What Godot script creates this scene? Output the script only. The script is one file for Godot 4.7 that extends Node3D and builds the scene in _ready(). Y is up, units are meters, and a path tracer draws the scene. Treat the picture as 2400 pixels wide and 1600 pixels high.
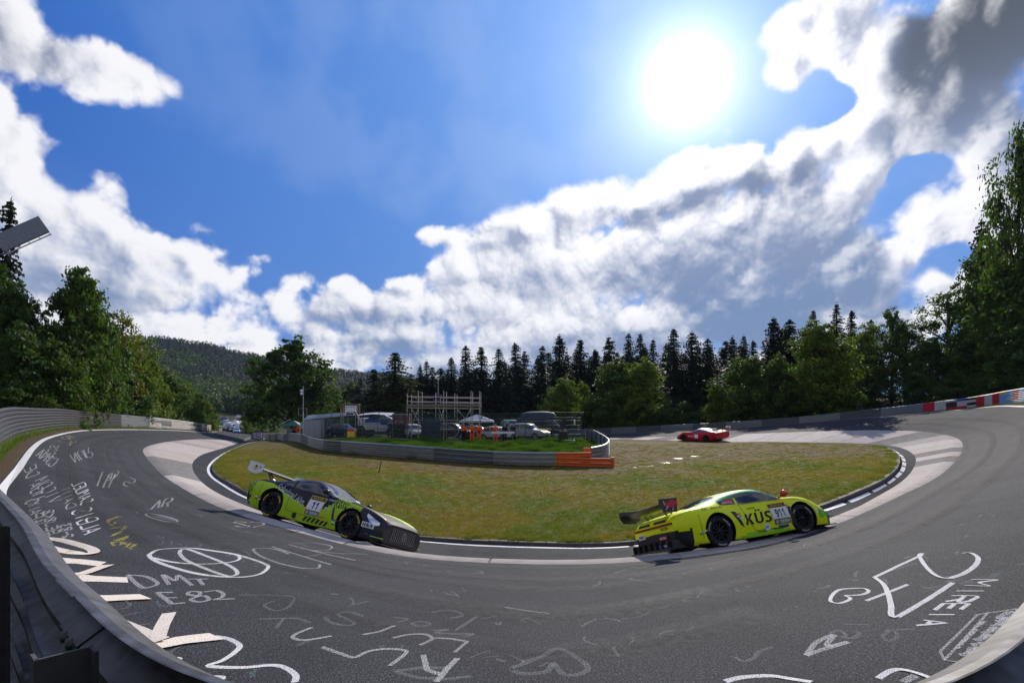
extends Node3D
# A banked concrete hairpin on a race track: camera behind the outer guard rail, cars in the bowl, a grass infield with a marshal camp, woods all round.
const EYE := 3.4                      # height of the eye above the lane the cars use
const SUN := Vector3(0.313, 0.6115, -1.0)   # towards the sun

func _ready() -> void:
	# camera: level, lens shifted upwards
	var cam := Camera3D.new()
	cam.name = "camera"
	cam.projection = Camera3D.PROJECTION_FRUSTUM
	cam.near = 0.1
	cam.far = 9000.0
	cam.size = 0.1 * 1600.0 / 1300.0
	cam.frustum_offset = Vector2(0.0, 0.1 * 185.0 / 1300.0)
	cam.position = Vector3(0, EYE, 0)
	add_child(cam)
	cam.current = true
	# sky and exposure
	var env := Environment.new()
	env.background_mode = Environment.BG_SKY
	env.tonemap_mode = Environment.TONE_MAPPER_LINEAR
	env.tonemap_exposure = 1.0
	env.background_energy_multiplier = 1.0
	env.fog_enabled = true
	env.fog_density = 0.00007
	env.fog_light_color = Color(0.72, 0.8, 0.92)
	env.sdfgi_enabled = true
	env.ssao_enabled = true
	env.ssil_enabled = true
	var sky := Sky.new()
	sky.sky_material = make_sky()
	env.sky = sky
	env.sky_rotation = Vector3(0, PI, 0)
	var we := WorldEnvironment.new()
	we.name = "world"
	we.environment = env
	add_child(we)
	# the sun, ahead of the camera and a little to the right
	var sun := DirectionalLight3D.new()
	sun.name = "sun"
	sun.light_energy = 1.6
	sun.light_color = Color(1.0, 0.96, 0.9)
	sun.light_angular_distance = 0.5
	sun.shadow_enabled = true
	add_child(sun)
	sun.look_at_from_position(SUN * 50.0, Vector3.ZERO)
	make_materials()
	build_terrain()
	build_road()
	build_rails()
	build_trees()
	build_cars()
	build_camp()
	build_details()

# ---------------------------------------------------------------- data: stations of the track edges (x, y, z) and coarse height grids
var cr := pv([-88.92,0.13,-170,-81.14,0.47,-153.99,-74.39,0.77,-140.12,-68.64,1.02,-128.29,-63.68,1.22,-118.08,-59.22,1.37,-109.14,-55.2,1.5,-101.14,-51.6,1.61,-93.84,-48.46,1.74,-87.04,-45.87,1.91,-80.61,-43.84,2.13,-74.49,-42.08,2.33,-68.74,-40.38,2.48,-63.38,-38.81,2.6,-58.36,-37.28,2.7,-53.7,-35.81,2.77,-49.36,-34.26,2.81,-45.38,-32.51,2.84,-41.8,-30.69,2.87,-38.56,-28.92,2.86,-35.56,-27.22,2.83,-32.8,-25.58,2.79,-30.25,-24.01,2.75,-27.89,-22.49,2.72,-25.71,-21.01,2.69,-23.71,-19.58,2.66,-21.84,-18.22,2.61,-20.08,-16.91,2.55,-18.41,-15.64,2.47,-16.82,-14.41,2.39,-15.29,-13.21,2.29,-13.79,-12.06,2.17,-12.29,-10.91,2.05,-10.83,-9.66,1.95,-9.52,-8.4,1.87,-8.25,-7.14,1.8,-7.06,-5.9,1.75,-5.92,-4.68,1.72,-4.8,-3.5,1.69,-3.71,-2.33,1.67,-2.62,-1.38,1.66,-1.69,-0.45,1.65,-1,0.69,1.65,-0.99,1.85,1.69,-1.78,3.19,1.78,-2.81,4.56,1.89,-3.89,5.94,2,-5.05,7.31,2.1,-6.28,8.66,2.19,-7.52,9.95,2.29,-8.74,11.2,2.38,-9.93,12.44,2.48,-11.12,13.68,2.57,-12.3,14.94,2.68,-13.49,16.24,2.79,-14.71,17.58,2.91,-15.96,18.98,3.04,-17.27,20.44,3.17,-18.65,21.99,3.32,-20.11,23.61,3.46,-21.66,25.32,3.62,-23.32,27.11,3.78,-25.1,29.01,3.93,-27.03,31.04,4.09,-29.09,33.21,4.26,-31.33,35.51,4.43,-33.85,37.88,4.59,-36.83,40.18,4.75,-40.48,42.42,4.88,-44.9,44.72,4.92,-50.04,45.7,4.6,-55.99,43.69,4.14,-61.78,39.69,3.52,-66.33,35.02,2.94,-69.92,30.33,2.45,-73.42,25.5,2.07,-76.94,20.7,1.72,-81.11,15.89,1.38,-86.35,10.72,1.01,-92.91,4.99,0.57,-101.43,-1.72,0.04,-112])
var cl := pv([-72.92,-0.85,-158,-68.71,-0.68,-147.87,-64.7,-0.52,-138.21,-60.94,-0.37,-129.17,-57.4,-0.23,-120.71,-54.05,-0.12,-112.81,-50.8,-0.04,-105.45,-47.63,-0.01,-98.61,-44.64,0.02,-92.2,-42.03,0.09,-86.12,-40.39,0.36,-80.26,-39.67,0.78,-74.62,-38.79,1.06,-69.35,-37.43,1.17,-64.5,-35.94,1.24,-60.04,-34.37,1.3,-55.92,-32.77,1.34,-52.12,-31.16,1.36,-48.6,-29.56,1.37,-45.36,-27.95,1.37,-42.36,-26.33,1.37,-39.6,-24.7,1.37,-37.07,-23.09,1.34,-34.74,-21.53,1.29,-32.56,-20.05,1.24,-30.51,-18.63,1.18,-28.6,-17.27,1.12,-26.79,-15.99,1.07,-25.1,-14.76,1.04,-23.5,-13.6,1.03,-22,-12.47,1.02,-20.59,-11.38,0.99,-19.29,-10.32,0.94,-18.08,-9.27,0.88,-16.97,-8.21,0.81,-15.98,-7.11,0.71,-15.14,-5.97,0.59,-14.47,-4.81,0.44,-13.92,-3.64,0.28,-13.48,-2.47,0.17,-13.13,-1.3,0.13,-12.87,-0.12,0.12,-12.7,1.06,0.13,-12.58,2.23,0.17,-12.53,3.4,0.23,-12.61,4.56,0.3,-12.85,5.69,0.35,-13.25,6.79,0.41,-13.83,7.86,0.46,-14.54,8.92,0.5,-15.37,9.99,0.53,-16.29,11.07,0.56,-17.3,12.19,0.58,-18.37,13.36,0.6,-19.52,14.58,0.62,-20.72,15.87,0.64,-21.98,17.23,0.66,-23.3,18.65,0.7,-24.69,20.13,0.76,-26.17,21.66,0.83,-27.76,23.25,0.93,-29.43,24.91,1.04,-31.22,26.65,1.17,-33.11,28.46,1.32,-35.13,30.32,1.5,-37.29,32.23,1.68,-39.62,34.12,1.88,-42.18,35.79,2.11,-45.08,36.67,2.34,-48.41,35.99,2.46,-51.88,33.6,2.4,-54.89,30.14,2.22,-57.29,26.27,1.99,-59.44,22.26,1.75,-61.64,18.46,1.53,-64.37,15.27,1.3,-68.08,12.55,1.07,-72.58,9.99,0.84,-77.58,7.47,0.61,-83.01,4.89,0.37,-88.86,2.19,0.11,-95])
var cc := pv([-71.76,-1.04,-156,-68.04,-0.93,-147.08,-64.39,-0.82,-138.34,-60.85,-0.72,-129.85,-57.44,-0.61,-121.69,-54.19,-0.51,-113.95,-51.11,-0.4,-106.7,-48.2,-0.28,-99.92,-45.45,-0.16,-93.59,-42.87,-0.05,-87.64,-40.46,0.06,-82.05,-38.26,0.14,-76.81,-36.25,0.21,-71.94,-34.42,0.26,-67.4,-32.73,0.3,-63.15,-31.15,0.35,-59.17,-29.68,0.4,-55.42,-28.29,0.45,-51.9,-26.94,0.5,-48.63,-25.58,0.55,-45.6,-24.22,0.59,-42.77,-22.91,0.61,-40.12,-21.62,0.63,-37.62,-20.35,0.64,-35.28,-19.09,0.63,-33.09,-17.86,0.63,-31.03,-16.66,0.61,-29.1,-15.48,0.59,-27.29,-14.34,0.55,-25.62,-13.21,0.51,-24.07,-12.09,0.47,-22.65,-10.96,0.41,-21.37,-9.78,0.3,-20.29,-8.55,0.11,-19.45,-7.31,-0.12,-18.85,-6.11,-0.35,-18.43,-4.98,-0.58,-18.14,-3.91,-0.81,-17.93,-2.87,-0.99,-17.78,-1.86,-1.1,-17.64,-0.88,-1.14,-17.5,0.06,-1.15,-17.38,0.97,-1.15,-17.3,1.86,-1.13,-17.24,2.72,-1.1,-17.21,3.58,-1.06,-17.22,4.47,-0.99,-17.28,5.43,-0.89,-17.4,6.47,-0.77,-17.62,7.59,-0.65,-18.01,8.79,-0.54,-18.58,10.05,-0.42,-19.3,11.34,-0.28,-20.14,12.65,-0.15,-21.1,13.95,-0.01,-22.19,15.26,0.11,-23.39,16.6,0.2,-24.69,17.97,0.27,-26.09,19.36,0.34,-27.58,20.79,0.42,-29.19,22.25,0.51,-30.91,23.75,0.61,-32.76,25.29,0.72,-34.73,26.85,0.82,-36.84,28.37,0.93,-39.07,29.76,1.05,-41.42,30.93,1.18,-43.8,31.7,1.28,-46.18,31.45,1.35,-48.32,29.78,1.38,-49.89,27.24,1.38,-51.06,24.26,1.33,-52.29,20.83,1.24,-53.98,17.27,1.14,-56.63,14.13,1.04,-60.51,11.48,0.93,-65.18,8.99,0.79,-70.01,6.58,0.64,-74.77,4.3,0.5,-79.35,2.12,0.36,-83.74,0,0.22,-88])
var cg := pv([-69.45,-1.16,-152,-65.85,-0.99,-144.69,-62.17,-0.82,-137.3,-58.42,-0.64,-129.79,-54.7,-0.47,-122.29,-51.16,-0.3,-115.02,-47.89,-0.15,-108.11,-44.94,-0.02,-101.52,-42.29,0.1,-95.19,-39.91,0.21,-89.1,-37.77,0.31,-83.3,-35.84,0.39,-77.93,-34.1,0.46,-73.05,-32.48,0.51,-68.59,-30.94,0.55,-64.44,-29.47,0.58,-60.53,-28.06,0.6,-56.85,-26.71,0.62,-53.39,-25.4,0.63,-50.15,-24.15,0.65,-47.12,-22.94,0.65,-44.27,-21.78,0.66,-41.59,-20.64,0.66,-39.06,-19.52,0.66,-36.66,-18.41,0.67,-34.4,-17.3,0.66,-32.28,-16.18,0.65,-30.31,-15.04,0.63,-28.49,-13.9,0.63,-26.81,-12.79,0.63,-25.25,-11.7,0.6,-23.78,-10.57,0.5,-22.48,-9.28,0.29,-21.5,-7.87,0,-20.89,-6.49,-0.29,-20.56,-5.24,-0.55,-20.44,-4.14,-0.73,-20.4,-3.15,-0.83,-20.35,-2.24,-0.88,-20.29,-1.39,-0.92,-20.24,-0.6,-0.94,-20.19,0.15,-0.96,-20.14,0.86,-0.97,-20.1,1.54,-0.98,-20.06,2.21,-0.99,-20.03,2.89,-0.98,-20.01,3.61,-0.96,-20.02,4.39,-0.91,-20.06,5.3,-0.83,-20.12,6.37,-0.73,-20.25,7.65,-0.6,-20.48,9.09,-0.41,-20.85,10.61,-0.18,-21.37,12.12,0.05,-22.07,13.59,0.26,-22.97,15,0.42,-24.05,16.38,0.53,-25.29,17.73,0.62,-26.67,19.07,0.7,-28.18,20.43,0.77,-29.81,21.81,0.85,-31.57,23.21,0.95,-33.47,24.61,1.06,-35.5,25.99,1.15,-37.67,27.3,1.23,-39.94,28.47,1.31,-42.22,29.32,1.37,-44.41,29.53,1.41,-46.51,28.88,1.42,-48.39,27.46,1.42,-49.88,25.44,1.38,-51.08,22.91,1.32,-52.32,19.85,1.23,-54.06,16.54,1.14,-56.82,13.58,1.04,-60.79,10.98,0.93,-65.43,8.45,0.79,-70.12,5.96,0.65,-74.69,3.62,0.51,-79.03,1.44,0.38,-83.1,-0.67,0.25,-87])
const INFIELD := [-0.35,-0.3,-0.25,-0.2,-0.14,-0.08,-0.02,0.04,0.11,0.17,0.23,0.29,0.33,0.35,0.33,0.26,0.08,-0.23,-0.63,-0.95,-1.1,-1.09,-0.94,-0.69,-0.39,-0.13,0.09,0.25,0.38,0.48,0.57,0.66,0.73,0.79,0.85,-0.34,-0.29,-0.24,-0.18,-0.13,-0.06,0.01,0.08,0.15,0.22,0.29,0.36,0.42,0.47,0.49,0.47,0.34,0.02,-0.5,-0.9,-1.02,-1.03,-0.84,-0.54,-0.2,0.08,0.28,0.42,0.52,0.61,0.69,0.77,0.83,0.89,0.94,-0.33,-0.29,-0.24,-0.18,-0.12,-0.05,0.02,0.09,0.17,0.25,0.33,0.41,0.48,0.54,0.59,0.61,0.56,0.28,-0.27,-0.69,-0.82,-0.82,-0.64,-0.33,0.03,0.3,0.46,0.57,0.65,0.73,0.8,0.87,0.93,0.98,1.02,-0.33,-0.29,-0.24,-0.18,-0.12,-0.05,0.02,0.1,0.18,0.26,0.35,0.43,0.51,0.57,0.62,0.64,0.61,0.38,-0.02,-0.37,-0.54,-0.53,-0.38,-0.11,0.21,0.45,0.59,0.68,0.76,0.83,0.9,0.96,1.02,1.06,1.1,-0.34,-0.29,-0.24,-0.19,-0.13,-0.06,0.02,0.09,0.18,0.26,0.35,0.43,0.51,0.58,0.62,0.63,0.6,0.45,0.18,-0.08,-0.23,-0.24,-0.12,0.09,0.33,0.53,0.66,0.75,0.83,0.91,0.98,1.05,1.1,1.14,1.18,-0.35,-0.3,-0.26,-0.2,-0.14,-0.07,0,0.08,0.17,0.25,0.34,0.43,0.51,0.58,0.64,0.67,0.66,0.57,0.37,0.16,0.03,0.01,0.11,0.27,0.45,0.61,0.73,0.82,0.91,0.99,1.06,1.12,1.17,1.21,1.24,-0.36,-0.32,-0.27,-0.22,-0.16,-0.09,-0.02,0.06,0.15,0.24,0.33,0.42,0.51,0.59,0.67,0.75,0.78,0.73,0.57,0.37,0.25,0.23,0.31,0.44,0.57,0.7,0.81,0.9,0.99,1.08,1.14,1.2,1.24,1.27,1.3,-0.37,-0.33,-0.29,-0.24,-0.18,-0.11,-0.04,0.04,0.13,0.23,0.32,0.42,0.52,0.62,0.73,0.83,0.9,0.9,0.76,0.56,0.45,0.43,0.49,0.59,0.69,0.8,0.91,1,1.09,1.16,1.21,1.26,1.3,1.33,1.34,-0.38,-0.35,-0.31,-0.26,-0.2,-0.14,-0.06,0.02,0.11,0.21,0.32,0.43,0.55,0.66,0.79,0.91,1,1.01,0.91,0.77,0.67,0.63,0.66,0.73,0.82,0.91,1,1.09,1.17,1.23,1.28,1.32,1.35,1.37,1.38,-0.39,-0.36,-0.32,-0.28,-0.22,-0.16,-0.09,0,0.1,0.21,0.33,0.46,0.59,0.72,0.85,0.98,1.08,1.1,1.04,0.95,0.88,0.84,0.84,0.88,0.94,1.02,1.1,1.18,1.25,1.3,1.35,1.38,1.39,1.4,1.41,-0.4,-0.37,-0.34,-0.29,-0.24,-0.18,-0.11,-0.02,0.09,0.2,0.34,0.48,0.63,0.77,0.91,1.05,1.16,1.19,1.16,1.11,1.07,1.05,1.04,1.04,1.07,1.12,1.18,1.25,1.32,1.37,1.4,1.42,1.42,1.42,1.41,-0.4,-0.38,-0.35,-0.31,-0.26,-0.2,-0.12,-0.03,0.08,0.21,0.35,0.52,0.69,0.84,0.99,1.15,1.26,1.29,1.27,1.23,1.22,1.26,1.24,1.2,1.19,1.2,1.24,1.29,1.36,1.41,1.43,1.43,1.42,1.41,1.4,-0.4,-0.38,-0.35,-0.32,-0.27,-0.21,-0.13,-0.04,0.08,0.22,0.38,0.57,0.78,0.97,1.14,1.3,1.39,1.41,1.36,1.31,1.32,1.43,1.46,1.35,1.27,1.24,1.24,1.29,1.34,1.39,1.4,1.4,1.39,1.38,1.37,-0.39,-0.38,-0.35,-0.32,-0.27,-0.21,-0.13,-0.03,0.09,0.24,0.42,0.64,0.9,1.15,1.34,1.46,1.52,1.49,1.41,1.34,1.37,1.45,1.49,1.4,1.29,1.21,1.2,1.22,1.27,1.31,1.33,1.34,1.33,1.33,1.32,-0.38,-0.36,-0.34,-0.31,-0.27,-0.21,-0.13,-0.02,0.11,0.28,0.48,0.73,1.03,1.32,1.53,1.6,1.59,1.53,1.43,1.35,1.38,1.45,1.47,1.37,1.22,1.12,1.09,1.12,1.16,1.2,1.22,1.24,1.25,1.25,1.24,-0.36,-0.35,-0.33,-0.3,-0.26,-0.2,-0.12,0,0.14,0.33,0.55,0.83,1.15,1.44,1.64,1.66,1.61,1.53,1.44,1.39,1.41,1.44,1.43,1.28,1.1,0.99,0.97,0.99,1.03,1.07,1.1,1.12,1.14,1.15,1.15,-0.33,-0.32,-0.3,-0.28,-0.24,-0.18,-0.1,0.02,0.18,0.38,0.62,0.91,1.23,1.5,1.64,1.65,1.57,1.48,1.42,1.38,1.38,1.36,1.28,1.12,0.96,0.86,0.84,0.85,0.89,0.93,0.97,1,1.02,1.04,1.05,-0.29,-0.28,-0.27,-0.25,-0.21,-0.16,-0.07,0.05,0.21,0.43,0.68,0.99,1.33,1.54,1.63,1.6,1.5,1.4,1.34,1.3,1.27,1.2,1.09,0.94,0.81,0.74,0.71,0.73,0.76,0.79,0.83,0.87,0.9,0.92,0.94,-0.24,-0.24,-0.23,-0.21,-0.17,-0.12,-0.04,0.08,0.25,0.51,0.83,1.21,1.48,1.6,1.61,1.54,1.42,1.32,1.24,1.18,1.11,1.02,0.9,0.78,0.68,0.61,0.59,0.6,0.63,0.66,0.7,0.74,0.77,0.8,0.83,-0.19,-0.18,-0.17,-0.16,-0.12,-0.07,0,0.12,0.3,0.58,0.97,1.37,1.56,1.6,1.56,1.47,1.35,1.23,1.13,1.04,0.95,0.85,0.74,0.63,0.55,0.5,0.48,0.48,0.51,0.54,0.58,0.61,0.65,0.68,0.71,-0.13,-0.12,-0.11,-0.1,-0.07,-0.02,0.06,0.17,0.35,0.63,0.97,1.29,1.46,1.5,1.45,1.36,1.24,1.12,1,0.9,0.79,0.69,0.58,0.5,0.43,0.38,0.37,0.37,0.39,0.42,0.45,0.49,0.53,0.57,0.6,-0.07,-0.06,-0.05,-0.03,-0.01,0.04,0.11,0.22,0.39,0.63,0.89,1.13,1.27,1.32,1.29,1.21,1.1,0.98,0.86,0.75,0.64,0.53,0.44,0.37,0.31,0.27,0.26,0.26,0.28,0.3,0.34,0.37,0.41,0.45,0.48,0,0.01,0.02,0.03,0.05,0.09,0.15,0.25,0.4,0.58,0.78,0.96,1.07,1.12,1.1,1.04,0.94,0.82,0.71,0.59,0.48,0.39,0.31,0.24,0.19,0.16,0.15,0.15,0.17,0.19,0.23,0.26,0.3,0.34,0.37,0.07,0.07,0.08,0.09,0.1,0.13,0.18,0.26,0.37,0.51,0.66,0.79,0.87,0.91,0.9,0.85,0.76,0.66,0.54,0.43,0.33,0.25,0.18,0.12,0.08,0.06,0.05,0.05,0.07,0.09,0.12,0.15,0.19,0.23,0.26,0.13,0.14,0.14,0.14,0.14,0.16,0.19,0.24,0.32,0.42,0.52,0.62,0.68,0.71,0.7,0.65,0.58,0.49,0.39,0.28,0.19,0.12,0.06,0.01,-0.03,-0.05,-0.05,-0.05,-0.04,-0.01,0.02,0.05,0.09,0.12,0.16,0.18,0.19,0.19,0.18,0.17,0.16,0.17,0.2,0.25,0.31,0.38,0.45,0.49,0.51,0.5,0.46,0.4,0.32,0.23,0.14,0.06,0,-0.06,-0.1,-0.13,-0.15,-0.15,-0.15,-0.13,-0.11,-0.08,-0.05,-0.02,0.02,0.06,0.23,0.24,0.24,0.22,0.18,0.14,0.13,0.13,0.15,0.19,0.24,0.28,0.31,0.32,0.31,0.28,0.22,0.16,0.08,0.01,-0.06,-0.12,-0.17,-0.2,-0.23,-0.24,-0.25,-0.24,-0.23,-0.2,-0.18,-0.15,-0.11,-0.08,-0.04,0.26,0.28,0.28,0.24,0.17,0.08,0.03,0.02,0.03,0.06,0.09,0.12,0.14,0.14,0.13,0.1,0.06,0,-0.06,-0.12,-0.18,-0.23,-0.27,-0.3,-0.32,-0.33,-0.34,-0.33,-0.32,-0.3,-0.27,-0.24,-0.21,-0.17,-0.13,0.26,0.29,0.3,0.28,0.18,0,-0.08,-0.09,-0.09,-0.08,-0.06,-0.04,-0.03,-0.03,-0.04,-0.06,-0.1,-0.14,-0.19,-0.24,-0.29,-0.34,-0.37,-0.4,-0.41,-0.42,-0.42,-0.42,-0.4,-0.38,-0.36,-0.33,-0.3,-0.26,-0.23,0.23,0.25,0.28,0.3,0.27,0.04,-0.12,-0.19,-0.21,-0.21,-0.2,-0.19,-0.18,-0.18,-0.19,-0.21,-0.24,-0.28,-0.32,-0.36,-0.4,-0.44,-0.47,-0.49,-0.5,-0.51,-0.51,-0.5,-0.49,-0.47,-0.44,-0.42,-0.38,-0.35,-0.32,0.16,0.17,0.17,0.16,0.15,0,-0.18,-0.28,-0.32,-0.33,-0.33,-0.33,-0.33,-0.33,-0.34,-0.36,-0.38,-0.41,-0.44,-0.48,-0.51,-0.54,-0.56,-0.58,-0.59,-0.6,-0.59,-0.59,-0.57,-0.55,-0.53,-0.5,-0.47,-0.44,-0.4,0.07,0.05,0.01,-0.09,-0.23,-0.26,-0.33,-0.39,-0.43,-0.45,-0.45,-0.46,-0.46,-0.46,-0.47,-0.49,-0.51,-0.53,-0.56,-0.59,-0.61,-0.64,-0.66,-0.67,-0.68,-0.68,-0.68,-0.67,-0.65,-0.63,-0.61,-0.58,-0.55,-0.52,-0.48,-0.03,-0.06,-0.13,-0.23,-0.35,-0.42,-0.46,-0.5,-0.54,-0.56,-0.57,-0.57,-0.58,-0.59,-0.6,-0.61,-0.63,-0.65,-0.67,-0.69,-0.71,-0.73,-0.74,-0.75,-0.76,-0.76,-0.75,-0.74,-0.73,-0.71,-0.69,-0.66,-0.63,-0.6,-0.56]
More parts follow.
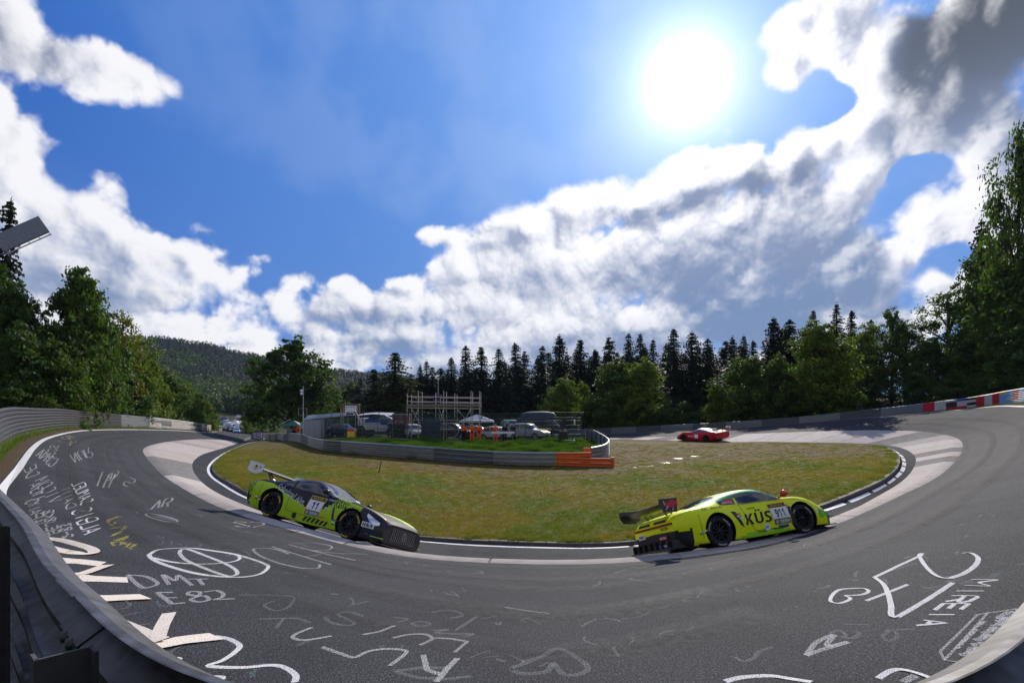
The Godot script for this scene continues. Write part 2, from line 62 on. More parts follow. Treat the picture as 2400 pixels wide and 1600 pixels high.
const TERRAIN := [12.9,12.3,11.7,11.1,10.4,9.7,9,8.4,7.7,7,6.4,5.8,5.2,4.6,4.1,3.7,3.3,2.9,2.6,2.4,2.1,1.9,1.8,1.6,1.6,1.6,1.6,1.7,1.9,2.2,2.5,2.8,3.2,3.6,3.9,4.2,4.5,4.8,5.1,5.3,5.6,5.9,6.1,6.4,6.6,6.8,7.1,7.3,7.5,7.7,7.9,12.9,12.3,11.7,11.1,10.4,9.7,9,8.4,7.7,7,6.4,5.8,5.2,4.6,4.1,3.6,3.2,2.9,2.6,2.4,2.2,2,1.7,1.6,1.5,1.5,1.6,1.8,2.1,2.4,2.8,3.2,3.6,4,4.3,4.6,4.9,5.2,5.4,5.7,5.9,6.2,6.5,6.7,7,7.2,7.4,7.6,7.9,8.1,8.2,12.9,12.3,11.7,11.1,10.4,9.7,9,8.4,7.7,7,6.4,5.8,5.2,4.6,4.1,3.6,3.2,2.9,2.7,2.5,2.3,2,1.8,1.5,1.4,1.4,1.6,1.9,2.4,2.8,3.3,3.8,4.2,4.5,4.8,5,5.3,5.5,5.8,6,6.3,6.6,6.8,7.1,7.3,7.5,7.8,8,8.2,8.4,8.6,12.9,12.3,11.7,11,10.4,9.7,9,8.4,7.7,7.1,6.4,5.8,5.2,4.6,4.1,3.7,3.3,3,2.8,2.6,2.5,2.2,1.9,1.6,1.4,1.3,1.5,2.1,2.8,3.4,4,4.4,4.8,5.1,5.3,5.5,5.7,5.9,6.2,6.4,6.6,6.9,7.2,7.4,7.7,7.9,8.1,8.3,8.6,8.8,8.9,12.9,12.3,11.6,11,10.3,9.7,9,8.4,7.7,7.1,6.5,5.9,5.3,4.7,4.2,3.7,3.3,3.1,2.9,2.9,2.8,2.6,2.2,1.7,1,0.7,1,2.3,3.3,4.1,4.7,5.2,5.4,5.6,5.8,5.9,6.1,6.3,6.5,6.7,7,7.2,7.5,7.8,8,8.3,8.5,8.7,8.9,9.1,9.3,12.9,12.2,11.6,11,10.3,9.7,9,8.4,7.8,7.2,6.6,6,5.4,4.9,4.3,3.9,3.5,3.2,3.1,3.2,3.2,3.1,2.8,0.9,-0.2,-0.4,-0.3,0.8,4,4.9,5.5,5.9,6.1,6.1,6.2,6.3,6.5,6.6,6.8,7.1,7.3,7.6,7.8,8.1,8.4,8.6,8.8,9.1,9.3,9.5,9.6,12.9,12.2,11.6,10.9,10.3,9.7,9,8.4,7.8,7.3,6.7,6.1,5.6,5.1,4.5,4.1,3.7,3.4,3.4,3.5,3.7,3.7,1.5,-0.4,-1.7,-1.7,-1.7,-1.2,1.1,5.5,6.1,6.4,6.6,6.6,6.6,6.6,6.8,6.9,7.1,7.4,7.6,7.9,8.2,8.4,8.7,8.9,9.2,9.4,9.6,9.8,10,12.9,12.2,11.6,10.9,10.3,9.7,9.1,8.5,7.9,7.4,6.8,6.3,5.8,5.3,4.8,4.4,4,3.8,3.8,4,4.1,4,0.1,-1.5,-1.7,-2.7,-2,-1.6,-0.8,1.6,6.4,6.8,6.9,6.8,6.8,6.9,7,7.2,7.4,7.7,7.9,8.2,8.5,8.8,9,9.3,9.5,9.7,10,10.1,10.3,12.9,12.2,11.6,10.9,10.3,9.7,9.1,8.6,8,7.5,7,6.5,6.1,5.6,5.2,4.8,4.5,4.3,4.3,4.3,4.3,1,-0.1,-1.4,-2.8,-3.8,-3.5,-1.8,-0.8,-0.2,2.2,6.8,7,7,7,7.1,7.3,7.4,7.7,7.9,8.2,8.5,8.8,9.1,9.3,9.6,9.9,10.1,10.3,10.5,10.6,12.9,12.3,11.6,11,10.3,9.7,9.2,8.6,8.2,7.7,7.2,6.8,6.4,5.9,5.5,5.1,4.8,4.6,4.6,4.5,1.8,0,-0.3,-2,-3.1,-3.4,-3.2,-2.6,-1.1,-0.2,0.5,3.3,7,7.1,7.2,7.3,7.4,7.6,7.9,8.2,8.5,8.8,9.1,9.4,9.6,9.9,10.2,10.4,10.6,10.8,10.9,12.9,12.3,11.6,11,10.4,9.8,9.2,8.7,8.3,7.9,7.5,7.1,6.6,6.2,5.8,5.4,5.1,4.8,4.6,4.4,0.6,-0.1,-1.2,-2.4,-2.7,-2.3,-2,-2.3,-1.8,0,0.3,1.7,6.7,7,7.2,7.4,7.6,7.8,8.1,8.4,8.7,9,9.3,9.6,9.9,10.2,10.5,10.7,10.9,11.1,11.2,13,12.4,11.7,11.1,10.5,9.9,9.3,8.9,8.5,8.1,7.7,7.3,6.9,6.5,6.1,5.7,5.2,4.8,4.4,1.8,-0.2,-0.4,-1.9,-2.4,-2.1,-1.5,-1.3,-1.6,-1.6,-0.4,0.5,1.4,4,6.9,7.2,7.4,7.7,7.9,8.3,8.6,8.9,9.2,9.6,9.9,10.2,10.5,10.7,11,11.2,11.3,11.4,13.1,12.4,11.8,11.2,10.6,10,9.4,9,8.6,8.3,8,7.6,7.2,6.7,6.3,5.8,5.3,4.6,4,0.7,-0.3,-1.1,-2.2,-2.1,-1.6,-1.1,-1.1,-1.2,-1.1,-0.3,0.7,1.9,3.6,6.7,7.1,7.5,7.8,8.1,8.4,8.8,9.1,9.5,9.8,10.1,10.4,10.7,11,11.2,11.4,11.5,11.6,13.2,12.5,11.9,11.3,10.7,10.1,9.6,9.2,8.9,8.6,8.2,7.8,7.4,6.9,6.4,5.8,5.2,4.4,3.6,-0.1,-0.4,-1.6,-2,-1.6,-1.1,-1.1,-1.3,-1.2,-0.8,-0.1,1.1,2.5,3.5,6.5,7.1,7.6,7.9,8.3,8.6,9,9.3,9.7,10,10.3,10.6,10.9,11.1,11.4,11.6,11.7,11.8,13.3,12.7,12,11.5,10.9,10.3,9.9,9.5,9.1,8.8,8.5,8.1,7.6,7,6.4,5.7,5,4.2,1.3,-0.5,-1,-2.1,-1.7,-1.3,-1.2,-1.5,-1.8,-1.4,-0.7,0.1,1.7,2.4,5.7,6.6,7.2,7.7,8.1,8.5,8.9,9.2,9.5,9.9,10.2,10.5,10.8,11,11.3,11.5,11.7,11.8,11.9,13.4,12.8,12.2,11.6,11.1,10.6,10.1,9.7,9.4,9,8.7,8.3,7.7,7.1,6.4,5.6,4.8,3.9,0.3,-0.7,-1.3,-1.8,-1.3,-1.3,-1.6,-1.9,-1.8,-1.2,0.4,1.1,1.7,4.8,5.9,6.7,7.5,8,8.4,8.8,9.1,9.4,9.7,10,10.3,10.6,10.9,11.1,11.4,11.6,11.8,11.9,12,13.5,12.9,12.3,11.7,11.2,10.7,10.3,9.9,9.5,9.2,8.8,8.4,7.8,7.1,6.2,5.3,4.4,3.5,-0.8,-0.9,-1.9,-2,-1.7,-1.7,-2.1,-2.2,-1.8,-0.3,0.4,1.3,3.8,4.9,6,7,7.7,8.2,8.6,9,9.3,9.6,9.9,10.2,10.4,10.7,11,11.2,11.4,11.6,11.8,12,12.1,13.6,13,12.4,11.8,11.3,10.8,10.4,10,9.6,9.3,8.9,8.4,7.8,7,6,4.9,3.9,0.2,-1,-1.7,-2.5,-2.4,-2.2,-2.2,-2.3,-2.2,-1.8,-0.3,0.6,2.7,3.6,4.8,6.1,7.1,7.8,8.3,8.7,9.1,9.4,9.7,10,10.3,10.5,10.8,11,11.3,11.5,11.7,11.8,12,12.1,13.6,13,12.5,11.9,11.4,10.9,10.4,10,9.6,9.2,8.8,8.3,7.7,6.8,5.6,4.4,3.3,-1,-1.1,-1.9,-2.4,-2.4,-2.3,-2.4,-2.4,-2.3,-0.5,-0.1,1.7,2.4,3.3,4.6,5.9,7,7.8,8.3,8.7,9.1,9.4,9.7,10,10.3,10.6,10.8,11,11.3,11.5,11.7,11.8,12,12.1,13.7,13,12.5,11.9,11.3,10.8,10.3,9.8,9.4,8.9,8.5,8,7.3,6.3,5.1,3.8,0.1,-1.2,-1.8,-2,-2,-2.1,-2.2,-2.3,-2.5,-0.5,-0.5,0.8,1.4,2.2,3,4.2,5.5,6.6,7.5,8.1,8.6,9,9.4,9.7,10,10.3,10.5,10.8,11,11.2,11.4,11.6,11.8,12,12.1,13.6,13,12.4,11.8,11.2,10.6,10.1,9.5,9,8.5,7.9,7.3,6.6,5.6,4.4,3.3,-0.7,-1.4,-2.7,-2.2,-1.6,-1.8,-2,-2.2,-0.5,-0.5,-0.5,0.7,1.3,2,2.9,4,5.1,6.2,7.1,7.8,8.4,8.9,9.3,9.6,9.9,10.2,10.5,10.8,11,11.2,11.4,11.6,11.8,11.9,12.1,13.6,13,12.3,11.7,11,10.4,9.7,9.1,8.5,7.9,7.2,6.5,5.7,4.7,3.7,-0.1,-1.4,-2,-2.7,-2.3,-1.8,-1.7,0.6,0.3,0.1,0.1,0.2,0.6,1.2,1.9,2.8,3.8,4.9,5.9,6.8,7.5,8.1,8.7,9.1,9.5,9.8,10.1,10.4,10.7,10.9,11.1,11.3,11.5,11.7,11.9,12.1,13.5,12.8,12.2,11.5,10.8,10.1,9.3,8.6,7.9,7.2,6.4,5.6,4.7,3.8,2.8,-0.8,-1.6,-2.3,-2.5,-2.2,-1.9,0.7,0.5,0.3,0.1,0.1,0.3,0.6,1.2,1.9,2.7,3.6,4.6,5.6,6.4,7.2,7.9,8.4,8.9,9.3,9.7,10,10.3,10.6,10.8,11.1,11.3,11.5,11.6,11.8,12,13.4,12.7,12,11.2,10.5,9.7,8.9,8.1,7.3,6.5,5.6,4.7,3.8,2.8,-0.4,-1.7,-2.5,-2.9,-2.6,0.3,0.6,0.4,0.2,0.1,0,0.1,0.3,0.7,1.2,1.9,2.7,3.5,4.4,5.3,6.2,6.9,7.6,8.2,8.7,9.2,9.6,9.9,10.2,10.5,10.7,11,11.2,11.4,11.6,11.8,12,13.2,12.5,11.7,10.9,10.1,9.2,8.4,7.5,6.6,5.7,4.8,3.8,2.9,2,-1,-2.5,-3.5,-3.6,-1.7,0,0.2,0.1,-0.1,-0.2,-0.2,0,0.3,0.7,1.2,1.9,2.6,3.4,4.3,5.2,6,6.7,7.4,8,8.6,9,9.5,9.8,10.1,10.4,10.7,10.9,11.1,11.3,11.5,11.7,11.9,13,12.2,11.4,10.6,9.7,8.8,7.9,6.9,6,5,4.1,3.1,2.2,-0.6,-1.2,-3.1,-1.7,-1.7,-1.3,-0.7,-0.4,-0.4,-0.5,-0.5,-0.3,-0.1,0.2,0.6,1.2,1.8,2.6,3.4,4.2,5,5.8,6.6,7.2,7.9,8.4,8.9,9.3,9.7,10,10.3,10.6,10.8,11,11.2,11.4,11.7,11.9,12.8,12,11.1,10.2,9.3,8.3,7.3,6.4,5.4,4.4,3.4,2.5,1.6,-0.7,-1.1,-1.5,-2,-2.2,-1.9,-1.5,-1.2,-1,-0.9,-0.7,-0.5,-0.2,0.1,0.6,1.2,1.8,2.6,3.3,4.1,4.9,5.7,6.4,7.1,7.8,8.3,8.8,9.3,9.7,10,10.3,10.5,10.8,11,11.2,11.4,11.6,11.8,12.6,11.7,10.8,9.8,8.8,7.8,6.8,5.8,4.8,3.8,2.8,1.9,1,-0.6,-1.1,-2.2,-2.7,-2.8,-2.5,-2.2,-1.8,-1.5,-1.3,-1,-0.7,-0.4,0.1,0.6,1.2,1.8,2.5,3.3,4.1,4.9,5.6,6.4,7,7.7,8.3,8.8,9.2,9.6,10,10.3,10.5,10.7,10.9,11.1,11.4,11.6,11.8,12.3,11.4,10.4,9.4,8.4,7.4,6.3,5.3,4.3,3.2,2.2,1.3,0.3,-0.7,-1.9,-2.7,-3.1,-3.2,-3,-2.7,-2.4,-2,-1.7,-1.3,-0.9,-0.5,0,0.5,1.2,1.8,2.5,3.3,4.1,4.8,5.6,6.3,7,7.7,8.2,8.8,9.2,9.6,10,10.3,10.5,10.7,10.9,11.1,11.4,11.6,11.8,12.1,11.2,10.1,9.1,8,6.9,5.9,4.8,3.8,2.7,1.7,0.7,-0.3,-1.3,-2.3,-3,-3.4,-3.5,-3.4,-3.1,-2.7,-2.4,-2,-1.5,-1.1,-0.6,-0.1,0.5,1.2,1.8,2.6,3.3,4.1,4.9,5.6,6.3,7,7.7,8.3,8.8,9.3,9.7,10,10.3,10.6,10.8,11,11.2,11.4,11.7,11.9,12,10.9,9.9,8.8,7.7,6.6,5.5,4.4,3.4,2.3,1.3,0.3,-0.7,-1.7,-2.5,-3.1,-3.5,-3.7,-3.6,-3.3,-3,-2.6,-2.2,-1.7,-1.2,-0.7,-0.1,0.5,1.2,1.9,2.6,3.4,4.1,4.9,5.7,6.4,7.1,7.7,8.3,8.9,9.4,9.8,10.2,10.5,10.7,10.9,11.1,11.3,11.5,11.8,12,11.8,10.8,9.7,8.5,7.4,6.2,5.1,4.1,3,2.1,1.1,0.1,-0.9,-1.8,-2.6,-3.2,-3.6,-3.7,-3.6,-3.4,-3.1,-2.7,-2.3,-1.8,-1.3,-0.7,-0.1,0.5,1.2,1.9,2.7,3.4,4.2,5,5.7,6.5,7.2,7.8,8.5,9,9.5,10,10.3,10.7,10.9,11.1,11.3,11.5,11.7,12,12.2,11.7,10.6,9.5,8.3,7.1,5.9,4.8,3.8,2.8,1.9,1,0,-0.9,-1.8,-2.6,-3.1,-3.5,-3.7,-3.6,-3.4,-3.2,-2.8,-2.3,-1.8,-1.3,-0.7,-0.1,0.6,1.3,2,2.8,3.5,4.3,5.1,5.8,6.6,7.3,8,8.6,9.2,9.7,10.2,10.6,10.9,11.2,11.4,11.6,11.8,12,12.2,12.4,11.7,10.6,9.4,8.1,6.8,5.6,4.5,3.5,2.7,1.9,1.1,0.1,-0.8,-1.7,-2.4,-3,-3.4,-3.5,-3.5,-3.4,-3.1,-2.7,-2.3,-1.8,-1.2,-0.6,0,0.7,1.4,2.2,2.9,3.7,4.5,5.2,6,6.7,7.5,8.2,8.8,9.4,9.9,10.4,10.8,11.2,11.5,11.7,11.9,12.1,12.3,12.5,12.7,11.6,10.5,9.3,8,6.7,5.3,4.2,3.3,2.6,2.1,1.3,0.4,-0.6,-1.5,-2.3,-2.8,-3.2,-3.3,-3.3,-3.2,-2.9,-2.6,-2.1,-1.6,-1.1,-0.5,0.2,0.9,1.6,2.3,3.1,3.8,4.6,5.4,6.2,6.9,7.6,8.3,9,9.6,10.2,10.7,11.1,11.5,11.8,12,12.2,12.4,12.6,12.8,13,11.7,10.6,9.4,8,6.6,5.1,3.8,3,2.6,2.4,1.8,0.8,-0.3,-1.3,-2,-2.6,-2.9,-3.1,-3.1,-3,-2.7,-2.4,-1.9,-1.4,-0.9,-0.3,0.4,1,1.8,2.5,3.2,4,4.8,5.6,6.3,7.1,7.8,8.6,9.2,9.9,10.5,11,11.4,11.8,12.1,12.4,12.6,12.7,12.9,13.1,13.3,11.7,10.6,9.5,8.1,6.5,5,3.6,2.7,2.7,2.9,2.4,1.3,0,-1,-1.8,-2.3,-2.6,-2.8,-2.8,-2.6,-2.4,-2.1,-1.7,-1.2,-0.6,0,0.6,1.3,2,2.7,3.5,4.2,5,5.8,6.5,7.3,8.1,8.8,9.5,10.1,10.7,11.3,11.8,12.1,12.4,12.7,12.9,13.1,13.2,13.4,13.5,11.7,10.7,9.5,8.2,6.6,5,3.5,2.6,2.8,3.4,2.8,1.6,0.4,-0.7,-1.4,-1.9,-2.2,-2.4,-2.4,-2.3,-2.1,-1.7,-1.3,-0.9,-0.3,0.2,0.9,1.5,2.2,2.9,3.7,4.4,5.2,6,6.8,7.5,8.3,9,9.7,10.4,11,11.6,12.1,12.5,12.7,13,13.2,13.3,13.5,13.7,13.8,11.7,10.6,9.5,8.2,6.7,5.2,3.9,3.1,3.1,3.3,2.8,1.9,0.8,-0.2,-0.9,-1.4,-1.7,-1.9,-1.9,-1.8,-1.6,-1.3,-1,-0.5,0,0.6,1.2,1.8,2.5,3.2,3.9,4.7,5.4,6.2,7,7.7,8.5,9.2,9.9,10.6,11.2,11.8,12.3,12.7,13,13.2,13.4,13.6,13.8,13.9,14.1]

const CHALK := [[0,0.075,36.31,0.331,36.18,0.364,36.17,0.396,36.31,0.461,36.63,0.505,36.91,0.532,37.27,0.540,37.49,0.538,37.62,0.525,37.74,0.478,37.74,0.442,37.66,0.410,37.47,0.375,37.18,0.344,36.78,0.325,36.50,0.322,36.31,0.331],
[0,0.06,36.44,0.329,36.72,0.350,36.96,0.391,37.12,0.448,37.15,0.494,37.06,0.522,36.94,0.531,36.81,0.524],
[0,0.07,36.31,0.427,36.47,0.403,36.74,0.386,37.01,0.385,37.37,0.389,37.56,0.398,37.57,0.421,37.42,0.441,37.13,0.451,36.69,0.451,36.35,0.447,36.31,0.427],
[3,0.2,34.98,0.147,35.03,0.167,35.18,0.193,35.41,0.213,35.68,0.230,35.85,0.230,35.90,0.219,35.82,0.199,35.67,0.176,35.47,0.157,35.24,0.150,35.05,0.147],
[3,0.26,35.87,0.131,36.14,0.179,36.38,0.215],
[3,0.24,36.41,0.217,36.54,0.164,36.50,0.136],
[3,0.28,36.48,0.124,36.74,0.165,37.00,0.218],
[3,0.3,37.15,0.113,37.33,0.158,37.51,0.208],
[3,0.3,37.61,0.113,38.07,0.134,38.35,0.146],
[3,0.17,37.97,0.203,38.14,0.175,38.33,0.149],
[3,0.26,38.26,0.108,38.35,0.130,38.40,0.151,38.48,0.180,38.62,0.216],
[0,0.055,38.61,0.215,38.73,0.224,38.88,0.223,38.93,0.207,38.94,0.186,38.92,0.169,39.14,0.194,39.33,0.223,39.47,0.229,39.59,0.226,39.64,0.216],
[0,0.045,38.44,0.116,38.66,0.152,38.68,0.138,38.70,0.123,38.92,0.144,39.11,0.167,39.12,0.156],
[1,0.05,36.85,0.230,37.26,0.222,37.31,0.240,37.25,0.256,37.01,0.255,36.85,0.230],
[1,0.05,37.37,0.269,37.06,0.288,37.31,0.290,37.18,0.312,37.54,0.302],
[1,0.05,37.35,0.316,37.49,0.350],
[1,0.05,37.42,0.333,37.61,0.321],
[1,0.055,37.58,0.255,37.48,0.232,37.82,0.227,37.88,0.247],
[1,0.05,37.65,0.229,37.72,0.248],
[1,0.05,37.83,0.280,37.72,0.271,37.68,0.282,37.75,0.294,37.83,0.280,37.85,0.262,37.95,0.266,37.98,0.284,37.88,0.291,37.83,0.280],
[1,0.05,37.78,0.301,37.83,0.323,37.95,0.323,38.02,0.309,38.01,0.294,38.14,0.325],
[2,0.03,37.42,0.120,37.56,0.142,37.63,0.163,37.58,0.175,37.48,0.174],
[2,0.03,37.60,0.124,37.78,0.137,37.95,0.139,38.05,0.169],
[2,0.03,37.79,0.176,37.76,0.153,37.76,0.138,37.95,0.139],
[1,0.05,38.04,0.669,38.13,0.632,37.96,0.596,37.59,0.579,37.19,0.585,36.89,0.613,36.85,0.642,37.05,0.687,37.36,0.683],
[1,0.045,36.90,0.705,38.17,0.697],
[1,0.045,36.97,0.781,38.33,0.807],
[1,0.04,37.63,0.696,37.71,0.779],
[1,0.045,36.94,0.809,37.13,0.887,37.40,0.924,37.57,0.901,37.61,0.843,37.48,0.794,37.86,0.844,38.29,0.934],
[2,0.04,38.09,0.341,38.28,0.378,38.55,0.415,38.68,0.382,38.70,0.356,38.64,0.340,38.48,0.344,38.48,0.371],
[2,0.045,39.17,0.382,39.31,0.371,39.50,0.379,39.54,0.394,39.37,0.402,39.26,0.407,39.34,0.430,39.55,0.428],
[2,0.04,38.66,0.298,38.83,0.328,38.96,0.346,39.12,0.347],
[2,0.04,38.84,0.328,38.92,0.294],
[1,0.045,39.20,0.335,39.15,0.301,39.18,0.290,39.30,0.297,39.48,0.333],
[2,0.04,39.48,0.333,39.35,0.305,39.30,0.278],
[1,0.045,39.52,0.298,39.72,0.300,39.89,0.303,39.96,0.327,40.10,0.347,40.26,0.357,40.31,0.351,40.25,0.311],
[1,0.045,39.76,0.367,39.89,0.392,39.98,0.425],
[1,0.045,40.07,0.382,40.21,0.407,40.37,0.420,40.47,0.411,40.39,0.383],
[1,0.04,40.49,0.416,40.66,0.424,40.84,0.424,40.76,0.384],
[2,0.06,40.32,0.303,40.56,0.331,40.78,0.342],
[1,0.055,40.48,0.359,40.59,0.327,40.73,0.324],
[1,0.06,40.81,0.370,40.76,0.341,40.72,0.307],
[2,0.05,40.34,0.304,40.55,0.305,40.80,0.318,40.98,0.332],
[2,0.06,41.29,0.360,41.52,0.391,41.69,0.418,41.84,0.387,41.90,0.360,41.81,0.346,41.69,0.349,41.63,0.376,41.57,0.355,41.39,0.348,41.30,0.354],
[1,0.025,41.13,0.590,41.67,0.562],
[2,0.04,39.89,0.457,40.07,0.464,39.98,0.440],
[2,0.04,40.13,0.446,40.22,0.464,40.35,0.462,40.26,0.445,40.13,0.446],
[2,0.05,40.66,0.455,40.84,0.531],
[2,0.05,40.43,0.440,40.58,0.454,40.48,0.434,40.86,0.453,40.79,0.440],
[2,0.05,40.27,0.514,40.45,0.540,40.60,0.536,40.65,0.521,40.53,0.502],
[0,0.07,46.30,0.286,46.32,0.270,46.21,0.251,46.08,0.240,45.87,0.233,45.61,0.235,45.45,0.249,45.49,0.274,45.77,0.320,46.12,0.364,46.22,0.365],
[0,0.05,46.18,0.363,45.69,0.368,45.19,0.367],
[0,0.07,45.19,0.367,45.04,0.329,44.84,0.296,44.60,0.262,44.43,0.242,44.43,0.233],
[0,0.055,44.43,0.233,44.88,0.232,45.34,0.232],
[0,0.04,45.13,0.292,44.57,0.305],
[0,0.04,44.61,0.339,44.57,0.347,44.54,0.332,44.44,0.329,44.37,0.335,44.38,0.351,44.53,0.369,44.67,0.376,44.77,0.362,44.83,0.345,44.79,0.329,44.69,0.327,44.61,0.339],
[0,0.035,45.48,0.213,45.55,0.179,45.43,0.198,45.38,0.181,45.32,0.212],
[0,0.035,45.16,0.213,45.25,0.180],
[0,0.035,45.04,0.211,45.12,0.181,45.02,0.181,44.98,0.184,44.94,0.193,45.09,0.195],
[0,0.035,45.01,0.193,44.90,0.208],
[0,0.035,44.81,0.180,44.95,0.179,44.85,0.207,44.70,0.206],
[0,0.035,44.89,0.194,44.78,0.194],
[0,0.035,44.60,0.205,44.70,0.179],
[0,0.035,44.49,0.202,44.54,0.176,44.38,0.201],
[0,0.035,44.50,0.193,44.45,0.193],
[0,0.06,42.82,0.265,42.96,0.260,43.12,0.245,43.21,0.227,43.29,0.209],
[0,0.05,43.62,0.168,43.74,0.167,43.80,0.160,43.83,0.143,43.83,0.126],
[1,0.06,43.80,0.145,43.69,0.148],
[1,0.05,43.49,0.250,43.68,0.264,43.86,0.262,43.69,0.249,43.85,0.237,43.63,0.247,43.49,0.250],
[2,0.04,43.85,0.256,43.86,0.268,43.94,0.266,43.92,0.252,43.87,0.248,43.93,0.239,44.01,0.242,44.02,0.251],
[2,0.04,43.06,0.303,43.08,0.288,43.17,0.286,43.26,0.295,43.39,0.293],
[2,0.03,44.17,0.223,44.32,0.198],
[2,0.03,44.19,0.218,44.08,0.216,44.05,0.203,44.15,0.203,44.20,0.214],
[2,0.03,44.05,0.276,44.17,0.249],
[1,0.02,44.14,0.150,44.78,0.157],
[1,0.02,44.78,0.157,45.01,0.125],
[1,0.02,45.01,0.125,44.83,0.117],
[1,0.02,44.83,0.117,44.13,0.113],
[1,0.02,44.13,0.113,44.06,0.139],
[1,0.02,44.06,0.139,44.14,0.150],
[1,0.02,44.06,0.139,44.86,0.149],
[1,0.05,44.17,0.132,44.25,0.123],
[1,0.05,44.25,0.123,44.32,0.123],
[1,0.05,44.32,0.123,44.33,0.125],
[1,0.05,44.33,0.125,44.30,0.128],
[1,0.05,44.30,0.128,44.21,0.127],
[1,0.05,44.33,0.132,44.41,0.123],
[1,0.05,44.40,0.133,44.53,0.123],
[1,0.05,44.53,0.123,44.50,0.133],
[1,0.05,44.45,0.129,44.50,0.129],
[1,0.05,44.52,0.133,44.65,0.123],
[1,0.05,44.65,0.123,44.63,0.133],
[1,0.05,44.57,0.129,44.63,0.129],
[1,0.05,44.65,0.133,44.73,0.122],
[1,0.05,44.73,0.122,44.81,0.122],
[1,0.05,44.81,0.122,44.83,0.124],
[1,0.05,44.83,0.124,44.80,0.127],
[1,0.05,44.80,0.127,44.69,0.128],
[1,0.05,44.74,0.128,44.76,0.133],
[1,0.05,44.78,0.133,44.86,0.122],
[1,0.05,44.86,0.122,44.92,0.121],
[1,0.05,44.92,0.121,44.95,0.125],
[1,0.05,44.95,0.125,44.93,0.129],
[1,0.05,44.93,0.129,44.84,0.133],
[1,0.05,44.84,0.133,44.78,0.133],
[1,0.016,44.27,0.140,44.27,0.139,44.26,0.139,44.24,0.139,44.24,0.140,44.25,0.141,44.25,0.141,44.24,0.141,44.22,0.141,44.22,0.141],
[1,0.016,44.29,0.139,44.32,0.140],
[1,0.016,44.31,0.140,44.27,0.142],
[1,0.016,44.30,0.142,44.34,0.140,44.36,0.140,44.36,0.140,44.35,0.141,44.32,0.141],
[1,0.016,44.33,0.141,44.33,0.142],
[1,0.016,44.41,0.140,44.38,0.140,44.34,0.142,44.38,0.143],
[1,0.016,44.36,0.141,44.39,0.141],
[1,0.016,44.47,0.141,44.43,0.141,44.39,0.143,44.42,0.143],
[1,0.016,44.41,0.142,44.43,0.142],
[1,0.016,44.47,0.141,44.51,0.141],
[1,0.016,44.49,0.141,44.45,0.143],
[1,0.016,44.55,0.142,44.55,0.141,44.53,0.141,44.51,0.142,44.49,0.143,44.49,0.144,44.51,0.144,44.53,0.143],
[1,0.016,44.57,0.142,44.53,0.144,44.57,0.144],
[1,0.016,44.62,0.142,44.59,0.144,44.59,0.144,44.61,0.145,44.62,0.144,44.66,0.142],
[1,0.016,44.63,0.145,44.67,0.142,44.70,0.142,44.70,0.143,44.68,0.144,44.65,0.144],
[1,0.016,44.68,0.144,44.68,0.144,44.66,0.145,44.63,0.145],
[0,0.035,35.05,0.266,34.75,0.333,34.86,0.272],
[0,0.035,34.95,0.285,34.83,0.292],
[0,0.035,34.55,0.342,34.78,0.278,34.57,0.286],
[0,0.035,34.50,0.285,34.25,0.356,34.08,0.362,34.10,0.337,34.20,0.325,34.37,0.319],
[0,0.035,34.19,0.326,34.18,0.315,34.33,0.289,34.49,0.285],
[0,0.035,34.08,0.298,33.76,0.373],
[0,0.035,33.32,0.374,33.32,0.385,33.48,0.380,33.60,0.367,33.60,0.354,33.55,0.336,33.55,0.322,33.68,0.308,33.81,0.305,33.84,0.316],
[1,0.035,35.07,0.154,34.97,0.183,34.81,0.189,34.84,0.178,34.90,0.171,35.03,0.167],
[1,0.035,34.89,0.172,34.86,0.169,34.94,0.157,35.09,0.152],
[1,0.035,34.51,0.198,34.71,0.192,34.85,0.159,34.64,0.166],
[1,0.035,34.78,0.175,34.64,0.180],
[1,0.035,34.23,0.206,34.36,0.177,34.44,0.170,34.54,0.167,34.56,0.173],
[1,0.035,34.32,0.173,34.04,0.211,34.11,0.179],
[1,0.035,34.21,0.187,34.10,0.189],
[1,0.035,34.04,0.180,33.84,0.217,33.66,0.218,33.64,0.213,33.72,0.201,33.96,0.196],
[1,0.035,33.81,0.201,33.82,0.184],
[1,0.035,33.75,0.185,33.42,0.223,33.53,0.186],
[1,0.035,33.63,0.197,33.50,0.198],
[1,0.035,33.44,0.189,33.19,0.226,33.17,0.192,32.92,0.229],
[1,0.035,32.75,0.231,32.94,0.216,32.99,0.205,33.02,0.192,32.91,0.190,32.74,0.205,32.61,0.220,32.60,0.233,32.72,0.232],
[1,0.03,34.89,0.187,34.81,0.215,34.69,0.220,34.68,0.211,34.73,0.206,34.84,0.202],
[1,0.03,34.74,0.204,34.71,0.201,34.78,0.191,34.89,0.187],
[1,0.03,34.42,0.231,34.60,0.223,34.69,0.194,34.53,0.197],
[1,0.03,34.65,0.208,34.52,0.212],
[1,0.03,34.19,0.237,34.28,0.211,34.35,0.204,34.43,0.202,34.46,0.204],
[1,0.03,34.08,0.228,34.15,0.234,34.07,0.240,33.97,0.246,33.96,0.240,34.10,0.225,34.04,0.217,34.10,0.212,34.20,0.210,34.20,0.215,34.07,0.229],
[1,0.03,34.00,0.214,33.88,0.247],
[1,0.03,33.67,0.252,33.94,0.230,33.80,0.218],
[1,0.03,33.57,0.237,33.63,0.249,33.54,0.255,33.44,0.259,33.44,0.249,33.57,0.238,33.53,0.229,33.60,0.224,33.69,0.222,33.72,0.227,33.58,0.238],
[1,0.03,35.09,0.231,35.03,0.238,34.98,0.240,34.95,0.239,34.98,0.228,35.15,0.208,35.02,0.214],
[1,0.03,34.95,0.229,34.81,0.235],
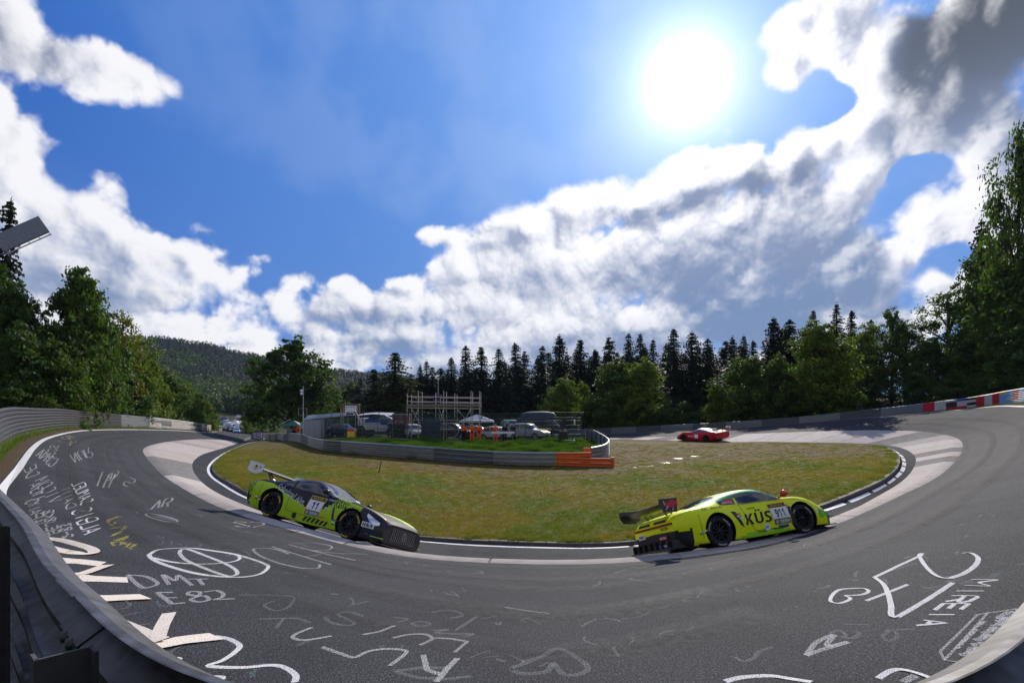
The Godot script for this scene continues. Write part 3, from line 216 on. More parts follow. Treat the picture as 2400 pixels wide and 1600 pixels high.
[1,0.03,34.67,0.242,34.74,0.246,34.68,0.255,34.59,0.258,34.57,0.255,34.68,0.240,34.64,0.233,34.68,0.227,34.76,0.224,34.78,0.229,34.68,0.241],
[1,0.03,34.51,0.263,34.35,0.269,34.48,0.251,34.41,0.248,34.50,0.235,34.57,0.232,34.59,0.235],
[0,0.03,32.56,0.415,32.55,0.424,32.66,0.423,32.80,0.410,32.84,0.400,32.86,0.382,32.87,0.375,33.01,0.364,33.10,0.361,33.11,0.370],
[0,0.03,32.85,0.367,32.23,0.432,32.60,0.371],
[0,0.03,32.62,0.389,32.48,0.393],
[0,0.03,32.50,0.374,31.99,0.433,32.08,0.408,31.71,0.435,32.21,0.379],
[0,0.03,31.58,0.436,32.06,0.388,32.04,0.382,31.90,0.381,31.78,0.387,31.34,0.430],
[0,0.03,30.94,0.426,31.24,0.429,31.77,0.379,31.52,0.375],
[0,0.03,31.52,0.404,31.31,0.402],
[0,0.03,30.83,0.423,31.42,0.373,31.18,0.367],
[1,0.03,33.42,0.299,33.20,0.338,33.01,0.342,32.94,0.333,33.02,0.319,33.25,0.305,33.44,0.299],
[1,0.03,32.99,0.309,32.53,0.352,32.65,0.318],
[1,0.03,32.83,0.324,32.66,0.328],
[1,0.03,32.53,0.319,32.24,0.358,32.20,0.323,31.87,0.362],
[1,0.03,31.85,0.324,31.54,0.362],
[1,0.04,32.72,0.217,32.33,0.261,32.39,0.219,32.00,0.262],
[1,0.04,31.78,0.262,31.98,0.248,32.14,0.234,32.20,0.220,32.00,0.219,31.83,0.231,31.65,0.241,31.62,0.255,31.79,0.257],
[1,0.04,31.80,0.218,31.23,0.245,31.51,0.208],
[1,0.04,31.59,0.225,31.43,0.220],
[1,0.04,30.92,0.186,30.37,0.222,30.14,0.217,30.11,0.199,30.34,0.186,30.70,0.183,30.90,0.187],
[1,0.04,29.20,0.193,29.74,0.205,30.36,0.172,29.94,0.156],
[1,0.04,30.08,0.187,29.72,0.177],
[1,0.035,32.61,0.313,32.87,0.261,32.29,0.315],
[1,0.035,32.48,0.260,32.01,0.313],
[1,0.035,31.53,0.287,31.53,0.298,31.69,0.304,31.89,0.290,32.09,0.272,32.15,0.256,32.00,0.254,31.85,0.259],
[1,0.035,31.25,0.289,31.50,0.275,31.67,0.263,31.79,0.246,31.62,0.241,31.37,0.249,31.18,0.264,31.07,0.281,31.23,0.291],
[1,0.035,31.43,0.232,30.90,0.275,31.04,0.243,30.50,0.261,31.10,0.222],
[1,0.04,29.18,0.220,29.07,0.254,28.93,0.240,28.63,0.257,28.79,0.222],
[1,0.04,28.65,0.223,28.22,0.260,28.19,0.223],
[1,0.04,28.46,0.236,28.26,0.236],
[1,0.04,28.02,0.224,27.82,0.261,27.42,0.262,27.30,0.255,27.37,0.244,27.92,0.243],
[1,0.04,27.69,0.243,27.50,0.226],
[1,0.04,26.54,0.259,26.64,0.264,26.93,0.263,27.17,0.251,27.23,0.236,27.24,0.224,26.95,0.223,26.72,0.232],
[1,0.04,26.15,0.262,26.34,0.248,26.49,0.237,26.45,0.221,26.05,0.221,25.84,0.234,25.74,0.250,25.83,0.263,26.13,0.263],
[1,0.04,24.72,0.250,24.77,0.259,25.14,0.261,25.45,0.254,25.28,0.245,25.01,0.230,24.92,0.221,25.13,0.216,25.55,0.218,25.65,0.227],
[1,0.04,27.87,0.270,27.66,0.280,27.85,0.291,28.52,0.284,28.95,0.275,29.31,0.263,29.18,0.255,28.91,0.255],
[1,0.04,28.82,0.236,27.26,0.259],
[1,0.04,28.56,0.222,26.84,0.242,28.26,0.201,26.58,0.217],
[1,0.04,28.14,0.195,26.22,0.197,27.86,0.176],
[1,0.04,27.56,0.194,27.39,0.183],
[1,0.05,26.53,0.352,27.99,0.388,25.78,0.378,27.46,0.413],
[1,0.05,27.17,0.428,25.87,0.396,25.43,0.397,25.05,0.417,25.16,0.428,26.61,0.459],
[1,0.05,24.62,0.433,26.47,0.467,25.80,0.498,25.31,0.501,24.81,0.489,25.61,0.455],
[1,0.05,25.24,0.473,23.49,0.465],
[1,0.05,30.09,0.584,29.15,0.614,31.35,0.530],
[1,0.05,30.28,0.542,30.40,0.550,30.06,0.567,29.20,0.593,29.17,0.586,29.62,0.566,31.10,0.513,31.40,0.505],
[1,0.05,29.03,0.556,29.06,0.538,31.21,0.480],
[1,0.045,29.51,0.695,29.93,0.718,30.60,0.674,30.37,0.656,30.36,0.643,30.86,0.621,31.08,0.639],
[1,0.045,28.43,0.617,28.34,0.636,28.63,0.646,29.24,0.625,29.72,0.602,30.05,0.573,29.84,0.559,29.58,0.564],
[4,0.04,23.16,0.246,23.25,0.244,22.87,0.215],
[4,0.04,22.12,0.214,21.94,0.207,22.04,0.243,22.06,0.240,22.05,0.211],
[4,0.04,21.76,0.188,21.94,0.221,21.77,0.201,21.79,0.203,21.54,0.190],
[4,0.04,21.73,0.252,21.41,0.232,21.91,0.272],
[4,0.04,21.53,0.253,21.81,0.277,21.05,0.195,21.33,0.229],
[4,0.04,20.55,0.197,20.92,0.208,20.77,0.196,21.11,0.247,20.86,0.219],
[4,0.04,20.99,0.257,21.23,0.281,20.64,0.202],
[4,0.04,23.43,0.322,23.04,0.302,23.26,0.320,23.62,0.329,24.08,0.323],
[4,0.04,23.36,0.324,24.06,0.323,23.34,0.320],
[4,0.04,23.05,0.319,22.92,0.314,22.24,0.289],
[4,0.04,22.81,0.324,22.43,0.294,22.95,0.334],
[4,0.04,22.05,0.333,22.63,0.337,22.29,0.333,22.50,0.350],
[1,0.06,35.28,0.907,35.19,0.903,35.11,0.885,35.17,0.852,35.25,0.864,35.46,0.864,35.53,0.873,35.59,0.847,35.53,0.819,35.40,0.813],
[1,0.06,35.30,0.931,35.28,0.956,35.39,0.981,35.47,0.981,35.59,0.955,35.67,0.871,35.80,0.922],
[4,0.05,34.27,0.388,34.51,0.374,34.21,0.402],
[4,0.05,34.09,0.435,34.40,0.376,34.09,0.443,34.14,0.447],
[4,0.05,34.70,0.373,34.56,0.376,34.59,0.390,34.44,0.401],
[4,0.05,34.98,0.380,34.76,0.416,34.85,0.348],
[4,0.05,34.96,0.378,34.92,0.400,34.81,0.367,34.75,0.393],
[4,0.05,35.19,0.379,35.17,0.339,35.04,0.379,35.26,0.325,35.04,0.371],
[4,0.05,35.44,0.352,35.34,0.363,35.50,0.314,35.39,0.356,35.58,0.307],
[4,0.05,35.52,0.336,35.30,0.370,35.45,0.353],
[4,0.04,35.57,0.311,35.59,0.304,35.54,0.303,35.73,0.294,35.57,0.301],
[4,0.04,35.65,0.335,35.72,0.306,35.72,0.314,35.56,0.327],
[4,0.04,35.69,0.332,35.73,0.326,35.60,0.328,35.65,0.329],
[4,0.04,35.76,0.342,35.86,0.340,35.84,0.317,35.69,0.344,35.85,0.315],
[4,0.04,35.97,0.321,35.91,0.319,35.77,0.352,35.85,0.328],
[1,0.06,33.63,0.610,32.67,0.730,33.51,0.655],
[1,0.06,33.33,0.653,33.32,0.668],
[1,0.06,33.43,0.677,32.55,0.770,32.38,0.812,32.48,0.813,32.86,0.772,33.07,0.713],
[1,0.06,32.96,0.747,33.37,0.714],
[2,0.35,34.24,0.564,34.44,0.593,34.64,0.616],
[1,0.05,34.06,0.548,33.98,0.578,34.37,0.624,34.71,0.622,34.71,0.586,34.40,0.554,34.06,0.548],
[1,0.06,15.75,0.059,15.45,0.296,15.22,0.066,15.77,0.285],
[2,0.05,15.52,0.441,15.66,0.523,16.51,0.589],
[2,0.03,23.78,0.173,22.65,0.172,23.33,0.214,24.25,0.201]]

func pv(a: Array) -> PackedVector3Array:
	var o := PackedVector3Array()
	for i in range(0, a.size(), 3):
		o.append(Vector3(a[i], a[i + 1], a[i + 2]))
	return o

func at_station(c: PackedVector3Array, s: float) -> Vector3:
	var n := c.size()
	s = clampf(s, 0.0, n - 1.001)
	var i := int(s)
	return c[i].cubic_interpolate(c[i + 1], c[maxi(i - 1, 0)], c[mini(i + 2, n - 1)], s - i)

func road_at(s: float, t: float) -> Vector3:
	return at_station(cr, s).lerp(at_station(cl, s), t)

func lip_at(s: float) -> Vector3:      # inner edge of the flat lip on top of the concrete
	var a := at_station(cl, s)
	var b := at_station(cc, s)
	var k := minf(0.55 / maxf(Vector2(b.x - a.x, b.z - a.z).length(), 0.01), 0.3)
	var p := a.lerp(b, k)
	p.y = a.y + (b.y - a.y) * k * 0.2
	return p

func grid_height(g: Array, nx: int, nz: int, x0: float, z0: float, step: float, x: float, z: float) -> float:
	var fx := clampf((x - x0) / step, 0.0, nx - 1.001)
	var fz := clampf((-z - z0) / step, 0.0, nz - 1.001)
	var i := int(fx)
	var j := int(fz)
	var r: Array[float] = []
	for dj in [-1, 0, 1, 2]:
		var o: int = clampi(j + dj, 0, nz - 1) * nx
		r.append(cubic_interpolate(float(g[o + i]), float(g[o + i + 1]), float(g[o + maxi(i - 1, 0)]), float(g[o + mini(i + 2, nx - 1)]), fx - i))
	return cubic_interpolate(r[1], r[2], r[0], r[3], fz - j)

func infield_y(x: float, z: float) -> float:
	return grid_height(INFIELD, 35, 33, -60.0, 16.0, 3.0, x, z)

func terrain_y(x: float, z: float) -> float:
	return grid_height(TERRAIN, 51, 39, -200.0, -40.0, 8.0, x, z)

# ---------------------------------------------------------------- mesh collecting
class Mesher:
	var v := PackedVector3Array()
	var n := PackedVector3Array()
	var uv := PackedVector2Array()
	var c := PackedColorArray()
	var ix := PackedInt32Array()
	func tri(a: Vector3, b: Vector3, d: Vector3, col := Color.WHITE) -> void:
		var m := (d - a).cross(b - a).normalized()
		var k := v.size()
		for p in [a, b, d]:
			v.append(p)
			n.append(m)
			c.append(col)
			uv.append(Vector2(p.x, p.z))
		ix.append_array([k, k + 1, k + 2])
	func quad(a: Vector3, b: Vector3, d: Vector3, e: Vector3, col := Color.WHITE) -> void:   # clockwise seen from the front
		var m := (d - a).cross(b - e).normalized()
		if m.dot((d - a).cross(b - a)) < 0:
			m = -m
		var k := v.size()
		v.append_array([a, b, d, e])
		n.append_array([m, m, m, m])
		c.append_array([col, col, col, col])
		uv.append_array([Vector2(0, 1), Vector2(0, 0), Vector2(1, 0), Vector2(1, 1)])
		ix.append_array([k, k + 1, k + 2, k, k + 2, k + 3])
	func grid(rows: Array, uvs: Array = [], cols: Array = [], flip := false) -> void:   # smooth sheet through rows of points
		var nr := rows.size()
		var nc: int = rows[0].size()
		var k := v.size()
		var acc := PackedVector3Array()
		acc.resize(nr * nc)
		for r in nr:
			v.append_array(rows[r])
			if uvs:
				uv.append_array(uvs[r])
			if cols:
				c.append_array(cols[r])
		if not uvs:
			for r in nr:
				for q in nc:
					uv.append(Vector2(float(q) / (nc - 1), float(r) / (nr - 1)))
		if not cols:
			for r in nr * nc:
				c.append(Color.WHITE)
		for r in nr - 1:
			for q in nc - 1:
				var a := r * nc + q
				var i0 := a
				var i1 := a + 1
				var i2 := a + nc + 1
				var i3 := a + nc
				if flip:
					i1 = a + nc
					i3 = a + 1
				var m := (v[k + i2] - v[k + i0]).cross(v[k + i1] - v[k + i3])
				acc[i0] += m
				acc[i1] += m
				acc[i2] += m
				acc[i3] += m
				ix.append_array([k + i0, k + i1, k + i2, k + i0, k + i2, k + i3])
		for m in acc:
			n.append(m.normalized() if m.length_squared() > 1e-20 else Vector3.UP)
	func box(o: Vector3, size: Vector3, b := Basis.IDENTITY, col := Color.WHITE) -> void:
		var h := size * 0.5
		var p: Array[Vector3] = []
		for x in [-1, 1]:
			for y in [-1, 1]:
				for z in [-1, 1]:
					p.append(o + b * Vector3(h.x * x, h.y * y, h.z * z))
		for f in [[0, 1, 3, 2], [4, 6, 7, 5], [0, 4, 5, 1], [2, 3, 7, 6], [0, 2, 6, 4], [1, 5, 7, 3]]:
			quad(p[f[3]], p[f[2]], p[f[1]], p[f[0]], col)
	func tube(a: Vector3, b: Vector3, ra: float, rb: float, sides := 8, col := Color.WHITE, cap := true) -> void:
		var w := (b - a).normalized()
		var s := w.cross(Vector3.UP if absf(w.y) < 0.9 else Vector3.RIGHT).normalized()
		var t := w.cross(s)
		var k := v.size()
		for i in sides:
			var m := s * cos(TAU * i / sides) + t * sin(TAU * i / sides)
			v.append_array([a + m * ra, b + m * rb])
			n.append_array([m, m])
			c.append_array([col, col])
			uv.append_array([Vector2(float(i) / sides, 0), Vector2(float(i) / sides, 1)])
		for i in sides:
			var j := (i + 1) % sides
			ix.append_array([k + 2 * i, k + 2 * j + 1, k + 2 * j, k + 2 * i, k + 2 * i + 1, k + 2 * j + 1])
		if cap:
			for e in [0, 1]:
				var q := v.size()
				var m: Vector3 = -w if e == 0 else w
				for i in sides:
					v.append(v[k + 2 * i + e])
					n.append(m)
					c.append(col)
					uv.append(Vector2.ZERO)
				for i in range(1, sides - 1):
					if e == 1:
						ix.append_array([q, q + i + 1, q + i])
					else:
						ix.append_array([q, q + i, q + i + 1])
	func lathe(profile: Array, axis_at: Vector3, b: Basis, sides := 24, col := Color.WHITE) -> void:   # profile of (radius, along b.z)
		var rows := []
		for p in profile:
			var row := PackedVector3Array()
			for i in sides + 1:
				row.append(axis_at + b * Vector3(p.x * cos(TAU * i / sides), p.x * sin(TAU * i / sides), p.y))
			rows.append(row)
		var cols := []
		for p in profile:
			var row := PackedColorArray()
			for i in sides + 1:
				row.append(col)
			cols.append(row)
		grid(rows, [], cols, true)
	func mesh() -> ArrayMesh:
		var m := ArrayMesh.new()
		if v.is_empty():
			return m
		var a := []
		a.resize(Mesh.ARRAY_MAX)
		a[Mesh.ARRAY_VERTEX] = v
		a[Mesh.ARRAY_NORMAL] = n
		a[Mesh.ARRAY_TEX_UV] = uv
		a[Mesh.ARRAY_COLOR] = c
		a[Mesh.ARRAY_INDEX] = ix
		m.add_surface_from_arrays(Mesh.PRIMITIVE_TRIANGLES, a)
		return m

# ---------------------------------------------------------------- nodes
var used := {}
func numbered(called: String) -> String:
	var k: int = used.get(called, 0)
	used[called] = k + 1
	return called if k == 0 else "%s_%03d" % [called, k]

func tag(o: Node, label: String, category: String, group := "") -> Node:
	o.set_meta("label", label)
	o.set_meta("category", category)
	if group:
		o.set_meta("group", group)
	return o

func thing(called: String, label: String, category: String, at := Vector3.ZERO, group := "") -> Node3D:
	var o := Node3D.new()
	o.name = numbered(called)
	add_child(o)
	o.position = at
	tag(o, label, category, group)
	return o

func part(called: String, m, material: Material, parent: Node, at := Vector3.ZERO) -> MeshInstance3D:
	var o := MeshInstance3D.new()
	o.name = called
	o.mesh = m.mesh() if m is Mesher else m
	o.material_override = material
	parent.add_child(o, true)
	o.position = at
	return o

func structure(called: String, m, material: Material) -> MeshInstance3D:
	var o := part(numbered(called), m, material, self)
	o.set_meta("kind", "structure")
	return o

func copy_of(o: Node3D, label := "", group := "") -> Node3D:
	var d: Node3D = o.duplicate()
	d.name = numbered(String(o.name).get_slice("_0", 0) if String(o.name).contains("_0") else String(o.name))
	add_child(d)
	if label:
		d.set_meta("label", label)
	if group:
		d.set_meta("group", group)
	return d

# ---------------------------------------------------------------- materials
var M := {}
func mat(called: String, lin: Color, rough := 0.8, metal := 0.0, spec := 0.5) -> StandardMaterial3D:
	var m := StandardMaterial3D.new()
	m.resource_name = called
	m.albedo_color = Color(lin.r, lin.g, lin.b).linear_to_srgb()
	m.albedo_color.a = lin.a
	m.roughness = rough
	m.metallic = metal
	m.metallic_specular = spec
	M[called] = m
	return m

func noise_tex(freq: float, octaves: int, stops: Array, size := 512, sd := 1, type := FastNoiseLite.TYPE_SIMPLEX_SMOOTH, fractal := FastNoiseLite.FRACTAL_FBM) -> NoiseTexture2D:
	var f := FastNoiseLite.new()
	f.noise_type = type
	f.frequency = freq
	f.fractal_type = fractal
	f.fractal_octaves = octaves
	f.seed = sd
	var t := NoiseTexture2D.new()
	t.width = size
	t.height = size
	t.seamless = true
	t.normalize = true
	var g := Gradient.new()
	var offs := PackedFloat32Array()
	var cols := PackedColorArray()
	for s in stops:
		offs.append(s[0])
		var q: Color = s[1]
		var w := Color(q.r, q.g, q.b).linear_to_srgb()
		w.a = q.a
		cols.append(w)
	g.offsets = offs
	g.colors = cols
	t.color_ramp = g
	t.noise = f
	return t

func bump_tex(freq: float, octaves: int, strength := 4.0, size := 512, sd := 5) -> NoiseTexture2D:
	var t := noise_tex(freq, octaves, [[0.0, Color.BLACK], [1.0, Color.WHITE]], size, sd)
	t.color_ramp = null
	t.as_normal_map = true
	t.bump_strength = strength
	return t

func textured(m: StandardMaterial3D, fine: Texture2D, metres: float, coarse: Texture2D = null, coarse_metres := 20.0, bump: Texture2D = null, bump_scale := 1.0) -> StandardMaterial3D:
	m.albedo_texture = fine
	m.uv1_triplanar = true
	m.uv1_world_triplanar = true
	m.uv1_scale = Vector3.ONE / metres
	if coarse:
		m.detail_enabled = true
		m.detail_albedo = coarse
		m.detail_blend_mode = BaseMaterial3D.BLEND_MODE_MUL
		m.detail_uv_layer = BaseMaterial3D.DETAIL_UV_2
		m.uv2_triplanar = true
		m.uv2_world_triplanar = true
		m.uv2_scale = Vector3.ONE / coarse_metres
	if bump:
		m.normal_enabled = true
		m.normal_texture = bump
		m.normal_scale = bump_scale
	return m

func grey(x: float) -> Color:
	return Color(x, x, x)

func make_materials() -> void:
	var fine := noise_tex(0.17, 4, [[0.0, Color(0.009, 0.01, 0.014)], [0.42, Color(0.026, 0.029, 0.037)], [0.58, Color(0.047, 0.051, 0.061)], [0.72, Color(0.13, 0.133, 0.142)], [1.0, Color(0.42, 0.42, 0.41)]], 1024, 3)
	var stain := noise_tex(0.012, 5, [[0.0, Color(0.5, 0.5, 0.53)], [0.35, Color(0.8, 0.8, 0.81)], [0.65, Color(1.0, 0.99, 0.97)], [1.0, Color(1.0, 1.0, 1.0)]], 512, 9)
	var gritty := bump_tex(0.3, 3, 6.0, 1024, 12)
	textured(mat("asphalt", Color(0.8, 0.82, 0.86), 0.85, 0.0, 0.28), fine, 4.3, stain, 17.0, gritty, 0.7)
	textured(mat("inner_asphalt", Color(0.74, 0.76, 0.8), 0.85, 0.0, 0.28), fine, 2.6, stain, 9.0, gritty, 0.6)
	var conc := noise_tex(0.22, 3, [[0.0, Color(0.3, 0.265, 0.25)], [0.5, Color(0.5, 0.45, 0.425)], [1.0, Color(0.6, 0.55, 0.53)]], 512, 21)
	var cstain := noise_tex(0.02, 5, [[0.0, Color(0.68, 0.68, 0.68)], [0.5, Color(0.93, 0.92, 0.91)], [1.0, Color(1, 1, 1)]], 512, 22)
	for i in 4:
		var k: float = [1.0, 0.86, 0.72, 0.92][i]
		textured(mat("concrete_%d" % i, Color(k, k * [1.0, 1.0, 1.01, 0.97][i], k * [1.0, 1.0, 1.02, 0.95][i]), 0.85, 0.0, 0.3), conc, 2.3, cstain, 7.0, gritty, 0.4)
	var cgrit := noise_tex(0.3, 2, [[0.0, Color(0.1, 0.095, 0.09)], [0.5, Color(0.26, 0.25, 0.24)], [1.0, Color(0.46, 0.44, 0.43)]], 1024, 24)
	textured(mat("rough_concrete", grey(1.0), 0.9, 0.0, 0.25), cgrit, 3.3, cstain, 8.0, gritty, 1.2)
	textured(mat("joint", grey(0.16), 0.95), conc, 1.7)
	textured(mat("kerb", grey(0.16), 0.75), conc, 1.3, cstain, 3.0, gritty, 0.6)
	var lawn := noise_tex(0.16, 4, [[0.0, Color(0.06, 0.06, 0.012)], [0.4, Color(0.14, 0.135, 0.022)], [0.65, Color(0.21, 0.185, 0.04)], [1.0, Color(0.3, 0.25, 0.09)]], 1024, 31)
	var lawn2 := noise_tex(0.02, 4, [[0.0, Color(0.45, 0.75, 0.5)], [0.35, Color(0.8, 0.9, 0.7)], [0.55, Color(1.0, 0.93, 0.8)], [0.75, Color(0.85, 0.68, 0.6)], [1.0, Color(0.6, 0.42, 0.4)]], 512, 32)
	var g := textured(mat("lawn", Color.WHITE, 0.9, 0.0, 0.3), lawn, 2.9, lawn2, 19.0, bump_tex(0.2, 4, 8.0, 512, 33), 1.0)
	g.vertex_color_use_as_albedo = true
	var soil := noise_tex(0.12, 4, [[0.0, Color(0.03, 0.022, 0.014)], [0.5, Color(0.09, 0.065, 0.04)], [1.0, Color(0.2, 0.16, 0.11)]], 512, 41)
	textured(mat("soil", Color.WHITE, 0.95, 0.0, 0.2), soil, 1.9, null, 1.0, bump_tex(0.2, 4, 8.0, 512, 42), 1.0)
	var wood_floor := noise_tex(0.1, 4, [[0.0, Color(0.012, 0.014, 0.006)], [0.5, Color(0.035, 0.04, 0.014)], [1.0, Color(0.07, 0.075, 0.03)]], 512, 43)
	textured(mat("ground", Color.WHITE, 0.95, 0.0, 0.2), wood_floor, 6.0)
	mat("mud", Color(0.11, 0.085, 0.055), 0.9, 0.0, 0.2)
	mat("water", Color(0.06, 0.05, 0.035), 0.22)
	var rub := textured(mat("rubber_mark", Color.WHITE, 0.8), noise_tex(0.04, 4, [[0.0, Color(0.02, 0.02, 0.022, 0.0)], [0.4, Color(0.02, 0.02, 0.022, 0.1)], [1.0, Color(0.02, 0.02, 0.022, 0.3)]], 512, 66), 3.7)
	rub.transparency = BaseMaterial3D.TRANSPARENCY_ALPHA
	# paint and chalk on the road: broken up by a grain, so the asphalt shows through
	var grain := [[0.28, 0.95, 0.93], [0.42, 0.75, 0.9], [0.53, 0.34, 0.66], [0.2, 1.0, 0.97], [0.45, 0.75, 0.85], [0.52, 0.3, 0.7]]
	var tone := [Color(0.72, 0.72, 0.72), Color(0.6, 0.6, 0.61), Color(0.52, 0.53, 0.55), Color(0.74, 0.66, 0.58), Color(0.5, 0.42, 0.06), Color(0.3, 0.5, 0.52)]
	for i in 6:
		var a: Array = grain[i]
		var q: Color = tone[i]
		var t := noise_tex(0.22, 3, [[0.0, Color(q.r, q.g, q.b, 0.0)], [a[0], Color(q.r, q.g, q.b, 0.05)], [minf(a[0] + 0.16, 0.98), Color(q.r, q.g, q.b, a[1])], [1.0, Color(q.r, q.g, q.b, a[1])]], 512, 50 + i)
		var m := textured(mat("chalk_%d" % i, Color.WHITE, 0.85), t, 1.7 + 0.2 * i)
		m.transparency = BaseMaterial3D.TRANSPARENCY_ALPHA
	var line := textured(mat("line_paint", Color(0.82, 0.81, 0.79), 0.6), noise_tex(0.15, 4, [[0.0, grey(0.35)], [0.35, grey(0.85)], [1.0, grey(1.0)]], 512, 60), 2.0)
	line.metallic_specular = 0.5
	# steel rails
	var zinc := noise_tex(0.03, 5, [[0.0, grey(0.55)], [0.5, grey(0.85)], [1.0, grey(1.0)]], 512, 70)
	textured(mat("galvanised", Color(0.36, 0.38, 0.42), 0.34, 0.8), zinc, 2.4)
	textured(mat("galvanised_dull", Color(0.17, 0.185, 0.21), 0.5, 0.6), zinc, 3.1)
	textured(mat("rail_shaded_dirty", grey(0.6), 0.45, 0.55), noise_tex(0.03, 5, [[0.0, Color(0.03, 0.022, 0.02)], [0.35, Color(0.07, 0.065, 0.07)], [0.6, Color(0.13, 0.135, 0.16)], [1.0, Color(0.24, 0.25, 0.29)]], 512, 71), 1.7, null, 1.0, bump_tex(0.01, 3, 3.0, 512, 72), 0.25)  # dirt mottling; overall tone darkened to imitate shade on the near rail's back
	textured(mat("rail_white", Color(0.62, 0.61, 0.6), 0.5), zinc, 2.0)
	textured(mat("rail_cream", Color(0.6, 0.52, 0.46), 0.55), zinc, 2.2)
	textured(mat("rail_orange", Color(0.72, 0.13, 0.02), 0.5), zinc, 2.2)
	textured(mat("rust", Color(0.09, 0.04, 0.02), 0.9), soil, 0.7)
	textured(mat("post_steel", Color(0.12, 0.12, 0.125), 0.6, 0.5), zinc, 1.4)
	mat("rail_red", Color(0.5, 0.02, 0.03), 0.5)
	mat("rail_blue", Color(0.03, 0.07, 0.35), 0.5)
	mat("rail_sky", Color(0.18, 0.42, 0.68), 0.5)
	mat("rail_green", Color(0.01, 0.1, 0.04), 0.5)
	mat("rail_yellow", Color(0.7, 0.5, 0.02), 0.5)
	mat("rail_black", Color(0.02, 0.02, 0.025), 0.5)

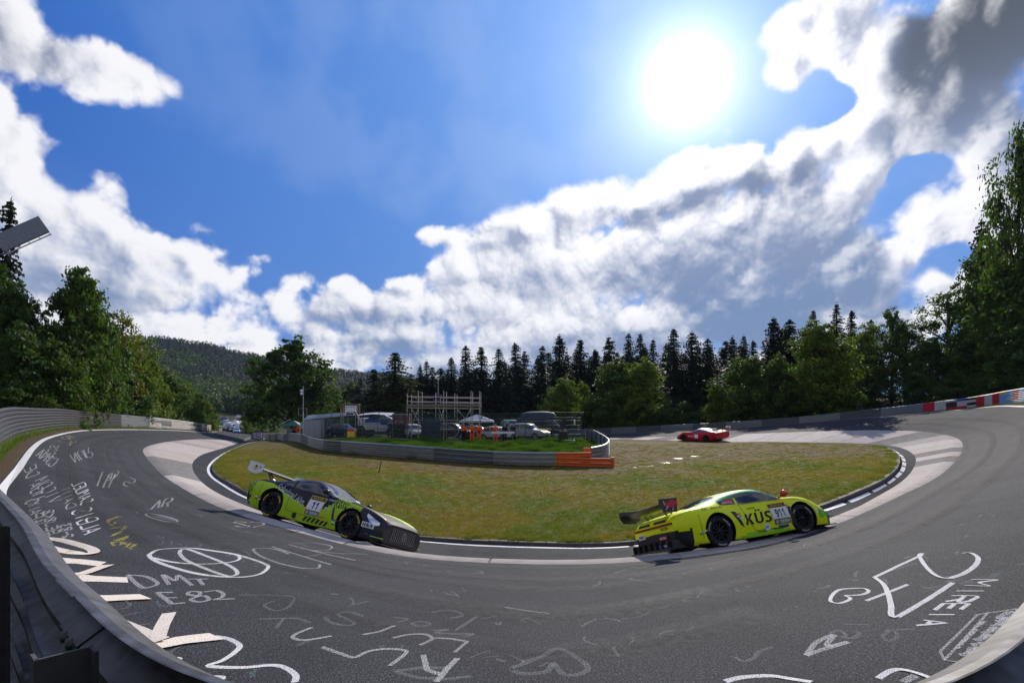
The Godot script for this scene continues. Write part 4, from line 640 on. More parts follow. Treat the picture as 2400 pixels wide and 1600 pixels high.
# ---------------------------------------------------------------- sky: air and clouds by direction
# clouds: azimuth, elevation, half width, half height (degrees), thickness, darkness
const CLOUDS := [[-42.0,27.1,3.7,4.9,0.8,0.45], [-38.9,26.8,2.9,2.5,0.7,0.1], [-36.4,26.8,3.4,2.4,0.7,0.0], [-33.5,26.9,2.5,1.6,0.5,0.0], [-31.8,27.0,1.0,0.7,0.4,0.0], [-43.6,22.3,3.2,4.1,0.8,0.5], [-41.5,21.0,1.7,1.7,0.35,0.0], [-39.5,21.3,1.1,0.7,0.25,0.0], [-41.0,19.4,0.8,0.6,0.3,0.0], [-42.2,16.9,2.9,2.7,0.8,0.0], [-39.7,15.4,3.1,2.7,0.85,0.0], [-37.6,16.5,2.5,1.9,0.7,0.0], [-35.6,15.1,2.9,2.7,0.8,0.1], [-34.1,13.8,3.6,3.1,0.9,0.2], [-30.3,14.2,3.3,2.2,0.8,0.0], [-27.8,15.0,1.6,1.0,0.5,0.0], [-38.9,11.7,4.5,3.6,1,0.35], [-34.7,10.6,5.1,3.2,1,0.45], [-30.6,11.4,2.3,1.8,0.6,0.1], [-38.1,7.8,6.8,2.7,0.9,0.3], [-29.0,13.1,1.7,1.3,0.5,0.0], [-24.8,14.9,1.6,0.6,0.35,0.0], [-27.1,12.4,1.0,1.0,0.4,0.0], [-23.3,11.4,2.6,1.2,0.5,0.0], [-21.0,12.9,1.8,1.4,0.5,0.0], [-25.1,11.4,1.4,0.6,0.35,0.0], [-30.3,8.5,3.0,1.6,0.6,0.0], [-28.3,7.1,2.4,1.1,0.6,0.0], [-24.4,7.6,2.6,1.6,0.65,0.0], [-30.3,7.0,2.6,1.5,0.7,0.0], [-26.9,6.1,4.2,1.2,0.6,0.0], [-26.2,13.4,2.1,1.5,0.35,0.0], [-29.3,16.6,2.0,1.4,0.3,0.0], [-32.2,18.5,1.6,1.0,0.2,0.0], [-36.2,18.7,1.7,1.3,0.25,0.0], [-22.6,10.3,4.5,2.0,0.45,0.0], [-16.3,12.3,2.4,1.6,0.5,0.0], [-13.8,11.4,6.2,2.5,0.9,0.35], [-11.1,13.3,2.5,1.2,0.7,0.0], [-18.7,10.5,2.8,1.8,0.7,0.0], [-8.3,11.6,3.9,1.7,0.6,0.1], [-6.1,10.6,2.6,2.1,0.5,0.0], [-10.5,8.4,2.1,1.4,0.9,0.0], [-17.9,6.7,1.0,0.6,0.35,0.0], [-21.0,6.3,3.1,1.8,0.7,0.2], [-13.0,8.3,9.2,2.9,0.6,0.7], [-19.5,8.5,2.4,2.4,0.6,0.3], [-6.6,18.2,3.0,1.3,0.7,0.0], [-8.3,17.9,1.7,1.0,0.5,0.0], [-1.8,18.1,4.8,1.9,0.8,0.0], [-4.8,14.8,4.8,2.9,0.8,0.0], [1.3,18.9,4.8,2.4,0.9,0.0], [6.1,20.4,4.4,2.7,0.9,0.1], [10.0,21.3,3.4,2.3,0.8,0.0], [13.0,20.7,3.8,2.3,0.8,0.1], [18.7,22.0,4.3,3.2,0.9,0.1], [19.1,24.1,2.4,1.2,0.7,0.0], [22.6,22.6,3.4,2.8,0.9,0.2], [26.6,22.6,2.8,2.7,0.9,0.25], [4.4,15.2,11.4,4.9,1,0.2], [-1.8,11.5,7.5,3.8,0.9,0.15], [17.1,15.8,9.7,6.2,1,0.55], [25.9,16.4,7.1,6.9,1,0.75], [23.3,10.6,9.7,5.1,1,1.0], [13.0,9.2,9.2,3.8,0.9,0.6], [5.3,8.9,8.7,3.4,0.8,0.25], [31.0,12.8,4.2,5.4,0.9,0.8], [31.6,8.4,6.4,2.9,0.8,0.6], [30.0,31.6,4.3,2.8,0.9,0.0], [26.9,32.1,2.8,1.7,0.8,0.0], [26.6,29.6,2.1,1.8,0.7,0.0], [26.2,28.6,0.9,0.6,0.5,0.0], [33.5,28.2,4.9,4.0,1,0.1], [32.2,24.0,3.5,2.8,0.9,0.0], [29.6,23.6,2.0,1.6,0.8,0.0], [32.9,20.7,3.1,2.3,0.9,0.0], [31.6,19.6,2.2,1.7,0.7,0.0], [38.7,27.2,4.8,6.0,1,0.9], [41.0,28.2,5.0,4.6,1,1], [37.6,23.3,4.4,3.2,1,0.5], [41.0,20.8,3.3,4.4,0.9,0.5], [40.2,16.5,3.9,3.4,0.8,0.15], [37.0,15.9,3.1,2.3,0.7,0.0], [35.0,13.6,2.1,2.0,0.7,0.0], [37.0,11.3,1.7,1.4,0.6,0.1], [34.1,11.7,1.5,1.7,0.6,0.0], [41.0,12.0,3.5,3.5,0.8,0.1], [38.4,9.1,3.2,2.0,0.7,0.3], [29.8,26.4,2.7,1.8,-0.85,0.0], [36.2,20.0,2.7,1.3,-0.75,0.0], [29.0,27.8,1.7,1.5,-0.6,0.0], [38.9,12.6,1.9,2.0,-0.4,0.0], [-6.6,5.9,13.0,2.6,0.55,0.8], [-21.0,4.3,7.7,2.0,0.5,0.5], [13.0,4.5,16.7,2.6,0.6,0.8], [31.6,5.1,9.6,2.2,0.6,0.6]]

func smooth(a: float, b: float, x: float) -> float:
	var t := clampf((x - a) / (b - a), 0.0, 1.0)
	return t * t * (3.0 - 2.0 * t)

func make_sky() -> PanoramaSkyMaterial:
	var blobs := CLOUDS.duplicate()
	var rng := RandomNumberGenerator.new()
	rng.seed = 11
	for i in 150:     # the same kind of sky goes on all round
		var az := rng.randf_range(52.0, 308.0)
		var el := rng.randf_range(2.0, 60.0)
		for k in 3:
			var r := rng.randf_range(2.5, 7.0)
			blobs.append([az + rng.randf_range(-7, 7), el + rng.randf_range(-3, 3), r * 1.5, r * 0.8, rng.randf_range(0.45, 1.0), rng.randf_range(0.0, 0.5)])
	# coarse fields of thickness and darkness
	var w := 1024
	var h := 512
	var thick := PackedFloat32Array()
	thick.resize(w * h)
	thick.fill(-1.0)
	var dark := PackedFloat32Array()
	dark.resize(w * h)
	for b in blobs:
		var az: float = b[0]
		var el: float = b[1]
		var ra: float = b[2]
		var re: float = b[3]
		var s := w / 360.0
		for y in range(maxi(int((90.0 - el - re * 1.6) * s), 0), mini(int((90.0 - el + re * 1.6) * s) + 1, h - 1)):
			var q := ((90.0 - (y + 0.5) / s) - el) / re
			for x in range(int((az + 180.0 - ra * 1.6) * s), int((az + 180.0 + ra * 1.6) * s) + 1):
				var p := ((x + 0.5) / s - 180.0 - az) / ra
				var d := 1.0 - sqrt(p * p + q * q)
				var k := y * w + posmod(x, w)
				if b[4] < 0.0:
					if d > 0.0:
						thick[k] += b[4] * smooth(0.0, 0.6, d)
				else:
					var t: float = d * b[4] if d > 0.0 else d
					# soft union, so that the parts of one cloud run together
					var o := thick[k]
					var hh := clampf(0.5 + 0.5 * (t - o) / 0.35, 0.0, 1.0)
					thick[k] = lerpf(o, t, hh) + 0.35 * hh * (1.0 - hh)
					if d > -0.2:
						dark[k] = maxf(dark[k], b[5] * smooth(-0.3, 0.4, d))
	# whole sky at a quarter of the size, then the part round the camera's view in full
	var full := Image.create_empty(4096, 2048, false, Image.FORMAT_RGBF)
	var low := paint_sky(thick, dark, w, h, 0, 0, 1024, 512, 1024)
	low.resize(4096, 2048, Image.INTERPOLATE_BILINEAR)
	full.blit_rect(low, Rect2i(0, 0, 4096, 2048), Vector2i.ZERO)
	var near := paint_sky(thick, dark, w, h, 1480, 540, 1140, 512, 4096)
	full.blit_rect(near, Rect2i(0, 0, 1140, 512), Vector2i(1480, 540))
	var m := PanoramaSkyMaterial.new()
	m.panorama = ImageTexture.create_from_image(full)
	return m

func sample(f: PackedFloat32Array, w: int, h: int, x: float, y: float) -> float:
	var i := int(floorf(x))
	var j := clampi(int(floorf(y)), 0, h - 2)
	var fx := x - i
	var fy := clampf(y - j, 0.0, 1.0)
	var i1 := posmod(i + 1, w)
	i = posmod(i, w)
	return lerpf(lerpf(f[j * w + i], f[j * w + i1], fx), lerpf(f[(j + 1) * w + i], f[(j + 1) * w + i1], fx), fy)

func paint_sky(thick: PackedFloat32Array, dark: PackedFloat32Array, w: int, h: int, x0: int, y0: int, nx: int, ny: int, round: int) -> Image:
	var puff := FastNoiseLite.new()
	puff.noise_type = FastNoiseLite.TYPE_SIMPLEX_SMOOTH
	puff.fractal_type = FastNoiseLite.FRACTAL_RIDGED
	puff.fractal_octaves = 5
	puff.fractal_gain = 0.52
	puff.frequency = 6.5
	puff.seed = 4
	puff.domain_warp_enabled = true
	puff.domain_warp_amplitude = 0.012
	puff.domain_warp_frequency = 14.0
	puff.domain_warp_fractal_octaves = 3
	var fbm := FastNoiseLite.new()
	fbm.noise_type = FastNoiseLite.TYPE_SIMPLEX_SMOOTH
	fbm.fractal_octaves = 5
	fbm.frequency = 4.0
	fbm.seed = 8
	var s := SUN.normalized()
	var sun_az := rad_to_deg(atan2(s.x, -s.z))
	var sun_el := rad_to_deg(asin(s.y))
	var per := 360.0 / round
	var d := PackedFloat32Array()
	d.resize(nx * ny)
	var soft := PackedFloat32Array()
	soft.resize(nx * ny)
	var crease := PackedFloat32Array()
	crease.resize(nx * ny)
	var dirs := PackedVector3Array()
	dirs.resize(nx * ny)
	for y in ny:
		var el := deg_to_rad(90.0 - (y0 + y + 0.5) * per)
		var ce := cos(el)
		var se := sin(el)
		for x in nx:
			var az := deg_to_rad((x0 + x + 0.5) * per - 180.0)
			var p := Vector3(sin(az) * ce, se, -cos(az) * ce)
			var k := y * nx + x
			dirs[k] = p
			if se < -0.05:
				d[k] = -1.0
				continue
			var b := sample(thick, w, h, (x0 + x + 0.5) * per * w / 360.0 - 0.5, (y0 + y + 0.5) * per * w / 360.0 - 0.5)
			soft[k] = fbm.get_noise_3dv(p)
			if b < -1.3:
				d[k] = b
				continue
			crease[k] = puff.get_noise_3dv(p)
			d[k] = b - 0.42 * crease[k] + 0.4 * soft[k] + 0.06
	var out := PackedFloat32Array()
	out.resize(nx * ny * 3)
	for y in ny:
		for x in nx:
			var k := y * nx + x
			var p := dirs[k]
			var el := rad_to_deg(asin(clampf(p.y, -1.0, 1.0)))
			var g := rad_to_deg(acos(clampf(p.dot(s), -1.0, 1.0)))
			# air
			var near := exp(-g / 26.0)
			var c := Vector3(0.02, 0.125, 0.5).lerp(Vector3(0.17, 0.42, 0.98), clampf(near * 1.25, 0.0, 1.0))
			c = c.lerp(Vector3(0.26, 0.45, 0.78), 0.75 * exp(-maxf(el, 0.0) / 9.0))
			c = c.lerp(Vector3(0.012, 0.09, 0.42), 0.7 * smooth(38.0, 62.0, g) * smooth(8.0, 30.0, el))
			# thin high veil
			var veil := smooth(0.05, 0.6, soft[k] + 0.2) * 0.14
			c = c.lerp(Vector3(0.6, 0.7, 0.9), veil * smooth(50.0, 25.0, g) * 0.5 + veil * 0.4)
			c += Vector3(1.0, 1.0, 0.98) * (4.0 * exp(-(g / 1.5) * (g / 1.5)) + 2.4 * exp(-g / 2.1) + 0.5 * exp(-g / 9.0))
			# cloud
			if d[k] > -0.08:
				var a := smooth(-0.08, 0.16 + 0.3 * smooth(-0.1, 0.4, soft[k]), d[k])
				var az := (x0 + x + 0.5) * per - 180.0
				var tx := sun_az - az
				var ty := sun_el - el
				var tl := sqrt(tx * tx + ty * ty) + 0.001
				tx /= tl
				ty /= tl
				var d1 := at_dir(d, nx, ny, x + tx * 0.9 / per, y - ty * 0.9 / per)
				var d2 := at_dir(d, nx, ny, x + tx * 2.6 / per, y - ty * 2.6 / per)
				var d0 := at_dir(d, nx, ny, x + tx * 0.35 / per, y - ty * 0.35 / per)
				var thick_here := maxf(d[k], 0.0)
				var between := maxf(d1, 0.0) + maxf(d2, 0.0)
				var relief := clampf((d[k] - d0) * 0.7 + (d[k] - d1) * 0.8, -0.3, 0.3)
				var dk := sample(dark, w, h, (x0 + x + 0.5) * per * w / 360.0 - 0.5, (y0 + y + 0.5) * per * w / 360.0 - 0.5)
				var lit := clampf(0.8 - 0.6 * dk - 0.22 * smooth(0.2, 1.1, thick_here) + 0.45 * exp(-2.2 * between) + relief - 0.2 * (crease[k] + 0.2) + 0.1 * soft[k], 0.0, 1.0)
				var shade := Vector3(0.26, 0.33, 0.52).lerp(Vector3(0.11, 0.13, 0.17), dk * smooth(16.0, 30.0, el))
				shade = shade.lerp(Vector3(0.17, 0.27, 0.47), dk * smooth(20.0, 8.0, el) * 0.8)
				var white := Vector3(0.93, 0.93, 0.97) * (1.0 + 0.5 * exp(-g / 14.0))
				var q := shade.lerp(white, smooth(0.0, 0.95, lit))
				c = c.lerp(q, a)
			var o := k * 3
			out[o] = c.x
			out[o + 1] = c.y
			out[o + 2] = c.z
	return Image.create_from_data(nx, ny, false, Image.FORMAT_RGBF, out.to_byte_array())

func at_dir(d: PackedFloat32Array, nx: int, ny: int, x: float, y: float) -> float:
	return d[clampi(int(y), 0, ny - 1) * nx + clampi(int(x), 0, nx - 1)]

# ---------------------------------------------------------------- terrain, hill, road, concrete bowl, kerb, infield
const CAMP_RAIL := [Vector3(2.86, 0.40, -36.50), Vector3(0.28, 0.44, -36.60), Vector3(-2.35, 0.51, -36.80), Vector3(-4.55, 0.67, -37.00), Vector3(-6.72, 0.80, -37.20), Vector3(-8.87, 0.90, -37.80), Vector3(-11.21, 0.98, -39.40), Vector3(-13.70, 1.01, -42.00), Vector3(-16.10, 1.03, -46.00), Vector3(-19.28, 1.00, -52.00), Vector3(-23.77, 0.95, -60.00), Vector3(-28.25, 0.89, -68.00), Vector3(-36.94, 0.59, -85.00), Vector3(-50.66, 0.08, -112.00), Vector3(-70.15, -0.81, -150.00)]
var infield_edge := PackedVector2Array()

func hill_y(x: float, z: float) -> float:      # wooded hills beyond the valley
	var d := -z
	var u := 1200.0 + 1300.0 * x / d
	var ridge := 0.0
	var k := [[-900, 40.0], [-200, 110.0], [150, 125.0], [360, 122.0], [480, 112.0], [560, 98.0], [640, 88.0], [740, 72.0], [870, 66.0], [1000, 55.0], [1300, 45.0], [3500, 40.0]]
	for i in k.size() - 1:
		if u >= k[i][0] and u <= k[i + 1][0]:
			ridge = lerpf(k[i][1], k[i + 1][1], smooth(0.0, 1.0, (u - k[i][0]) / (k[i + 1][0] - k[i][0])))
	var t := clampf((d - 250.0) / 620.0, 0.0, 1.0)
	return lerpf(4.0, ridge * d / 870.0, t * (0.55 + 0.45 * t)) if d < 900.0 else ridge * (1.0 - 0.5 * smooth(900.0, 1800.0, d))

func build_terrain() -> void:
	var m := Mesher.new()
	var rows := []
	for j in 77:
		var row := PackedVector3Array()
		for i in 101:
			var x := -200.0 + i * 4.0
			var z := 40.0 - j * 4.0
			row.append(Vector3(x, terrain_y(x, z), z))
		rows.append(row)
	m.grid(rows)
	# the sheet goes on to the horizon all round
	for side in [-1.0, 1.0]:
		var rr := []
		for j in 77:
			var z := 40.0 - j * 4.0
			rr.append(PackedVector3Array([Vector3(side * 200.0, terrain_y(side * 200.0, z), z), Vector3(side * 420.0, 8.0, z), Vector3(side * 4500.0, 8.0, z)]))
		m.grid(rr, [], [], side < 0.0)
	var back := PackedVector3Array()
	var behind := PackedVector3Array()
	for i in 101:
		var x := -200.0 + i * 4.0
		back.append(Vector3(x, terrain_y(x, 40.0), 40.0))
		behind.append(Vector3(x * 20.0, 4.0, 3000.0))
	m.grid([behind, back])
	structure("ground", m, M.ground)
	var h := Mesher.new()
	rows = []
	var ds := [264.0, 300, 340, 390, 450, 520, 600, 690, 780, 870, 960, 1100, 1400, 2000, 4500]
	for d in ds:
		var row := PackedVector3Array()
		for i in 91:
			var x: float = lerpf(-1.6, 1.6, i / 90.0) * d if d > 264.0 else lerpf(-422.0, 422.0, i / 90.0)
			var y: float = hill_y(x, -d)
			if d <= 264.0:
				y = terrain_y(clampf(x, -200, 200), -264.0) if absf(x) < 200 else 6.0
			row.append(Vector3(x, y, -d))
		rows.append(row)
	h.grid(rows)
	structure("hill", h, M.ground)

func ribbon(pts: PackedVector3Array, width: float, lift: float) -> Mesher:
	var m := Mesher.new()
	var a := PackedVector3Array()
	var b := PackedVector3Array()
	for i in pts.size():
		var d := pts[mini(i + 1, pts.size() - 1)] - pts[maxi(i - 1, 0)]
		var s := Vector3(-d.z, 0, d.x).normalized() * width * 0.5
		a.append(pts[i] - s + Vector3.UP * lift)
		b.append(pts[i] + s + Vector3.UP * lift)
	m.grid([a, b])
	return m

func strip(a: PackedVector3Array, b: PackedVector3Array, across: int) -> Mesher:
	var rows := []
	for j in across + 1:
		var row := PackedVector3Array()
		for i in a.size():
			row.append(a[i].lerp(b[i], float(j) / across))
		rows.append(row)
	var m := Mesher.new()
	m.grid(rows)
	return m

func kerb_foot(s: float) -> Vector3:
	var g := at_station(cg, s)
	var c := at_station(cc, s)
	var w := Vector2(c.x - g.x, c.z - g.z).length()
	var p := g.lerp(c, minf(0.22 / maxf(w, 0.01), 0.5))
	p.y = g.y - 0.13 * kerb_rise(s)
	return p

func kerb_rise(s: float) -> float:
	return smooth(12.0, 20.0, s) * smooth(68.0, 64.0, s)

func build_road() -> void:
	var r := PackedVector3Array()
	var w := PackedVector3Array()
	var l := PackedVector3Array()
	var out1 := PackedVector3Array()
	var out2 := PackedVector3Array()
	var out3 := PackedVector3Array()
	var line_a := PackedVector3Array()
	var line_b := PackedVector3Array()
	var li := PackedVector3Array()
	var c := PackedVector3Array()
	var cj := PackedVector3Array()
	var lj := PackedVector3Array()
	var lj2 := PackedVector3Array()
	var k := PackedVector3Array()
	var k2 := PackedVector3Array()
	for i in 321:
		var s := i * 0.25
		var a := at_station(cr, s)
		var b := at_station(cl, s)
		var wide := a.distance_to(b)
		var o := Vector3(a.x - b.x, 0, a.z - b.z).normalized()
		r.append(a)
		w.append(a.lerp(b, minf(0.78 / wide, 0.4)))
		line_a.append(a.lerp(b, minf(0.84 / wide, 0.4)) + Vector3.UP * 0.006)
		line_b.append(a.lerp(b, minf(1.06 / wide, 0.45)) + Vector3.UP * 0.006)
		l.append(b)
		out1.append(a + o * 0.7 + Vector3.DOWN * 0.04)
		out2.append(a + o * 3.0 + Vector3.DOWN * 0.5)
		out3.append(a + o * 6.0 + Vector3.DOWN * 1.6)
		li.append(lip_at(s))
		c.append(at_station(cc, s))
		lj.append(b + Vector3.DOWN * 0.03)
		lj2.append(lip_at(s) + Vector3.DOWN * 0.03)
		cj.append(at_station(cc, s) + Vector3.DOWN * 0.03)
		k.append(kerb_foot(s))
		var g := at_station(cg, s)
		k2.append(g)
	var road := structure("road", strip(w, l, 10), M.asphalt)
	var verge := Mesher.new()
	verge.grid([out3, out2, out1, r, w])
	structure("verge", verge, M.soil)
	var lm := Mesher.new()
	lm.grid([line_a, line_b])
	part("edge_line", lm, M.line_paint, road)
	# chalk and paint on the asphalt
	for e in CHALK:
		var pts := PackedVector3Array()
		var q: Array = e
		for i in range(2, q.size() - 2, 2):
			var n := 6
			for j in n:
				var f := float(j) / n
				var p0 := Vector2(q[maxi(i - 2, 2)], q[maxi(i - 1, 3)])
				var p1 := Vector2(q[i], q[i + 1])
				var p2 := Vector2(q[i + 2], q[i + 3])
				var p3 := Vector2(q[i + 4], q[i + 5]) if i + 5 < q.size() else p2
				var x := p1.cubic_interpolate(p2, p0, p3, f) if q.size() > 10 else p1.lerp(p2, f)
				pts.append(road_at(x.x, x.y))
		pts.append(road_at(q[q.size() - 2], q[q.size() - 1]))
		part("chalk_mark", ribbon(pts, q[1], 0.005 if q[0] != 3 else 0.009), M["chalk_%d" % int(q[0])], road)
	# worn, unreadable scribbles: loops and ticks in faint chalk
	var sc := RandomNumberGenerator.new()
	sc.seed = 7
	for e in 130:
		var s0 := sc.randf_range(22.0, 56.0)
		var t0 := sc.randf_range(0.08, 0.93)
		var per_s := road_at(s0, t0).distance_to(road_at(s0 + 1.0, t0))
		var wide := at_station(cr, s0).distance_to(at_station(cl, s0))
		var size := sc.randf_range(0.12, 0.4)
		for g in sc.randi_range(2, 7):
			var pts := PackedVector3Array()
			var a := Vector2(sc.randf_range(-0.5, 0.5) + g * 0.9, sc.randf_range(-0.6, 0.6))
			var b := a + Vector2(sc.randf_range(-0.8, 0.8), sc.randf_range(-1.2, 1.2))
			var c0 := b + Vector2(sc.randf_range(-0.9, 0.9), sc.randf_range(-1.0, 1.0))
			for i in 11:
				var q := a.lerp(b, i / 10.0).lerp(b.lerp(c0, i / 10.0), i / 10.0) * size
				pts.append(road_at(s0 + q.x / per_s, clampf(t0 + q.y / wide, 0.08, 0.99)))
			part("chalk_mark", ribbon(pts, sc.randf_range(0.015, 0.045), 0.005), M["chalk_%d" % (2 if e % 6 else 5)], road)
	# dark rubber laid along the driving lines
	for e in [[14.0, 44.0, 0.42, 0.5], [16.0, 50.0, 0.6, 0.35], [20.0, 40.0, 0.75, 0.3], [36.0, 66.0, 0.82, 0.4], [12.0, 36.0, 0.25, 0.3], [48.0, 72.0, 0.6, 0.45]]:
		for g in [-0.8, 0.8]:
			var pts := PackedVector3Array()
			var q: float = e[0]
			while q < e[1]:
				var wide := at_station(cr, q).distance_to(at_station(cl, q))
				pts.append(road_at(q, clampf(e[2] + g / wide + 0.03 * sin(q * 0.2), 0.0, 0.97)))
				q += 0.25
			part("tyre_mark", ribbon(pts, e[3] * 2.0, 0.003), M.rubber_mark, road)
	# concrete bowl: slabs with open joints over a darker bed
	var bed := Mesher.new()
	bed.grid([lj, lj2, cj])
	var bowl := structure("concrete_bank", bed, M.joint)
	var s := 10.2
	var n := 0
	var rng := RandomNumberGenerator.new()
	rng.seed = 3
	while s < 79.5:
		var p := at_station(cl, s)
		var step := 0.05
		var want := (3.6 if s < 60.0 else 2.6) * rng.randf_range(0.85, 1.2)
		while s + step < 79.9 and at_station(cl, s + step).distance_to(p) + at_station(cc, s + step).distance_to(at_station(cc, s)) < want * 2.0:
			step += 0.05
		var e := s + step
		var m := Mesher.new()
		var rows := []
		for j in 9:
			rows.append(PackedVector3Array())
		var cells := 6
		for i in cells + 1:
			var gap := 0.0012 * 25.0 / maxf(p.distance_to(at_station(cl, e)), 0.3)
			var q := lerpf(s + step * gap, e - step * gap, float(i) / cells)
			var a := at_station(cl, q)
			var b := lip_at(q)
			var d := at_station(cc, q)
			var pr := [a + Vector3.DOWN * 0.028, a + Vector3.UP * 0.004, a.lerp(b, 0.5) + Vector3.UP * 0.006, b, b.lerp(d, 0.06) + Vector3.DOWN * 0.01, b.lerp(d, 0.35), b.lerp(d, 0.7), d, d + Vector3.DOWN * 0.028]
			for j in 9:
				rows[j].append(pr[j])
		m.grid(rows)
		for q in [0, cells]:
			for j in range(1, 7):
				var a: Vector3 = rows[j][q]
				var b: Vector3 = rows[j + 1][q]
				m.quad(a, b, b + Vector3.DOWN * 0.028, a + Vector3.DOWN * 0.028)
		var kind: String = "concrete_%d" % [0, 1, 3, 0, 2, 3][rng.randi() % 6]
		if s > 60.0 and n % 2 == 0 and rng.randf() < 0.75 or s > 22 and s < 26 or s > 60.2 and s < 62.2:
			kind = "rough_concrete"
		part("slab", m, M[kind], bowl)
		n += 1
		s = e
	# inner lane, its line and the kerb
	var inner := structure("inner_lane", strip(c, k, 4), M.inner_asphalt)
	var la := PackedVector3Array()
	var lb := PackedVector3Array()
	for i in range(20, 262):
		var wide := k[i].distance_to(c[i])
		la.append(k[i].lerp(c[i], minf(0.1 / wide, 0.3)) + Vector3.UP * 0.006)
		lb.append(k[i].lerp(c[i], minf(0.3 / wide, 0.5)) + Vector3.UP * 0.006)
	var q := Mesher.new()
	q.grid([la, lb], [], [], true)
	# solid on the way in and round the front, broken dashes towards the way out
	var total := 0.0
	var from := 0
	for i in range(1, la.size()):
		total += la[i].distance_to(la[i - 1])
		var dashed: bool = i > 165
		if (dashed and total > 2.4) or (not dashed and total > 12.0) or i == la.size() - 1:
			if i - from > 1:
				var d := Mesher.new()
				d.grid([la.slice(from, i + 1), lb.slice(from, i + 1)])
				part("lane_line", d, M.line_paint, inner)
			from = i + (1 if dashed else 0)
			total = 0.0
	var kerb := Mesher.new()
	var foot := PackedVector3Array()
	var face := PackedVector3Array()
	for i in range(60, 262):
		foot.append(k[i] + Vector3.DOWN * 0.03)
		face.append(k2[i] + Vector3.DOWN * 0.05)
	kerb.grid([foot, face])
	var kb := structure("kerb", kerb, M.joint)
	s = 18.0
	while s < 65.0:
		var p := at_station(cg, s)
		var step := 0.02
		while at_station(cg, s + step).distance_to(p) < 1.0:
			step += 0.02
		var m := Mesher.new()
		var rows := []
		for j in 5:
			rows.append(PackedVector3Array())
		var jit := rng.randf_range(-0.008, 0.008)
		for i in 4:
			var e := s + step * (0.012 + 0.976 * i / 3.0)
			var a := kerb_foot(e)
			var b := at_station(cg, e)
			var h := kerb_rise(e)
			var o := (a - b) * Vector3(1, 0, 1) * 0.12
			var pr := [a + Vector3.DOWN * 0.02, a + Vector3.UP * (0.1 * h + jit) - o * 0.4, a - o + Vector3.UP * (0.128 * h + jit), b + o * 0.6 + Vector3.UP * (0.0 + jit), b + Vector3.DOWN * 0.04]
			for j in 5:
				rows[j].append(pr[j])
		m.grid(rows)
		part("kerb_stone", m, M.kerb, kb)
		s += step
	build_infield(k2)

func camp_distance(x: float, z: float) -> float:      # metres in front of (+) the camp rail, large elsewhere
	var best := 1e9
	var sign := 1.0
	for i in CAMP_RAIL.size() - 4:
		var a := Vector2(CAMP_RAIL[i].x, CAMP_RAIL[i].z)
		var b := Vector2(CAMP_RAIL[i + 1].x, CAMP_RAIL[i + 1].z)
		var p := Vector2(x, z)
		var q := Geometry2D.get_closest_point_to_segment(p, a, b)
		if p.distance_to(q) < best:
			best = p.distance_to(q)
			sign = 1.0 if (b - a).cross(p - a) > 0 else -1.0
	return best * -sign

func in_camp(x: float, z: float) -> bool:
	return Geometry2D.is_point_in_polygon(Vector2(x, z), camp_edge)

var camp_edge := PackedVector2Array()
var lawn_noise := FastNoiseLite.new()

func lawn_tone(x: float, z: float) -> Color:      # green, dry and worn patches of the turf
	var n := lawn_noise.get_noise_2d(x * 3.0, z * 5.0)
	var n2 := lawn_noise.get_noise_2d(x * 9.0 + 50.0, z * 14.0)
	var n3 := lawn_noise.get_noise_2d(x * 24.0, z * 40.0 + 9.0)
	if in_camp(x, z):
		return Color(0.16, 0.27, 0.12).lerp(Color(0.5, 0.45, 0.4), clampf(n2, 0.0, 1.0) * 0.4)
	var worn := 0.0
	if z < -31.0:
		worn = smooth(7.5, 1.5, camp_distance(x, z)) * 0.75
		worn = maxf(worn, smooth(4.0, 0.0, absf(x + 2.0 * sin(z) - 7.0 - (z + 36.0) * 0.4)) * 0.5)
	var c := Color(1.0, 1.0, 1.0).lerp(Color(0.68, 0.95, 0.6), smooth(0.0, 0.45, n + n2 * 0.6 + 0.05))
	c = c.lerp(Color(1.25, 1.05, 0.9), smooth(0.0, 0.5, -n + n3 * 0.5))
	var bare := smooth(0.25, 0.75, worn + n2 * 0.7 + n3 * 0.5 + maxf(-n, 0.0) * 0.5 - 0.02)
	return c.lerp(Color(0.75, 0.55, 0.75), bare * 0.85)

